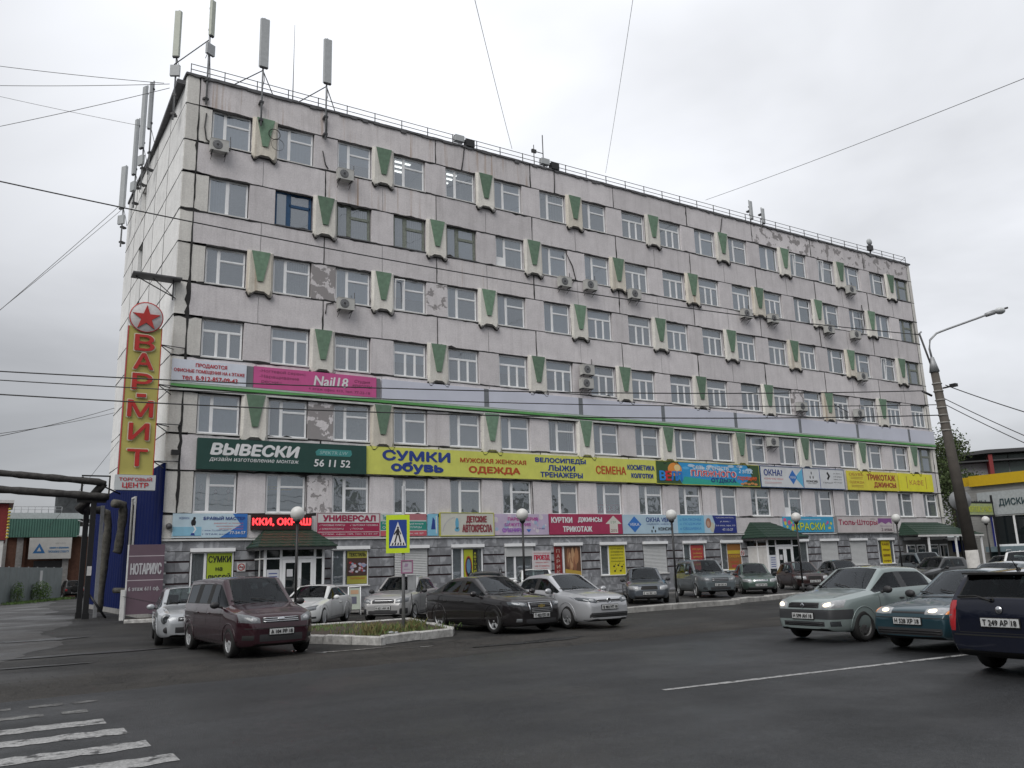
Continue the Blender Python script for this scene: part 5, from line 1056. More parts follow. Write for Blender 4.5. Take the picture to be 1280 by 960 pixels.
# ================= ISLAND, KERBS =================
M_kerb=mat('whitewashed_kerb',(.42,.415,.40),.85,var=.4,scale=7,bump=.6,bscale=30,streak=.7,scol=(.14,.13,.12)); M_kerb2=mat('worn_kerb',(.30,.295,.28),.85,var=.4,scale=3,bump=.5,bscale=30,streak=.5,scol=(.08,.075,.07))
def kerbline(par,pts,h,w,m,seg=1.0,seed=1,name='kerb_stone'):
    rr=random.Random(seed)
    for a,b in zip(pts[:-1],pts[1:]):
        a,b=Vector((*a,0)),Vector((*b,0)); L=(b-a).length; n=max(1,round(L/seg)); ang=math.atan2(b.y-a.y,b.x-a.x)
        for i in range(n):
            l=L/n-.02; c=.025; hh=h
            V=[(0,0,0),(l,0,0),(l,w,0),(0,w,0),(0,0,hh-c),(l,0,hh-c),(l,w,hh-c),(0,w,hh-c),(c,c,hh),(l-c,c,hh),(l-c,w-c,hh),(c,w-c,hh)]
            F=[(0,1,5,4),(1,2,6,5),(2,3,7,6),(3,0,4,7),(4,5,9,8),(5,6,10,9),(6,7,11,10),(7,4,8,11),(8,9,10,11)]
            o=MB().add(V,F,m).build(name,par); p=a.lerp(b,(i+.01)/n); o.location=(p.x,p.y,rr.uniform(-.02,.006)); o.rotation_euler=(rr.uniform(-.03,.03),rr.uniform(-.012,.012),ang+rr.uniform(-.012,.012))
IS=[(.35,-15.6),(1.62,-18.0),(1.75,-17.85),(3.95,-17.1),(4.3,-16.5),(5.25,-11.6),(1.55,-11.6)]
isl=empty('flower_bed',(0,0,0),0,'wedge shaped traffic island bed with whitewashed kerb stones and weeds','flower bed')
kerbline(isl,IS[0:2],.22,.17,M_kerb,.85,1); kerbline(isl,IS[2:5],.20,.16,M_kerb,.95,2); kerbline(isl,IS[4:7],.20,.16,M_kerb,1.0,3); kerbline(isl,[IS[6],IS[0]],.20,.16,M_kerb,1.0,3)
MB().add([(x,y,.15) for x,y in [(.5,-15.55),(1.7,-17.8),(3.85,-16.95),(4.15,-16.4),(5.1,-11.7),(1.6,-11.75)]],[(0,1,2,3,4,5)],G_soil).build('soil',isl)
rr=random.Random(8); sp=[(rr.uniform(1.4,4.2),rr.uniform(-16.9,-12.2),.15,.25,.25,rr.uniform(.7,1.3)) for _ in range(30)]
sp=[s for s in sp if s[0]>1.2+(-(s[1]+15))*.35][:14]
grass('bed_grass',sp,60,.12,'patchy weeds and grass growing in the island bed',M_gr,M_gr2,4,.010)
grass('bed_grass',[(3.45,-15.9,.15,.12,.12,1.2),(3.3,-16.2,.15,.1,.1,1.0),(1.95,-16.6,.15,.15,.12,1.3),(2.5,-16.4,.15,.2,.1,1)],140,.25,'taller dry tufts beside the crossing sign post',M_gr2,M_gr,5,.010)
mb=MB(); mb.sphere((2.35,-16.85,.18),.07,8,M_grey,(1.4,1,.6)); mb.sphere((2.52,-16.8,.17),.05,8,M_grey,(1.2,1,.6)); tag(mb.build('stone_debris'),'few pale stones at the front edge of the island soil','stone')
k2=empty('yard_kerb',(0,0,0),0,'low white kerb line behind the island bed towards the porch','kerb'); kerbline(k2,[(-.2,-12.9),(1.5,-11.3),(5.6,-10.5)],.12,.15,M_kerb,1.0,6)
k3=empty('parking_kerb',(0,0,0),0,'long worn white kerb edging the parking in front of the middle shops','kerb'); kerbline(k3,[(9.6,-13.9),(12.2,-13.65),(18.3,-13.3)],.20,.30,M_kerb2,1.2,7)
k4=empty('parking_kerb',(0,0,0),0,'second worn kerb line farther right under the parked green and dark red cars','kerb'); kerbline(k4,[(18.7,-12.75),(27,-11.1),(45,-8.6)],.20,.28,M_kerb2,1.2,8)
sheet('parking_strip',[(9.6,-13.7),(18.3,-13.1),(18.6,-12.6),(27,-10.9),(45,-8.4),(56,-3.2),(6,-3.2)],.05,G_lane)
for i,(x,y,l) in enumerate(((16.9,-9.6,'white bollard left of the third globe lamp, chain attached'),(13.2,-7.0,'white bollard half hidden behind the silver sedan'),(20.6,-8.6,'short white bollard beside the grey crossover'))):
    r=empty('bollard',(x,y,.04),0,l,'bollard'); mb=MB(); mb.tube([(0,0,0),(0,0,.85)],.05,10,M_white2); mb.build('post',r); MB().sphere((0,0,.86),.055,10,M_white2).build('cap',r)
def chain(a,b,sag,label):
    a,b=Vector(a),Vector(b); L=(b-a).length; n=int(L/.055); mb=MB()
    for i in range(n):
        t=(i+.5)/n; p=a.lerp(b,t)-Vector((0,0,sag*4*t*(1-t))); t2=t+.01; q=a.lerp(b,t2)-Vector((0,0,sag*4*t2*(1-t2))); d=(q-p).normalized(); s=Vector((0,0,1)) if i%2 else d.cross(Vector((0,0,1)))
        mb.tube([p-d*.035,p-d*.02+s*.018,p+d*.02+s*.018,p+d*.035,p+d*.02-s*.018,p-d*.02-s*.018,p-d*.035],.006,4,M_black,caps=False)
    tag(mb.build('chain'),label,'chain')
chain((13.2,-7.0,.82),(16.9,-9.6,.82),.28,'black chain hanging between bollards near the grey sedan')
chain((-1.85,-.55,1.0),(1.2,-1.6,.35),.05,'black chain hanging across the notary board to the yard')
r=empty('barrier_post',(-1.92,-.5,.0),0,'white square post at the foot of the notary board','post'); MB().box(0,.14,0,.14,.1,1.25,M_white2).build('post',r)
k5=empty('corner_kerb',(0,0,0),0,'low white kerb under the notary board at the corner','kerb'); kerbline(k5,[(-1.8,-.75),(.3,-1.6)],.14,.14,M_kerb,1.0,9)
MB()
sheet('corner_plinth',[(-1.7,-.7),(.3,-1.45),(.3,0),(-1.7,0)],.14,G_soil)
# a-frame board by the textile window
r=empty('a_frame_board',(6.05,-4.6,.02),math.radians(-15),'white folding pavement board with a colourful poster, beside the white coupe','pavement sign')
mb=MB()
for s in (-1,1):
    for x in (-.3,.3): mb.tube([(x,s*.32,0),(x,s*.04,1.15)],.022,6,M_white)
    mb.tube([(-.3,s*.04,1.15),(.3,s*.04,1.15)],.022,6,M_white)
mb.build('frame',r); mb=MB(); mb.add([(-.27,-.27,.22),(.27,-.27,.22),(.27,-.06,1.1),(-.27,-.06,1.1)],[(0,1,2,3)],ink((.36,.40,.34))); mb.add([(-.22,-.225,.45),(.1,-.225,.45),(.1,-.15,.75),(-.22,-.15,.75)],[(0,1,2,3)],ink((.08,.08,.12))); mb.add([(-.2,-.13,.85),(.2,-.13,.85),(.2,-.08,1.02),(-.2,-.08,1.02)],[(0,1,2,3)],ink((.40,.25,.15))); mb.build('poster',r); r.scale=(.78,.78,.92)
# ================= FACADE EQUIPMENT =================
M_ac=mat('ac_casing',(.46,.46,.44),.55,var=.08,streak=.3)
def ac(X,Z,label,s=1.0):
    r=empty('air_conditioner',(X,-.02,Z),0,label,'air conditioner','air conditioner units on the facade')
    w,d,h=.80*s,.34,.56*s; mb=MB(); mb.box(-w/2,w/2,-.12-d,-.12,-h/2,h/2,M_ac); mb.box(-w/2-.01,w/2+.01,-.13-d,-.11,h/2,h/2+.02,M_ac); mb.build('casing',r)
    mb=MB(); cx=-w*.12
    mb.lathe([(0,-.135-d),(.05,-.14-d),(.06,-.135-d),(.20*s,-.130-d),(.225*s,-.125-d)],(cx,0,0),18,'y',M_dark)
    for q in range(3): mb.lathe([(.08*s+.05*q,-.142-d),(.09*s+.05*q,-.146-d),(.10*s+.05*q,-.142-d)],(cx,0,0),18,'y',M_grey)
    mb.build('fan_grille',r)
    mb=MB()
    for x in (-w/2+.08,w/2-.12): mb.box(x,x+.04,-.5,0,-h/2-.05,-h/2-.01,M_dark); mb.tube([(x+.02,-.42,-h/2-.04),(x+.02,-.01,-h/2-.3)],.014,5,M_dark)
    mb.build('bracket',r)
    mb=MB(); mb.tube([(w/2,-.3,0),(w/2+.12,-.15,-.05),(w/2+.16,-.03,.3),(w/2+.14,-.03,.75)],.018,6,M_dark); mb.build('pipe',r); return r
acs=[(.93,20.93,'in the top row under the leftmost window'),(6.98,20.91,'under the third window of the top row'),(7.09,14.20,'beside peeling plaster, under the third window of the third row'),(20.10,17.38,'left one of a pair below the second row near a loose cable'),(21.93,17.47,'right one of a pair below the second row near a loose cable'),(25.23,17.42,'with long bracket below the ninth window of the second row'),(34.76,17.49,'below the second row, left of two close units'),(37.34,17.50,'below the second row, right of two close units'),(43.13,17.48,'near the right end below the second row, left of two'),(46.07,17.42,'near the right end below the second row with a curved hose'),(46.16,20.89,'near the right end under a top row window'),(46.26,14.30,'large pale one near the right end below the third row'),(21.38,12.36,'upper one of two stacked beside a fourth row window'),(21.28,11.56,'lower one of two stacked beside a fourth row window'),(39.28,11.56,'right of centre above the lilac band beside bare plaster'),(45.33,11.51,'last one above the lilac band, near the right end'),(36.08,9.0,'dark fronted one below the green stripe')]
for X,Z,l in acs: ac(X,Z,'air conditioner unit '+l,1.0)
for i,pts in enumerate(([(.35,22.6),(.30,21.9),(.40,21.3),(.7,21.1)],[(5.9,22.1),(6.05,21.4),(6.2,21.2)],[(13.9,24.3),(13.8,23.5),(13.7,22.9)],[(19.9,24.5),(19.9,23.6),(19.85,22.9)],[(33.6,24.2),(33.4,23.4),(33.2,22.8)],[(20.5,19.3),(20.9,18.6),(21.1,17.8),(20.7,17.4)],[(42.3,12.9),(42.6,12.2),(44.5,11.6)],[(47.6,20.0),(47.7,18.6),(47.3,17.7),(46.4,17.4)],[(6.2,13.7),(6.25,14.2),(6.6,14.3)])):
    o=MB().tube([(x,-.045,z) for x,z in pts],.03,5,M_black).build('loose_cable'); tag(o,['black cable bundle left of the top left air conditioner','short black cable left of the second top row unit','black cable running down from the left rooftop box','black cable running down from the second rooftop box','black cable slanting over the parapet right of centre','black hose looping above the pair of units','dark cable joining two units above the lilac band','curved black hose at the right end of the second row','short black hose left of the third row unit'][i],'cable')
mb=MB(); mb.lathe([(.27,-.02),(.29,0),(.27,.02),(.25,0),(.27,-.02)],(3.45,-.24,22.25),20,'y',M_black); mb.lathe([(.30,-.02),(.31,0),(.30,.02)],(3.62,-.24,21.75),20,'y',M_black); tag(mb.build('cable_coil'),'black cable coil hanging on the top left green pilaster','cable')
r=empty('wall_camera',(-.2,-.1,6.75),0,'small black floodlight on the corner column below the cables','floodlight'); MB().box(-.15,.15,-.22,0,-.1,.1,M_black).build('body',r)
r=empty('alarm_bell',(-.25,-.05,3.72),0,'round dark siren on the wall left of the pale blue sign','siren'); mb=MB(); mb.lathe([(0,-.22),(.09,-.2),(.12,-.08),(.12,0)],(0,0,0),14,'y',M_tin); mb.build('body',r)
# roof railing
rr_=empty('roof_railing',(0,0,24.42),0,'thin two rail steel railing along the whole roof edge','railing')
npst=36
for i in range(npst+1): MB().box(-.018,.018,-.018,.018,0,.62,M_dark).build('post',rr_,(-.4+54.7*i/npst,.12,0))
for z in (.33,.60): MB().tube([(-.4,.12,z),(27,.12,z),(54.3,.12,z)],.018,6,M_dark).build('rail',rr_)
MB().tube([(53.4,.12,.02),(54.3,.12,.6)],.018,6,M_dark).build('rail',rr_)
# antennas
def panel_ant(X,Y,Z0,Z1,zp0,label,m=M_ant,rz=0,w=.36,box=False,legs=True):
    r=empty('panel_antenna',(X,Y,zp0),rz,label,'antenna','cellular panel antennas on the roof'); 
    mb=MB(); mb.tube([(0,0,0),(0,0,Z1-zp0+.15)],.045,8,M_grey); mb.build('mast',r)
    a,b=Z0-zp0,Z1-zp0; mb=MB(); n=w/2
    mb.add([(-n,-.10,a),(-n*.8,-.2,a),(n*.8,-.2,a),(n,-.10,a),(n,-.06,a),(-n,-.06,a),(-n,-.10,b),(-n*.8,-.2,b),(n*.8,-.2,b),(n,-.10,b),(n,-.06,b),(-n,-.06,b)],[(0,1,7,6),(1,2,8,7),(2,3,9,8),(3,4,10,9),(4,5,11,10),(5,0,6,11),(6,7,8,9,10,11),(5,4,3,2,1,0)],m); mb.box(-n*.8,n*.8,-.18,-.07,a-.06,a,M_dark); mb.build('panel',r)
    mb=MB(); mb.box(-.06,.06,-.08,.05,a+.3,a+.4,M_dark); mb.box(-.06,.06,-.08,.05,b-.4,b-.3,M_dark)
    if legs: mb.tube([(0,0,a*.9+.2),(-1.3,.7,24.6-zp0)],.025,6,M_dark); mb.tube([(0,0,a*.9+.2),(.9,.9,24.5-zp0)],.025,6,M_dark)
    mb.tube([(0,0,a+.1),(.12,.1,a-.5),(.06,.3,a-1.0)],.015,5,M_black); mb.build('brace',r)
    if box: MB().box(-.22,.22,-.16,-.02,a-1.0,a-.45,M_ant).build('radio_unit',r)
    [MB().box(-.10,.10,-.06,.25,z,z+.1,M_dark).build('clamp',r) for z in (.25,1.2)]
    return r
panel_ant(2.78,-.28,25.55,28.15,22.5,'grey panel antenna on the front parapet, third from the left',w=.46)
panel_ant(5.95,-.28,25.65,28.1,22.6,'grey panel antenna on the front parapet, rightmost of the tall panels',w=.44)
panel_ant(.30,-.10,26.55,28.4,23.0,'slim cream panel antenna above the roof corner with a radio box under it',M_antg,.5,.26,True)
panel_ant(-.95,.9,25.6,28.0,22.4,'cream panel antenna hung outside the left corner of the roof',M_antg,-.5,.34,True,False)
panel_ant(-1.15,7.0,24.9,27.6,22.3,'thin mast antenna in the cluster on the left wall, nearest',M_ant,-1.2,.12,False,False)
panel_ant(-1.25,8.8,24.6,28.3,22.2,'tallest pale panel in the cluster on the left end wall',M_ant,-1.1,.34,True,False)
panel_ant(-1.32,11.0,24.0,27.4,22.0,'slimmer pale panel in the middle of the left wall cluster',M_ant,-1.2,.26,True,False)
panel_ant(-1.5,14.5,23.3,26.0,20.9,'farthest pale panel of the left wall cluster, at the rear corner',M_ant,-.9,.42,True,False)
panel_ant(36.9,.4,24.9,26.2,24.3,'small pale cylinder antenna standing right of centre on the roof',w=.22,legs=False)
panel_ant(38.1,.4,24.8,25.9,24.3,'small stub antenna right of the pale cylinder antenna on the roof',w=.2,legs=False)
for X,l in ((14.0,'dark box on a bracket at the roof railing, left of centre'),(19.7,'dark box on a bracket below the forked mast')):
    r=empty('rooftop_box',(X,.0,24.45),0,l,'box'); MB().box(0,.52,-.15,.2,.0,.42,M_black).build('case',r); MB().box(-.6,-.05,.0,.3,.25,.6,M_ant).build('side_unit',r)
r=empty('forked_mast',(19.4,.3,24.4),0,'thin forked whip mast beside the second rooftop box','antenna'); mb=MB(); mb.tube([(0,0,0),(0,0,2.3)],.03,6,M_dark); mb.tube([(-.65,0,0),(-.65,0,1.5)],.025,6,M_dark); mb.tube([(-.8,0,1.1),(0,0,1.1)],.025,6,M_dark); mb.box(-.8,-.5,-.06,.06,1.0,1.2,M_dark); mb.build('mast',r)
r=empty('whip_mast',(4.4,.2,24.4),0,'very thin whip aerial between the two grey panel antennas','antenna'); mb=MB(); mb.tube([(0,0,0),(0,0,1.2),(0,0,4.4)],[.03,.02,.008],6,M_dark); mb.build('mast',r)
r=empty('dish_camera',(49.8,.1,24.6),0,'small round device on the railing near the right roof corner','antenna'); mb=MB(); mb.sphere((0,0,.9),.28,12,M_ant,(1,.6,1)); mb.box(-.2,.2,-.15,.15,.2,.6,M_dark); mb.box(-.03,.03,-.03,.03,-.2,.9,M_dark); mb.build('body',r)
# ================= OVERHEAD WIRES =================
def px(x,y,d):
    f=1031.17; c=Vector(((x-640)/f*d,(480-y)/f*d,d)); w=Vector((.85324168*c.x-.08637867*c.y+.51431251*c.z,-.5206198*c.x-.19886062*c.y+.83030686*c.z,-.0305557*c.x+.9762137*c.y+.21464662*c.z)); return tuple(w+Vector((-6.14753,-36.64381,1.72)))
pt=Vector((20.15,-21.4,0))+Vector(P3(-.33,8.85)); 
wire('overhead_cable',[px(-260,168,17),tuple(pt)],.016,M_black,'long cable crossing the whole facade from the upper left to the pole mast',sag=.55,n=40)
pA=Vector((20.15,-21.4,0))
wire('overhead_cable',[px(-200,452,20),tuple(pA+Vector(P3(-.45,6.93)))],.017,M_black,'upper of three parallel cables over the pink banner',sag=.35,n=40)
wire('overhead_cable',[px(-200,462,20),tuple(pA+Vector(P3(-.1,6.45)))],.014,M_black,'middle of three parallel cables over the pink banner',sag=.35,n=40)
wire('overhead_cable',[px(-200,480,20),tuple(pA+Vector(P3(-.05,6.1)))],.018,M_black,'lowest of three parallel cables over the pink banner',sag=.38,n=40)
wire('overhead_cable',[tuple(pA+Vector(P3(.3,7.1))),px(1420,553,22)],.016,M_black,'cable leaving the pole to the right, highest',sag=.1)
wire('overhead_cable',[tuple(pA+Vector(P3(.2,6.65))),px(1420,600,22)],.014,M_black,'cable leaving the pole to the right, middle',sag=.1)
wire('overhead_cable',[tuple(pA+Vector(P3(.2,6.45))),px(1420,612,22)],.014,M_black,'cable leaving the pole to the right, lowest',sag=.1)
thin=mat('thin_wire',(.09,.09,.09),.6,var=0)
for a,b,r_w,l in ((px(-120,66,40),px(205,104,38),.014,'thin wire from the upper left sky to the corner antenna, sloping down'),(px(-120,104,40),px(212,105,38),.014,'level thin wire from the left to the corner antenna'),(px(-120,181,40),px(212,110,38),.014,'thin wire rising from the left to the corner antenna'),(px(-120,92,50),px(190,160,46),.012,'faint wire sloping down to the antenna cluster'),(px(-140,505,36),px(153,254,50),.016,'steep guy wire from the rear roof corner, upper'),(px(-140,498,36),px(157,258,50),.014,'steep guy wire from the rear roof corner, lower'),(px(584,-40,30),px(640,186,45),.012,'thin wire falling from the sky to the roof, left'),(px(797,-40,30),px(757,216,50),.010,'thin wire falling from the sky to the roof, right'),(px(1330,78,30),px(882,250,58),.014,'long faint wire rising from the roof to the upper right'),(px(-60,556,30),px(143,510,42),.014,'thin wire from the left edge to the wall, above the pipes'),(px(-60,549,30),px(143,516,42),.012,'second thin wire from the left edge to the wall'),(px(60,660,60),px(200,485,40),.012,'faint slanting wire above the warehouse')):
    wire('thin_cable',[a,b],r_w,thin,l,sag=.12,n=12)
wire('overhead_cable',[px(-60,592,38),px(60,596,41),px(105,598,42),px(125,606,42),px(160,622,43)],.04,M_black,'sagging black cable beside the heating pipes')
# ================= CARS =================
def lerp(a,b,t): return a+(b-a)*t
def pl(pts,x):   # piecewise linear, pts sorted by x
    if x<=pts[0][0]: return pts[0][1]
    for (a,u),(b,v) in zip(pts[:-1],pts[1:]):
        if x<=b: return lerp(u,v,(x-a)/(b-a) if b>a else 0)
    return pts[-1][1]
M_cglass=glass_mat('car_glass',(.55,.62,.61),1.32,.015); M_tglass=glass_mat('tinted_car_glass',(.05,.055,.055),1.26,.02); M_seat=mat('dark_seat_fabric',(.05,.05,.052),.9)
M_crub=mat('black_rubber',(.012,.012,.012),.7,var=0)
M_ctrim=mat('black_plastic_trim',(.022,.022,.024),.55,var=.1)
M_tyre=mat('tyre_rubber',(.011,.011,.011),.85,var=.3,scale=12)
M_alloy=mat('alloy_rim',(.36,.37,.38),.4,metal=.2,var=.1); M_steelrim=mat('steel_rim',(.10,.10,.10),.5,metal=.2,var=.3)
M_chrome=mat('chrome',(.62,.63,.65),.15,metal=1,var=0)
M_lens=mat('headlamp_lens',(.15,.16,.17),.16,metal=.1,var=.15,scale=10,coat=.3); M_lens3=mat('clear_lens',(.34,.35,.36),.16,metal=.15,var=.2,scale=12,coat=.3); M_lens2=mat('headlamp_reflector',(.36,.37,.38),.2,metal=.3,var=.2,scale=25,coat=.2); M_reflect=mat('headlamp_bowl',(.10,.11,.12),.1,metal=.6,var=0,coat=1)
M_lit=mat('lit_headlamp',(1,.88,.62),.3,var=0,emis=1.4); M_amber=mat('amber_lens',(.65,.20,.02),.2,var=0,coat=1); M_redl2=mat('red_lens',(.38,.015,.02),.15,var=0,coat=1)
M_plate=mat('plate_white',(.52,.53,.53),.4,var=.05)
def paint(name,col,metal=.0,dirt=.25):
    m=mat('paint_'+name,col,.38 if metal else .34,metal=metal*.45,var=.05,scale=1.2,coat=1.0,spec=.2)
    if 'done' in m: return m
    m['done']=1
    t=m.node_tree; n=t.nodes; l=t.links; p=n['Principled BSDF']; src=p.inputs['Base Color'].links[0].from_socket
    # road film, heavier towards the sills: real dirt that stays on the car
    tc_=n.new('ShaderNodeTexCoord'); sp_=n.new('ShaderNodeSeparateXYZ'); l.new(tc_.outputs['Object'],sp_.inputs[0])
    r=n.new('ShaderNodeMapRange'); l.new(sp_.outputs[2],r.inputs[0]); r.inputs[1].default_value=.15; r.inputs[2].default_value=.75; r.inputs[3].default_value=1; r.inputs[4].default_value=.12
    a=n.new('ShaderNodeTexNoise'); a.inputs['Scale'].default_value=5; a.inputs['Detail'].default_value=6; l.new(tc_.outputs['Object'],a.inputs['Vector'])
    mm=n.new('ShaderNodeMath'); mm.operation='MULTIPLY'; l.new(r.outputs[0],mm.inputs[0]); l.new(a.outputs[0],mm.inputs[1])
    m3=n.new('ShaderNodeMath'); m3.operation='MULTIPLY'; l.new(mm.outputs[0],m3.inputs[0]); m3.inputs[1].default_value=dirt*2.2
    x=n.new('ShaderNodeMix'); x.data_type='RGBA'; l.new(m3.outputs[0],x.inputs[0]); l.new(src,x.inputs[6]); x.inputs[7].default_value=(*[min(c*.55+.016,.2) for c in col],1); l.new(x.outputs[2],p.inputs['Base Color'])
    rr_=n.new('ShaderNodeMapRange'); l.new(m3.outputs[0],rr_.inputs[0]); rr_.inputs[3].default_value=.3; rr_.inputs[4].default_value=.75; l.new(rr_.outputs[0],p.inputs['Roughness'])
    return m
DEF=dict(L=4.4,W=1.72,H=1.45,r=.305,wb=2.6,fo=.85,zl=.20,nose=.62,hood=.80,cowl=(.80,.98),rF=.05,rR=-1.05,rg=(-1.65,1.02),tail=.98,tailz=.80,belt=(.84,.93),wr=.56,bp=-.32,cp=-1.12,dp=None,kind='sedan',flat=.80,noseflat=.60,pil='body',door=(.75,-.32,-1.3),crown=.05,rails=False)
def build_body(P):
    L,W,H=P['L'],P['W'],P['H']; h=L/2; w=W/2
    cx,cz=P['cowl']; gx,gz=P['rg']; hood=P['hood']; tail=P['tail']
    top=[(-h,P['tailz']),(-h+.04,tail-.06),(-h+.14,tail-.01)]
    if P['kind']=='sedan': top+=[(gx-.08,gz),(gx,gz+.01)]
    else: top=[(-h,P['tailz']),(-h+.03,gz-.03),(gx,gz)] if gx>-h+.04 else [(-h,P['tailz']),(gx,gz)]
    top+=[(P['rR'],H-.055),((P['rF']+P['rR'])/2,H),(P['rF'],H-.035),(cx,cz),(cx+.12,cz-.02),((cx+h)/2+.1,lerp(cz-.02,hood,.55)),(h-.28,hood),(h-.08,hood-.05),(h-.02,P['nose']),(h,P['nose']-.10)]
    top=sorted(top)
    bf,br_=P['belt']
    belt=sorted([(-h,P['tailz']-.06),(-h+.05,min(br_,tail)-.08),(-h+.25,min(br_,tail)-.035),(gx,br_),(cx,bf+.02),(h-.3,hood-.07),(h-.08,hood-.12),(h-.02,P['nose']-.07),(h,P['nose']-.14)])
    nf,ff=P['noseflat'],P['flat']
    plan=sorted([(-h,w*ff),(-h+.05,w*(ff*.4+.56)),(-h+.30,w*.97),(-h+.9,w),(h-.9,w),(h-.35,w*.955),(h-.10,w*(.35+nf*.66)),(h-.02,w*(.18+nf*.80)),(h,w*nf)])
    roofw=sorted([(-h,w*ff*.80),(gx,w*(.80 if P['kind']=='sedan' else .72)),(P['rR'],P['wr']),(P['rF'],P['wr']),(cx,w*.80),(h-.3,w*.76),(h,w*nf*.78)])
    if P['kind']!='sedan': roofw=sorted([(-h,w*ff*.86),(gx,w*.83),(P['rR'],P['wr']),(P['rF'],P['wr']),(cx,w*.80),(h-.3,w*.76),(h,w*nf*.78)])
    low=sorted([(-h,P['zl']+.14),(-h+.1,P['zl']+.05),(-h+.5,P['zl']),(h-.6,P['zl']),(h-.12,P['zl']-.0),(h,P['zl']+.07)])
    xs=set([-h,-h+.05,-h+.14,-h+.30,h,h-.02,h-.08,h-.28,cx,cx+.12,(cx+h)/2+.1,h-.55,P['rF'],P['rF']-.07,P['rR'],P['rR']+.08,gx,P['bp']+.035,P['bp']-.035,P['cp'],(P['rF']+cx)/2])
    if P['kind']=='sedan': xs|={gx-.08,(gx+P['rR'])/2,(gx-h)/2}
    else: xs|={(gx+P['rR'])/2,-h+.03}
    if P['dp']: xs|={P['cp']-.09,P['dp']}
    fx=h-P['fo']; xs|={fx+.42,fx-.45,fx-P['wb']+.42,fx-P['wb']-.42}
    xs=sorted(xs,reverse=True); X=[xs[0]]
    for x in xs[1:]:
        if X[-1]-x>.018: X.append(x)
    V=[];F=[];MI=[]; nk=13; ring=2*nk-2
    crs={}
    for x in X:
        zt=pl(top,x); zb=min(pl(belt,x),zt-.03); W_=pl(plan,x); zl=pl(low,x); wr=min(pl(roofw,x),W_*.97); cab=max(0,min(1,(zt-zb-.06)/(H-P['belt'][0]-.1)))
        wb_=W_*(.955 if cab>.05 else .94); crown=lerp(.035,P['crown'],cab); zr=max(zt-crown,zb+.012)
        if cab<.02: wr=min(wr,wb_*.86)
        pts=[(0,zl),(W_*.6,zl),(W_*.90,zl+.01),(W_*.975,zl+.10),(W_*1.0,lerp(zl,zb,.52)),(W_*.985,zb-.09 if zb-.09>lerp(zl,zb,.6) else lerp(zl,zb,.8)),(wb_,zb),
             (lerp(wb_,wr,.10),lerp(zb,zr,.10)),(lerp(wb_,wr,.88)+.012*cab,lerp(zb,zr,.87)),(wr,zr),(wr-.055-.03*cab,zr+crown*.35),(wr*.5,zt-crown*.12),(0,zt)]
        full=[(x,y,z) for y,z in pts]+[(x,-y,z) for y,z in pts[-2:0:-1]]
        V+=full
    S_=lambda a,b:(a+b)/2
    def flag(x0,x1,k):
        m=S_(x0,x1); kk=k if k<nk-1 else ring-1-k
        if kk==7:
            if P['rF']-.0<=m<=cx: return 1
            if P['bp']+.035<m<P['rF']: return 1
            if P['bp']-.035<m<P['bp']+.035: return 3
            if P['cp']<m<P['bp']: return 1
            if P['dp'] and P['dp']<m<P['cp']-.09: return 1
            if P['dp'] and P['cp']-.09<m<P['cp']: return 3
        if kk in (10,11):
            if P['rF']<m<cx: return 1
            if gx<m<P['rR']: return 1
        return 0
    n=len(X)
    for i in range(n-1):
        for k in range(ring):
            F.append((i*ring+k,i*ring+(k+1)%ring,(i+1)*ring+(k+1)%ring,(i+1)*ring+k)); MI.append(2 if (k in (0,1) or k in (ring-1,ring-2)) else flag(X[i],X[i+1],k))
    for (o,rev) in ((0,False),((n-1)*ring,True)):
        for k in range(nk-1):
            a,b=o+k,o+k+1; c,d=o+(ring-k-1)%ring,o+(ring-k)%ring
            f=(a,d,c,b) if k>0 else (a,c,b)
            if k==nk-2: f=(a,d,b)
            F.append(f if not rev else f[::-1]); MI.append(0)
    me=bpy.data.meshes.new('body_cage'); me.from_pydata(V,[],F); me.polygons.foreach_set('material_index',MI); me.update()
    bm=bmesh.new(); bm.from_mesh(me); bmesh.ops.recalc_face_normals(bm,faces=bm.faces)
    cl=bm.edges.layers.float.new('crease_edge'); bm.verts.ensure_lookup_table()
    rowx=[v for v in X]
    for e in bm.edges:
        a,b=e.verts[0].index,e.verts[1].index; ka,kb=a%ring,b%ring; ia,ib=a//ring,b//ring
        fold=lambda k:k if k<nk else ring-k
        if ia!=ib and fold(ka)==fold(kb):
            k=fold(ka); e[cl]={6:.5,5:.25,9:.35,2:.5,7:.4,8:.4,10:.3}.get(k,0)
        elif ia==ib and fold(ka)>=7 and fold(kb)>=7:
            x=X[ia]
            if abs(x-cx)<.01 or abs(x-gx)<.01: e[cl]=.75
            elif abs(x-P['rF'])<.01 or abs(x-P['rR'])<.01: e[cl]=.35
        elif ia==ib and abs(X[ia]-(h-.28))<.01 and fold(ka)>6: e[cl]=.2
        if ia==ib and ia in (0,n-1): e[cl]=.25
    bm.to_mesh(me); bm.free()
    return me
def evaluate(me,mods):
    o=bpy.data.objects.new('tmp',me); COL.objects.link(o); mods(o)
    dg=bpy.context.evaluated_depsgraph_get(); r=bpy.data.meshes.new_from_object(o.evaluated_get(dg)); COL.objects.unlink(o); bpy.data.objects.remove(o); return r
class Car: pass
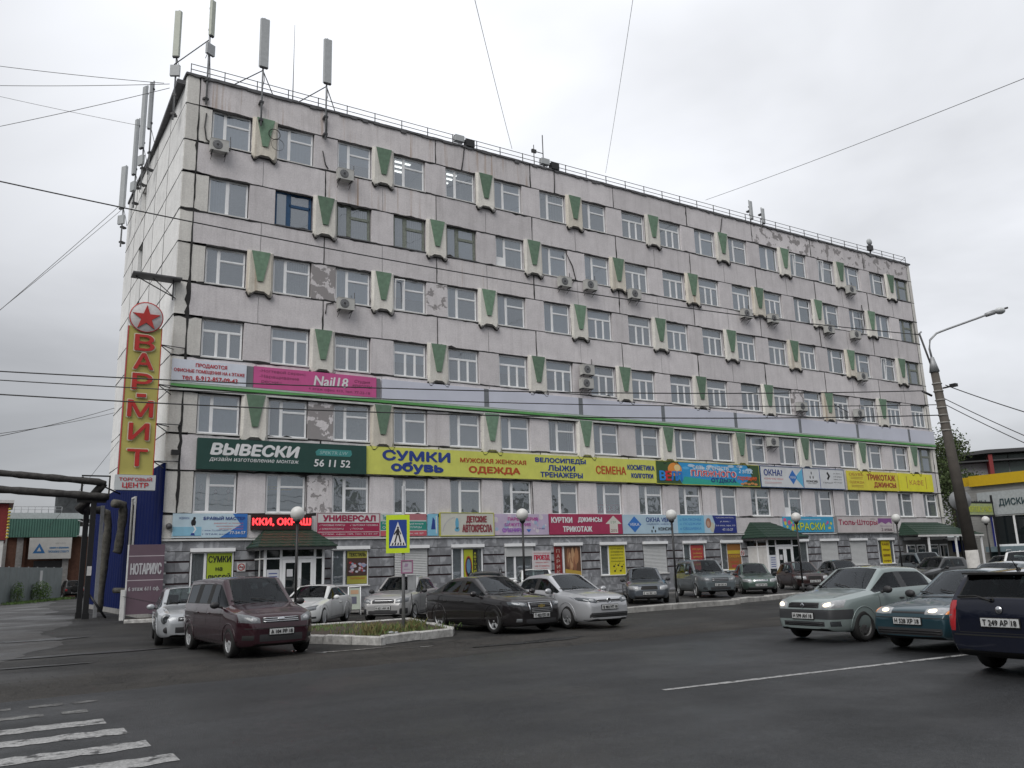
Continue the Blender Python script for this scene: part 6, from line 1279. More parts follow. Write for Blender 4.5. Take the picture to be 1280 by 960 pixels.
def wheel(par,x,y,r,side,style,paintm=None):
    w=empty('wheel',(x,y,r),0); w.parent=par
    if side<0: w.rotation_euler=(0,0,PI)
    tw=.20
    mb=MB(); mb.lathe([(r*.68,-tw/2+.01),(r*.74,-tw/2-.005),(r*.93,-tw/2+.005),(r*.985,-tw/2+.03),(r,-tw/2+.06),(r,tw/2-.06),(r*.985,tw/2-.03),(r*.93,tw/2-.005),(r*.74,tw/2+.003),(r*.68,tw/2-.01)],(0,0,0),26,'y',M_tyre); mb.build('tyre',w)
    R=r*.69; mb=MB(); rim=M_steelrim if style=='steel' else M_alloy
    mb.lathe([(R,-tw/2),(R*.99,tw/2-.015),(R*.93,tw/2-.01),(R*.90,tw/2-.05),(R*.9,-.05)],(0,0,0),26,'y',rim)
    mb.lathe([(R*.9,.0),(0,-.01)],(0,0,0),26,'y',M_black)
    if style=='steel':
        mb.lathe([(R*.9,.02),(R*.78,.06),(R*.5,.045),(R*.3,.07),(0,.075)],(0,0,0),26,'y',rim)
        for q in range(8): t=2*PI*q/8; mb.sphere((R*.68*math.cos(t),.058,R*.68*math.sin(t)),.022,6,M_black,(1,.3,1))
    else:
        ns={'5':5,'6':6,'7':7,'10':10,'5d':5}.get(style,6)
        for q in range(ns):
            t0=2*PI*q/ns+.3
            for dt in ((-.16,.16) if style in('5d','10') else (0,)):
                a=t0; b=t0+dt; ca,sa=math.cos(a),math.sin(a); cb,sb_=math.cos(b),math.sin(b); wd=.030 if style in ('10','5d') else (.055 if ns==5 else .04)
                pa=(-sa,ca); V=[]
                for (rr,c,s,wd2,yy) in ((R*.12,ca,sa,wd*.8,.062),(R*.92,cb,sb_,wd*.55,.072)):
                    V+=[(rr*c-s*wd2*.8,yy,rr*s+c*wd2*.8),(rr*c+s*wd2*.8,yy,rr*s-c*wd2*.8),(rr*c+s*wd2,yy-.035,rr*s-c*wd2),(rr*c-s*wd2,yy-.035,rr*s+c*wd2)]
                mb.add(V,[(0,1,5,4),(1,2,6,5),(3,0,4,7)],rim)
        mb.lathe([(0,.082),(.03,.08),(.055,.062),(.06,.03)],(0,0,0),14,'y',rim)
    mb.build('rim',w); return w
def make_car(P,paintm,label,loc,rz,cat='car',plate=None,name='parked_car',style='6',front=None,rear=None,side=None,detail=2,group=None,rearplate=None):
    P={**DEF,**P}; L,W,H=P['L'],P['W'],P['H']; h=L/2; w=W/2; r=P['r']; fx=h-P['fo']; rx_=fx-P['wb']
    cage=build_body(P); sub=evaluate(cage,lambda o:(setattr(o.modifiers.new('s','SUBSURF'),'levels',2)))
    car=empty(name,loc,rz,label,cat,group)
    bvh=BVHTree.FromPolygons([v.co.copy() for v in sub.vertices],[tuple(p.vertices) for p in sub.polygons])
    c=Car(); c.root=car; c.P=P; c.bvh=bvh
    # arch cutter
    cm=MB(); ar=r+.068
    for ax in (fx,rx_):
        for s in (1,-1):
            y0=s*(w-.27); y1=s*(w+.2); n=22; V=[(ax+ar*math.cos(2*PI*j/n+.07),y,r*.98+ar*math.sin(2*PI*j/n+.07)) for y in (min(y0,y1),max(y0,y1)) for j in range(n)]
            cm.add(V,[(j,(j+1)%n,n+(j+1)%n,n+j) for j in range(n)]+[tuple(range(n))[::-1],tuple(range(n,2*n))],None)
    cme=cm.mesh('cut'); 
    for m in (paintm,M_cglass,M_crub,M_crub): sub.materials.append(m); 
    for m in (M_crub,): cme.materials.append(m)
    co=bpy.data.objects.new('cut',cme); COL.objects.link(co)
    def mods(o):
        b=o.modifiers.new('b','BOOLEAN'); b.operation='DIFFERENCE'; b.object=co; b.solver='EXACT'
        try: b.material_mode='TRANSFER'
        except Exception: pass
    cut=evaluate(sub,mods); COL.objects.unlink(co); bpy.data.objects.remove(co)
    # split glass out
    bm=bmesh.new(); bm.from_mesh(cut)
    gi=[f for f in bm.faces if f.material_index==1]
    res=bmesh.ops.inset_region(bm,faces=gi,thickness=.014,depth=-.004,use_even_offset=True)
    slots=[m.name if m else '' for m in cut.materials]
    tr=2
    for f in res['faces']: f.material_index=tr
    for f in bm.faces: f.smooth=True
    gl=bm.copy()
    bmesh.ops.delete(gl,geom=[f for f in gl.faces if f.material_index!=1],context='FACES')
    bmesh.ops.delete(bm,geom=[f for f in bm.faces if f.material_index==1],context='FACES')
    if P.get('band'):
        z0,z1,xm,bm_m=P['band']
        for co_,no_ in (((0,0,z0),(0,0,1)),((0,0,z1),(0,0,1)),((xm,0,0),(1,0,0))): bmesh.ops.bisect_plane(bm,geom=bm.verts[:]+bm.edges[:]+bm.faces[:],plane_co=co_,plane_no=no_,dist=1e-5)
        mi_=len(cut.materials); cut.materials.append(bm_m)
        for f in bm.faces:
            cc_=f.calc_center_median()
            if z0<cc_.z<z1 and cc_.x>xm and f.material_index==0 and abs(cc_.y)+max(0,cc_.x-h+.6)>.2: f.material_index=mi_
    me=bpy.data.meshes.new('body'); bm.to_mesh(me); bm.free()
    for m in cut.materials: me.materials.append(m)
    try: me.set_sharp_from_angle(angle=math.radians(38))
    except Exception: pass
    body=place('body',me,car)
    gl.faces.ensure_lookup_table(); seen=set()
    for f0 in list(gl.faces):
        if f0.index in seen: continue
        isl_=[];st=[f0]; seen.add(f0.index)
        while st:
            f=st.pop(); isl_.append(f)
            for e in f.edges:
                for g_ in e.link_faces:
                    if g_.index not in seen: seen.add(g_.index); st.append(g_)
        vm={};V=[];F=[]
        for f in isl_:
            t=[]
            for v in f.verts:
                if v.index not in vm: vm[v.index]=len(V); V.append(tuple(v.co))
                t.append(vm[v.index])
            F.append(tuple(t))
        cy=sum(v[1] for v in V)/len(V); cxx=sum(v[0] for v in V)/len(V)
        if abs(cy)<.15: nm='windshield' if cxx>P['rF']-.2 else 'rear_window'
        else: nm='side_window'
        MB().add(V,F,M_tglass if (P.get('tint') and nm!='windshield') else M_cglass,True).build(nm,car)
    gl.free()
    def ray(d,a,b):
        if d=='F': o,v=Vector((h+2,a,b)),Vector((-1,0,0))
        elif d=='B': o,v=Vector((-h-2,a,b)),Vector((1,0,0))
        elif d=='L': o,v=Vector((a,3,b)),Vector((0,-1,0))
        elif d=='R': o,v=Vector((a,-3,b)),Vector((0,1,0))
        else: o,v=Vector((a,b,4)),Vector((0,0,-1))
        q,nn,_,_=bvh.ray_cast(o,v)
        if q is None: q,nn,_,_=bvh.find_nearest(o+v*(2.2 if d in 'FB' else 2.2))
        if nn.dot(v)>0: nn=-nn
        return q,nn
    def patch(name,d,topc,botc,m,off=.006,nu=10,nv=4,par=None,th=0):
        V=[];F=[]
        def smp(c,t):
            k=t*(len(c)-1); i=min(int(k),len(c)-2); return (lerp(c[i][0],c[i+1][0],k-i),lerp(c[i][1],c[i+1][1],k-i))
        for i in range(nu+1):
            a=smp(topc,i/nu); b=smp(botc,i/nu)
            for j in range(nv+1):
                p=(lerp(a[0],b[0],j/nv),lerp(a[1],b[1],j/nv)); q,nn=ray(d,*p); rim=(i in(0,nu) or j in(0,nv)); V.append(q+nn*(off if not rim else min(off*.1,.001)))
        for i in range(nu):
            for j in range(nv): F.append((i*(nv+1)+j,(i+1)*(nv+1)+j,(i+1)*(nv+1)+j+1,i*(nv+1)+j+1))
        if d in 'FRT': F=[f[::-1] for f in F]
        return MB().add(V,F,m,True).build(name,par or car)
    def strip(d,pts,wd,m,off=.002,seg=.06,mb=None):
        P_=[]
        for a,b in zip(pts[:-1],pts[1:]):
            k=max(1,int(math.dist(a,b)/seg))
            for i in range(k): P_.append((lerp(a[0],b[0],i/k),lerp(a[1],b[1],i/k)))
        P_.append(pts[-1]); V=[];F=[]
        H_=[ray(d,*p) for p in P_]
        for i,(q,nn) in enumerate(H_):
            t=(H_[min(i+1,len(H_)-1)][0]-H_[max(i-1,0)][0]); t=t.normalized() if t.length>1e-6 else Vector((1,0,0)); s=t.cross(nn)*wd/2; V+=[q+nn*off-s,q+nn*off+s]
        for i in range(len(P_)-1): F.append((2*i,2*i+1,2*i+3,2*i+2))
        if mb is None: mb=MB(); mb.add(V,F,m); return mb
        mb.add(V,F,m); return mb
    c.ray,c.patch,c.strip=ray,patch,strip
    # wheels + arch lips
    for ax in (fx,rx_):
        for s in (1,-1): wheel(car,ax,s*(w-.115),r,s,style)
    for ax in (fx,rx_):
        for d in 'LR':
            pts_=[]
            for j in range(25):
                t=-.12+(PI+.24)*j/24; px_,pz_=ax+(ar+.012)*math.cos(t),r*.98+(ar+.012)*math.sin(t)
                if pz_<P['zl']+.05: continue
                q,nn=ray(d,px_,pz_); pts_.append(q+nn*.004)
            MB().tube(pts_,P.get('lip',.008),6,P.get('lipm',paintm)).build('arch_lip',car)
    MB().box(rx_-.2,fx+.2,-w*.75,w*.75,P['zl']-.02,P['zl']+.1,M_crub).build('underbody',car)
    # cabin
    cbx,cbz=P['cowl']; mb=MB(); mb.box(cbx-.42,cbx-.06,-w*.70,w*.70,cbz-.22,cbz-.07,M_seat); mb.build('dashboard',car)
    MB().box(-h*.8,cbx-.1,-w*.80,w*.80,P['zl']+.11,P['zl']+.16,M_seat).build('cabin_floor',car)
    zs_=P['belt'][0]
    for s in (1,-1):
        mb=MB(); sx=P['bp']-.02; y=s*w*.42
        mb.add([(sx+.10,y-.22,.42),(sx+.10,y+.22,.42),(sx-.10,y-.20,H*.70),(sx-.10,y+.20,H*.70),(sx-.02,y-.22,.42),(sx-.02,y+.22,.42),(sx-.19,y-.19,H*.70),(sx-.19,y+.19,H*.70)],[(0,1,3,2),(5,4,6,7),(0,2,6,4),(1,5,7,3),(2,3,7,6)],M_seat)
        mb.box(sx-.20,sx-.11,y-.13,y+.13,H*.71,H*.71+.17,M_seat); mb.box(sx-.02,sx+.5,y-.24,y+.24,.36,.48,M_seat); mb.build('seat',car)
    mb=MB(); rx2=P['cp']+.05; mb.box(rx2-.12,rx2,-w*.66,w*.66,.40,H*.64,M_seat)
    for y in (-.4,0,.4): mb.box(rx2-.11,rx2-.03,y-.12,y+.12,H*.64,H*.64+.13,M_seat)
    mb.build('rear_bench',car)
    mb=MB(); mb.tube([(cbx-.50+.07*math.sin(t*PI/8),.36+.18*math.cos(t*PI/8),zs_+.02+.17*math.sin(t*PI/8)) for t in range(17)],.014,5,M_crub,caps=False); mb.build('steering_wheel',car)
    # door seams and handles
    bs,be,bz=P['door']; mb=MB(); zb=P['belt'][0]; 
    for d in 'LR':
        strip(d,[(bs,P['zl']+.10),(bs,zb-.02)],.012,M_crub,mb=mb); strip(d,[(be,P['zl']+.10),(be,zb+.0)],.012,M_crub,mb=mb)
        strip(d,[(bz+.16,zb+.01),(bz+.12,.62),(max(bz-.12,rx_+.38),.36),(bs,P['zl']+.10)][:3],.008,M_crub,mb=mb)
        strip(d,[(bs,P['zl']+.10),(rx_+.42,P['zl']+.10)],.010,M_crub,mb=mb)
    strip('T',[(P['cowl'][0]+.10,-w*.78),(P['cowl'][0]+.13,0),(P['cowl'][0]+.10,w*.78)],.02,M_crub,mb=mb)
    for s in (1,-1): strip('T',[(P['cowl'][0]+.12,s*w*.72),(h-.30,s*w*.62)],.007,M_crub,mb=mb)
    mb.build('panel_seam',car)
    for d,s in (('L',1),('R',-1)):
        for hx in (be+.18,bz+.30):
            q,nn=ray(d,hx,zb-.10); o=MB().sphere((0,0,0),.09,10,M_ctrim if P.get('blackh') else paintm,(1,.22,.20)).build('door_handle',car); o.location=q+nn*.012
        # mirror
        mx=P['cowl'][0]-.22; q,nn=ray(d,mx,zb+.06); mb=MB(); mm=P.get('mir',paintm)
        mb.sphere((mx,s*(w+.10),zb+.09),.105,12,mm,(.62,1.0,.72)); mb.tube([(mx,s*(w-.1),zb+.03),(mx,s*(w+.06),zb+.06)],.028,6,M_ctrim); mb.build('side_mirror',car)
    # wipers
    mb=MB()
    for (y0,y1,dx) in ((w*.30,-w*.25,.30),(-w*.35,-w*.85+.08,.28)):
        A=ray('T',P['cowl'][0]+.02,y0)[0]; B=ray('T',P['cowl'][0]-.10,y1)[0]; mb.tube([A+Vector((.03,0,.02)),(A+B)/2+Vector((0,0,.03)),B+Vector((0,0,.022))],.010,5,M_crub)
    mb.build('wiper',car)
    def plate_at(d,y,z,s,wd=.52,hh=.112):
        q,nn=ray(d,y,z); sg=1 if d=='F' else -1; x=q.x+sg*.02
        r_=empty('number_plate',(x,y,z),PI/2 if d=='F' else -PI/2); r_.parent=car; r_.rotation_euler=(0,0,PI/2 if d=='F' else -PI/2)
        MB().box(-wd/2-.01,wd/2+.01,-.004,.02,-hh/2-.01,hh/2+.01,M_crub).build('plate_surround',r_)
        MB().box(-wd/2,wd/2,-.01,-.003,-hh/2,hh/2,M_plate).build('plate',r_)
        if s: 
            mb2=text(s,-wd/2+.03,wd/2-.03,-hh*.34,hh*.34,ink((.02,.02,.02)),r_,-.0125,.03,0,0,'plate_number')
            MB().box(wd*.27,wd*.275,-.0118,-.01,-hh/2,hh/2,ink((.02,.02,.02))).build('plate_divider',r_)
    c.plate=plate_at
    if plate: plate_at('F',0,P.get('pz',.42),plate)
    def lamps(top,bot,m=M_lens,bulb=True,name='headlight',d='F',lit=False,inner=.5):
        for s in (1,-1):
            tp=[(y*s,z) for y,z in top]; bt=[(y*s,z) for y,z in bot]
            o=patch(name,d,tp,bt,m,.012,12,5)
            if s==-1 and d=='F' or (s==1 and d=='B'): o.data.flip_normals()
            if bulb:
                k_=[.14,.5] if inner>.35 else [.14,.62]
                def sub_(c_,t): kk=t*(len(c_)-1); i_=min(int(kk),len(c_)-2); return (lerp(c_[i_][0],c_[i_+1][0],kk-i_),lerp(c_[i_][1],c_[i_+1][1],kk-i_))
                tt=[]; bb=[]
                for i_ in range(7):
                    t=k_[0]+(k_[1]-k_[0])*i_/6; A_=sub_(tp,t); B_=sub_(bt,t); e_=.5-.36*math.sqrt(max(0,1-(2*i_/6-1)**2))-.02
                    tt.append((lerp(A_[0],B_[0],e_),lerp(A_[1],B_[1],e_))); bb.append((lerp(A_[0],B_[0],1-e_),lerp(A_[1],B_[1],1-e_)))
                o2=patch('bulb_bowl',d,tt,bb,M_lit if lit else M_lens2,.020,10,4,par=o)
                if s==-1 and d=='F' or (s==1 and d=='B'): o2.data.flip_normals()
    c.lamps=lamps
    def fpatch(name,y,z0,z1,m,off=.006,d='F',nu=12,nv=3,y1=None): 
        nu=44 if y1 is None and y>.55 else 12
        ya=-y if y1 is None else y; yb=y if y1 is None else y1
        o=patch(name,d,[(ya,z1),(yb,z1)],[(ya,z0),(yb,z0)],m,off,nu,nv); o.data.flip_normals(); return o
    c.f=fpatch
    def bars_(y,zs_,th,m,name='grille_bar',off=.014):
        mb=MB()
        for z in zs_:
            P_=[]
            for i in range(9): q,nn=ray('F',-y+2*y*i/8,z); P_.append(q+nn*off)
            mb.tube(P_,th,5,m)
        mb.build(name,car)
    c.bars=bars_
    if front: front(c)
    if rear: rear(c)
    if side: side(c)
    if P['rails']:
        mb=MB()
        for s in (1,-1): mb.tube([(P['rF']-.15,s*(P['wr']-.02),H-.03),(P['rF']-.3,s*(P['wr']-.02),H+.04),(P['rR']+.2,s*(P['wr']-.02),H+.04),(P['rR'],s*(P['wr']-.02),H-.04)],.018,6,P.get('railm',M_grey))
        mb.build('roof_rail',car)
    bpy.data.meshes.remove(cage)
    return c
def lens(c,y0,y1,zi0,zi1,zo0,zo1,lit=False,m=None,inner=.5,name='headlight'):
    c.lamps([(y0,zi1),((y0+y1)/2,(zi1+zo1)/2+.012),(y1,zo1)],[(y0,zi0),((y0+y1)/2,(zi0+zo0)/2-.008),(y1,zo0)],m or M_lens,True,name,'F',lit,inner)
D=math.radians
# --- 1 maroon minivan (foreground left)
P_mar=paint('maroon',(.026,.004,.009),.5,.3)
def front_largus(c):
    lens(c,.44,.80,.70,.80,.72,.90); c.f('grille',.40,.70,.80,M_ctrim); c.bars(.38,(.72,.79),.010,M_chrome); c.f('grille_chrome_bar',.38,.742,.772,M_chrome,.016)
    c.f('lower_intake',.46,.33,.47,M_ctrim); c.f('bumper_groove',.72,.585,.60,M_crub,.004)
    q,n=c.ray('F',0,.757); mb=MB(); mb.lathe([(0,.012),(.05,.010),(.062,0)],(q.x+.02,0,.757),16,'x',M_chrome); o=mb.build('badge',c.root); o.scale=(1,1.35,.8); o.location=(0,0,.757*.2)
    for s in (1,-1): c.f('fog_recess',s*.66-.09,.36,.46,M_crub,.005,y1=s*.66+.09)
def side_largus(c):
    mb=MB()
    for d in 'LR': c.strip(d,[(-2.15,.60),(1.35,.56)],.03,c.P['pm'],.006,mb=mb); c.strip(d,[(-1.05,.25),(-1.05,.92)],.008,M_crub,mb=mb)
    mb.build('side_moulding',c.root)
largus=dict(L=4.47,W=1.75,H=1.67,r=.31,wb=2.9,fo=.80,zl=.21,nose=.70,hood=.92,cowl=(1.05,1.08),rF=.35,rR=-2.02,rg=(-2.17,1.10),tail=1.0,tailz=.75,belt=(.97,1.0),wr=.64,bp=-.13,cp=-1.05,dp=-1.92,kind='van',flat=.90,noseflat=.62,door=(.90,-.13,-1.1),crown=.045,pz=.52,blackh=False,mir=M_ctrim,pm=P_mar,tint=True)
make_car(largus,P_mar,'dark maroon minivan with roof bulge, parked nearest on the left',(-1.12,-16.5,.008),D(-85),'minivan','А 104 РР 18',style='10',front=front_largus,side=side_largus)
# --- 2 silver wagon behind it with round headlights
P_sil=paint('silver',(.38,.40,.42),.6,.2)
def front_round(c):
    for s in (1,-1):
        q,n=c.ray('F',s*.62,.66); mb=MB(); mb.sphere((q.x-.03,s*.62,.66),.125,18,M_lens,(.5,1,1)); mb.build('headlight',c.root); mb=MB(); mb.lathe([(.075,.0),(.06,-.0),(.0,-.01)],(q.x+.04,s*.62,.66),14,'x',M_reflect); mb.build('bulb_bowl',c.root)
        q,n=c.ray('F',s*.60,.40); mb=MB(); mb.sphere((q.x-.005,s*.60,.40),.085,14,M_ctrim,(.25,1,.9)); mb.build('fog_light',c.root)
    c.f('grille',.34,.60,.70,M_ctrim); c.bars(.32,(.65,),.012,M_chrome); c.f('lower_intake',.40,.32,.46,M_ctrim)
make_car(dict(L=4.40,W=1.70,H=1.44,wb=2.52,fo=.92,hood=.82,nose=.66,cowl=(.82,.96),rF=.12,rR=-1.85,rg=(-2.1,.98),kind='wagon',flat=.86,dp=-1.75,cp=-1.15,wr=.58,door=(.72,-.3,-1.1)),P_sil,'silver estate with round headlights half hidden behind the maroon minivan',(-1.55,-11.9,.008),D(-97),'car',None,style='5',front=front_round)
# --- 3 white coupe
P_wht=paint('white',(.66,.67,.67),.0,.18)
def front_coupe(c):
    lens(c,.34,.74,.50,.60,.54,.68); c.f('lower_intake',.42,.24,.34,M_ctrim); c.f('grille',.28,.52,.56,M_ctrim,.004)
    for s in (1,-1): c.f('side_light',s*.66-.09,.28,.34,M_ctrim,.005,y1=s*.66+.09)
make_car(dict(L=4.30,W=1.70,H=1.30,wb=2.46,fo=.90,zl=.16,nose=.52,hood=.68,cowl=(.62,.88),rF=-.12,rR=-.95,rg=(-1.62,.92),tail=.90,tailz=.72,belt=(.78,.86),wr=.55,bp=-.62,cp=-1.20,door=(.55,-.62,-.62),flat=.72,noseflat=.55,pz=.40),P_wht,'white two door coupe parked in front of the left porch',(3.0,-8.75,.008),D(-127),'car',None,style='10',front=front_coupe)
# --- 4 silver liftback behind the sign post
P_sil2=paint('warm_silver',(.36,.36,.36),.6,.2)
def front_granta(c):
    lens(c,.42,.78,.62,.74,.66,.80); c.f('grille',.38,.62,.76,M_ctrim); c.bars(.36,(.70,),.020,M_chrome); c.f('lower_intake',.50,.28,.40,M_ctrim)
    for s in (1,-1): c.f('fog_recess',s*.66-.10,.28,.46,M_ctrim,.006,y1=s*.66+.10); c.f('chrome_insert',s*.66-.02,.28,.48,M_chrome,.012,y1=s*.66+.01)
make_car(dict(L=4.25,W=1.70,H=1.50,wb=2.48,fo=.82,hood=.86,nose=.66,cowl=(.86,1.0),rF=.16,rR=-1.0,rg=(-1.75,1.02),belt=(.88,.96),wr=.58,tail=1.0,bp=-.22,cp=-1.12,door=(.74,-.22,-1.2),noseflat=.66,mir=M_ctrim,pz=.48),P_sil2,'silver hatchback with chrome grille bar just behind the yellow crossing sign post',(6.15,-9.15,.01),D(-133),'car','Н 651 АН 18',style='10',front=front_granta)
# --- 5 black sedan
P_blk=paint('black_brown',(.012,.010,.011),.3,.22)
def front_cruze(c):
    lens(c,.42,.80,.66,.76,.70,.80,m=M_reflect,inner=.3); c.f('grille',.34,.50,.76,M_ctrim,.008); c.f('grille_frame',.37,.755,.775,M_chrome,.014); c.f('grille_frame',.30,.485,.50,M_chrome,.012); c.f('body_bar',.36,.655,.695,c.P['pm'],.020); c.bars(.30,(.54,.58,.62,.72),.006,M_grey)
    for s in (1,-1): c.f('grille_frame',s*.355-.012,.50,.76,M_chrome,.013,y1=s*.355+.012); c.f('fog_light',s*.64-.05,.30,.38,M_lens,.01,y1=s*.64+.05)
    q,n=c.ray('F',0,.675); x=q.x+.035; mb=MB(); M_gold=mat('gold_badge',(.55,.42,.16),.3,metal=.8,var=0)
    mb.add([(x,-.11,.655),(x,.11,.655),(x,.12,.70),(x,-.10,.70)],[(0,1,2,3)],M_gold); mb.add([(x+.002,-.045,.635),(x+.002,.045,.635),(x+.002,.05,.72),(x+.002,-.04,.72)],[(0,1,2,3)],M_gold); mb.build('badge',c.root)
    c.f('lower_intake',.48,.24,.36,M_ctrim)
    mb=MB(); 
    for d in 'LR': c.strip(d,[(.95,.92),(.0,.965),(-1.2,1.02),(-1.6,1.0)],.012,M_chrome,.005,mb=mb)
make_car(dict(L=4.60,W=1.79,H=1.475,r=.325,wb=2.685,fo=.92,zl=.17,nose=.70,hood=.88,cowl=(.88,1.01),rF=.10,rR=-1.05,rg=(-1.85,1.05),tail=1.04,tailz=.85,belt=(.90,1.0),wr=.57,bp=-.26,cp=-1.22,door=(.82,-.26,-1.25),noseflat=.62,flat=.74,mir=P_blk,pz=.45,pm=P_blk),P_blk,'black sedan with a gold badge on a split grille, parked right of the island bed',(5.72,-15.95,.008),D(-85),'car','Т 422 ЕХ 18',style='5',front=front_cruze)
# --- 6 silver sedan
P_sil3=paint('light_silver',(.42,.43,.45),.6,.18)
def front_polo(c):
    lens(c,.40,.80,.66,.78,.74,.82,m=M_reflect); c.f('grille',.40,.685,.755,M_ctrim); c.bars(.38,(.70,.745),.005,M_chrome); c.f('lower_intake',.62,.30,.42,M_ctrim); c.bars(.55,(.33,.37),.007,M_black); c.f('bumper_lip',.70,.235,.25,M_ctrim,.012)
    q,n=c.ray('F',0,.72); mb=MB(); mb.lathe([(.075,0),(.07,.01),(.06,.01),(.055,.0),(0,.0)],(q.x+.02,0,.72),18,'x',M_chrome); mb.add([(q.x+.032,-.04,.755),(q.x+.032,-.028,.755),(q.x+.032,.005,.68),(q.x+.032,-.005,.68)],[(0,1,2,3)],M_black); mb.add([(q.x+.032,.04,.755),(q.x+.032,.028,.755),(q.x+.032,-.005,.68),(q.x+.032,.005,.68)],[(0,1,2,3)],M_black); mb.build('badge',c.root)
make_car(dict(L=4.38,W=1.70,H=1.465,r=.31,wb=2.55,fo=.84,zl=.18,nose=.70,hood=.87,cowl=(.88,1.0),rF=.12,rR=-1.0,rg=(-1.72,1.04),tail=1.02,belt=(.89,.97),wr=.565,bp=-.24,cp=-1.18,door=(.80,-.24,-1.2),noseflat=.68,flat=.76,mir=P_sil3,pz=.56),P_sil3,'light silver sedan with round badge, parked right of the black sedan',(7.95,-16.35,.008),D(-91),'car','В 903 НТ 18',style='7',front=front_polo)
# --- 7 white hatch and dark hatch hidden behind the black/silver sedans
make_car(dict(L=3.9,W=1.66,H=1.52,wb=2.4,fo=.78,hood=.90,nose=.7,cowl=(.85,1.02),rF=.25,rR=-1.6,rg=(-1.85,1.0),kind='hatch',flat=.86,belt=(.92,.98),wr=.60,bp=-.3,cp=-1.35,door=(.72,-.3,-1.1)),P_wht,'small white hatchback seen over the silver sedan bonnet',(13.6,-6.2,.05),D(-118),'car',None,style='steel',front=front_granta)
P_drk=paint('charcoal',(.016,.017,.018),.3,.2)
make_car(dict(L=4.3,W=1.74,H=1.50,wb=2.6,fo=.82,hood=.90,cowl=(.85,1.02),rF=.2,rR=-1.7,rg=(-2.0,1.0),kind='hatch',flat=.86,belt=(.92,1.0),wr=.60,bp=-.25,cp=-1.1,dp=-1.7,door=(.78,-.25,-1.2),rails=True,railm=M_black),P_drk,'charcoal hatchback whose roof shows just above the black sedan',(10.9,-6.6,.05),D(62),'car',None,style='steel')
# --- 8.. row behind the right kerb
def front_lanos(c,gr=M_ctrim):
    lens(c,.42,.80,.54,.68,.57,.71,m=M_lens3); c.f('grille',.33,.55,.67,M_crub); c.bars(.31,(.59,.63),.006,M_ctrim); c.bars(.30,(.675,),.010,c.P.get('pm',M_ctrim)); c.f('lower_intake',.60,.22,.33,M_ctrim); c.f('bumper_groove',.75,.50,.512,M_crub,.004)
def front_lanos2(c):
    lens(c,.42,.78,.54,.68,.57,.70,m=M_lens3); c.f('grille',.32,.58,.67,M_chrome); c.bars(.28,(.62,.65),.006,M_ctrim); c.f('lower_intake',.60,.22,.33,M_ctrim)
lan=dict(L=4.24,W=1.68,H=1.43,wb=2.52,fo=.82,zl=.19,nose=.60,hood=.78,cowl=(.80,.93),rF=.10,rR=-.95,rg=(-1.55,.98),tail=.97,belt=(.82,.90),wr=.56,bp=-.28,cp=-1.1,door=(.74,-.28,-1.15),noseflat=.66,mir=M_ctrim,pz=.42)
P_gry=paint('slate_grey',(.075,.088,.105),.5,.3); P_dgr=paint('dull_green',(.065,.10,.085),.5,.3); P_sgr=paint('silver_green',(.11,.13,.14),.6,.25)
make_car(lan,P_gry,'slate grey sedan parked behind the kerb left of the third globe lamp',(17.3,-8.9,.06),D(-125),'car','Е 161 ВС 18',style='steel',front=front_lanos)
def front_for(c):
    lens(c,.42,.80,.70,.84,.74,.90); c.f('grille',.38,.70,.86,M_ctrim); c.bars(.36,(.74,.80),.012,M_chrome); c.f('lower_intake',.45,.30,.46,M_ctrim)
    for s in (1,-1): c.f('fog_light',s*.66-.07,.36,.48,M_reflect,.012,y1=s*.66+.07)
make_car(dict(L=4.56,W=1.78,H=1.68,r=.345,wb=2.61,fo=.92,zl=.25,nose=.78,hood=.98,cowl=(.88,1.10),rF=.22,rR=-1.85,rg=(-2.15,1.10),kind='suv',flat=.88,belt=(.98,1.05),wr=.62,bp=-.25,cp=-1.15,dp=-1.8,door=(.82,-.25,-1.2),noseflat=.68,pz=.56,rails=True,railm=M_black),P_sgr,'grey green crossover with roof rails, tallest in the row behind the kerb',(22.0,-7.6,.06),D(-116),'suv','С 284 ОК 18',style='6',front=front_for)
make_car(lan,P_dgr,'dull green sedan with a chrome grille between the crossover and the dark red hatchback',(25.7,-7.2,.06),D(-128),'car','К 307 УН 18',style='steel',front=front_lanos2)
P_dred=paint('dark_red_brown',(.028,.012,.012),.3,.3)
hat=dict(L=4.0,W=1.65,H=1.42,wb=2.42,fo=.80,zl=.19,nose=.60,hood=.78,cowl=(.76,.93),rF=.06,rR=-1.45,rg=(-1.80,.95),kind='hatch',flat=.84,belt=(.82,.90),wr=.56,bp=-.30,cp=-1.2,door=(.70,-.3,-1.1),noseflat=.7,mir=M_ctrim,pz=.44)
make_car(hat,P_dred,'dark red brown hatchback behind the fourth globe lamp post',(29.6,-6.9,.06),D(-122),'car','О 552 ТЕ 18',style='steel',front=front_lanos)
make_car(lan,P_drk,'black sedan parked right of the dark red hatchback, mostly hidden',(33.5,-6.4,.06),D(-120),'car',None,style='steel',front=front_lanos)
make_car({**hat,'H':1.46},P_drk,'low dark car roof seen beyond the pale green sedan',(34.0,-11.6,.06),D(178),'car',None,style='steel')
make_car({**lan,'H':1.42,'L':4.6},P_drk,'second dark car roof beyond the pale green sedan',(38.5,-12.6,.06),D(180),'car',None,style='steel')
make_car({**largus,'pm':P_sgr,'H':1.72},P_sgr,'grey green van facing the street under the right canopy',(41.8,-6.0,.06),D(-125),'van',None,style='steel')
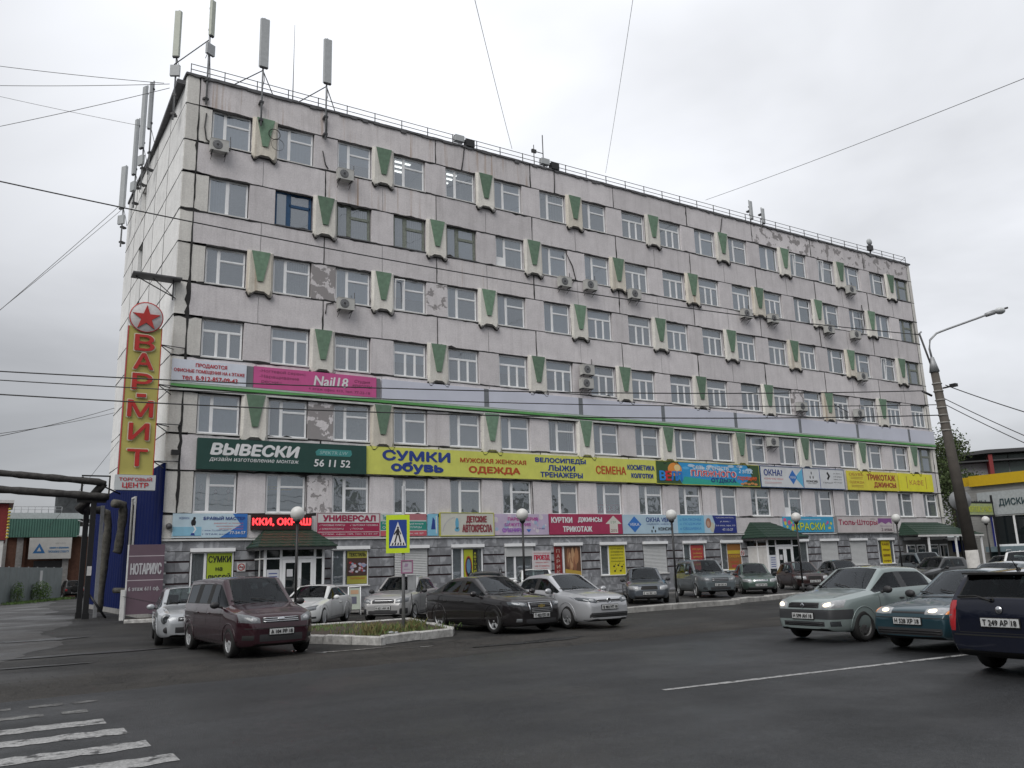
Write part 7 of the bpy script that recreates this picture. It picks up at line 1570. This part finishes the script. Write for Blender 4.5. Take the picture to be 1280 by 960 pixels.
# --- traffic
P_log=paint('pale_green_silver',(.22,.265,.26),.5,.3)
def front_logan(c):
    lens(c,.42,.78,.655,.77,.68,.84,lit=True,inner=.3,m=M_lens3); c.f('grille',.38,.67,.78,M_ctrim); c.bars(.36,(.70,.725,.75),.006,M_black); c.f('lower_intake',.50,.32,.41,M_ctrim); c.bars(.46,(.345,.375),.008,M_black)
    for s in (1,-1): c.f('fog_recess',s*.68-.06,.32,.42,M_reflect,.006,y1=s*.68+.06)
    q,n=c.ray('F',0,.725); mb=MB(); x=q.x+.03; mb.add([(x,0,.665),(x,.05,.725),(x,0,.785),(x,-.05,.725),(x+.005,0,.695),(x+.005,.025,.725),(x+.005,0,.755),(x+.005,-.025,.725)],[(0,1,5,4),(1,2,6,5),(2,3,7,6),(3,0,4,7)],M_chrome); mb.build('badge',c.root)
def side_logan(c):
    mb=MB(); g_=mat('grey_bumper')
    for d in 'LR': c.strip(d,[(2.02,.55),(1.66,.55)],.175,g_,.008,seg=.05,mb=mb)
    mb.build('bumper_wrap',c.root)
make_car(dict(L=4.25,W=1.74,H=1.475,r=.305,wb=2.63,fo=.81,zl=.20,nose=.72,hood=.88,cowl=(.86,1.02),rF=.22,rR=-.98,rg=(-1.52,1.04),tail=1.03,tailz=.8,belt=(.90,.97),wr=.585,bp=-.14,cp=-1.10,door=(.78,-.14,-1.12),noseflat=.70,flat=.80,mir=M_ctrim,pz=.52,blackh=True,band=(.455,.645,1.62,mat('grey_bumper',(.035,.037,.040),.6,var=.1))),P_log,'pale green sedan with headlights on, first in the oncoming traffic',(10.2,-24.75,.012),D(180),'car','Н 599 АН 18',name='moving_car',style='steel',front=front_logan)
P_tea=paint('teal_green',(.014,.045,.060),.5,.3)
def front_vaz(c):
    lens(c,.32,.66,.655,.75,.66,.76,lit=True,inner=.3,m=M_lens3); c.lamps([(.665,.755),(.81,.745)],[(.665,.66),(.81,.665)],M_amber,False,'indicator_lens'); c.f('grille',.32,.665,.70,M_ctrim); c.f('lower_intake',.62,.30,.42,M_ctrim); c.bars(.6,(.34,.38),.008,M_black); c.f('bumper_moulding',.80,.585,.60,M_crub,.006)
    mb=MB(); c.strip('T',[(c.P['cowl'][0]+.25,-.45),(c.P['cowl'][0]+.25,.45)],.10,M_ctrim,.006,mb=mb); mb.build('air_vent',c.root)
make_car(dict(L=4.10,W=1.65,H=1.40,r=.29,wb=2.46,fo=.82,zl=.21,nose=.68,hood=.80,cowl=(.70,.93),rF=.0,rR=-1.20,rg=(-1.78,.96),kind='hatch',flat=.84,belt=(.84,.90),wr=.545,bp=-.35,cp=-1.15,door=(.70,-.35,-1.15),noseflat=.80,mir=M_ctrim,pz=.54,blackh=True),P_tea,'teal hatchback with lit wide headlights between the pale green and navy cars',(9.72,-27.35,.012),D(180),'car','Н 528 ХР 18',name='moving_car',style='steel',front=front_vaz)
P_nav=paint('navy_blue',(.003,.005,.016),.4,.3)
def rear_fabia(c):
    h=c.P['L']/2
    for s in (1,-1):
        tp=[(s*.60,1.02),(s*.70,1.02),(s*.80,1.01)]; bt=[(s*.66,.60),(s*.73,.60),(s*.80,.62)]
        o=c.patch('tail_light','B',tp,bt,M_redl2,.014,10,6)
        if s==-1: o.data.flip_normals()
        o=c.patch('reverse_lens','B',[(s*.665,.84),(s*.755,.84)],[(s*.675,.78),(s*.76,.78)],M_lens,.02,4,2)
        if s==-1: o.data.flip_normals()
    c.plate('B',0,.73,'Т 249 АР 18'); mb=MB(); q,n=c.ray('B',0,.90); mb.lathe([(.05,-.01),(.045,-.018),(0,-.02)],(q.x-.005,0,.90),16,'x',M_chrome); mb.build('badge',c.root)
    mb=MB(); c.strip('B',[(-.86,.55),(0,.55),(.86,.55)],.02,M_crub,.004,mb=mb); c.strip('B',[(-.60,.585),(.60,.585)],.010,M_crub,.004,mb=mb); c.strip('B',[(-.60,.60),(-.62,.98)],.010,M_crub,.004,mb=mb); c.strip('B',[(.60,.60),(.62,.98)],.010,M_crub,.004,mb=mb); mb.build('tailgate_seam',c.root)
    q,n=c.ray('B',.1,1.02); mb=MB(); mb.tube([q+Vector((-.03,0,.0)),q+Vector((-.01,.2,.06)),q+Vector((.0,.48,.05))],.014,5,M_crub); mb.lathe([(.03,-.03),(.04,0)],(q.x,.1,1.03),10,'x',M_crub); mb.build('rear_wiper',c.root)
    H=c.P['H']; MB().box(-h+.16,-h+.40,-.54,.54,H-.085,H-.055,M_crub).build('roof_spoiler',c.root)
    mb=MB(); mb.tube([(-1.45,0,H-.03),(-1.62,0,H+.14)],[.010,.004],5,M_crub); mb.sphere((-1.44,0,H-.03),.035,8,M_crub); mb.build('antenna',c.root)
    q,n=c.ray('B',-.47,.90); e=empty('model_script',(q.x-.012,-.47,.90),-PI/2); e.parent=c.root; text('Fabia',-.10,.10,-.02,.02,M_chrome,e,-.006,.02)
fab=dict(L=4.23,W=1.65,H=1.46,r=.30,wb=2.46,fo=.83,zl=.20,nose=.68,hood=.88,cowl=(.84,1.0),rF=.18,rR=-1.86,rg=(-2.06,1.06),kind='wagon',flat=.88,belt=(.92,.98),wr=.575,bp=-.28,cp=-1.12,dp=-1.80,door=(.74,-.28,-1.1),tailz=.80,mir=M_ctrim)
make_car(fab,P_nav,'navy blue estate seen from behind at the right edge, driving away',(7.85,-30.05,.012),D(0),'car',None,name='moving_car',style='steel',rear=rear_fabia)
P_lsil=paint('pale_silver_grey',(.33,.35,.36),.6,.2)
make_car(lan,P_sgr,'grey sedan queuing right behind the pale green sedan',(16.6,-24.3,.012),D(180),'car',None,name='moving_car',style='steel',front=front_lanos)
make_car({**lan,'H':1.44},P_lsil,'pale silver sedan farther back in the oncoming queue',(22.6,-24.0,.012),D(180),'car',None,name='moving_car',style='steel',front=front_lanos)
make_car({**lan,'H':1.45,'L':4.5},P_wht,'white sedan third in the oncoming queue, left of the white crossover',(28.4,-23.8,.012),D(180),'car',None,name='moving_car',style='steel',front=front_lanos)
P_bgr=paint('blue_grey',(.09,.13,.17),.5,.3)
make_car({**hat,'H':1.45},P_bgr,'blue grey hatchback at the right edge beyond the navy estate',(18.6,-27.0,.012),D(180),'car',None,name='moving_car',style='steel',front=front_lanos)
make_car(dict(L=4.4,W=1.82,H=1.68,r=.34,wb=2.65,fo=.85,zl=.24,nose=.80,hood=1.0,cowl=(.9,1.12),rF=.25,rR=-1.75,rg=(-2.05,1.12),kind='suv',flat=.88,belt=(1.0,1.06),wr=.64,bp=-.2,cp=-1.15,dp=-1.7,door=(.82,-.2,-1.2),noseflat=.7,rails=True),P_wht,'white crossover facing left in front of the tyre shop',(31.5,-17.2,.012),D(-158),'suv',None,style='6',front=front_for)
# dark offroader far down the side lane, seen from behind with its spare wheel
def rear_niva(c):
    h=c.P['L']/2
    mb=MB(); mb.lathe([(0,-.12),(.10,-.13),(.27,-.12),(.33,-.08),(.33,.0),(0,0)],(-h-.02,0,.86),22,'x',M_tyre); mb.build('spare_wheel',c.root)
    for s in (1,-1):
        o=c.patch('tail_light','B',[(s*.60,.86),(s*.76,.86)],[(s*.60,.66),(s*.76,.66)],M_redl2,.014,6,3)
        if s==-1: o.data.flip_normals()
    c.plate('B',.0,.50,'М 317 КО 18')
make_car(dict(L=3.9,W=1.72,H=1.64,r=.36,wb=2.45,fo=.72,zl=.27,nose=.8,hood=.98,cowl=(.72,1.08),rF=.15,rR=-1.55,rg=(-1.80,1.08),kind='suv',flat=.90,belt=(.98,1.02),wr=.62,bp=-.4,cp=-1.45,door=(.62,-.4,-.4),noseflat=.75,rails=True,mir=M_ctrim),P_drk,'dark offroader with a spare wheel on its back, far down the side lane',(-.05,52,.01),D(95),'suv',None,style='steel',rear=rear_niva)
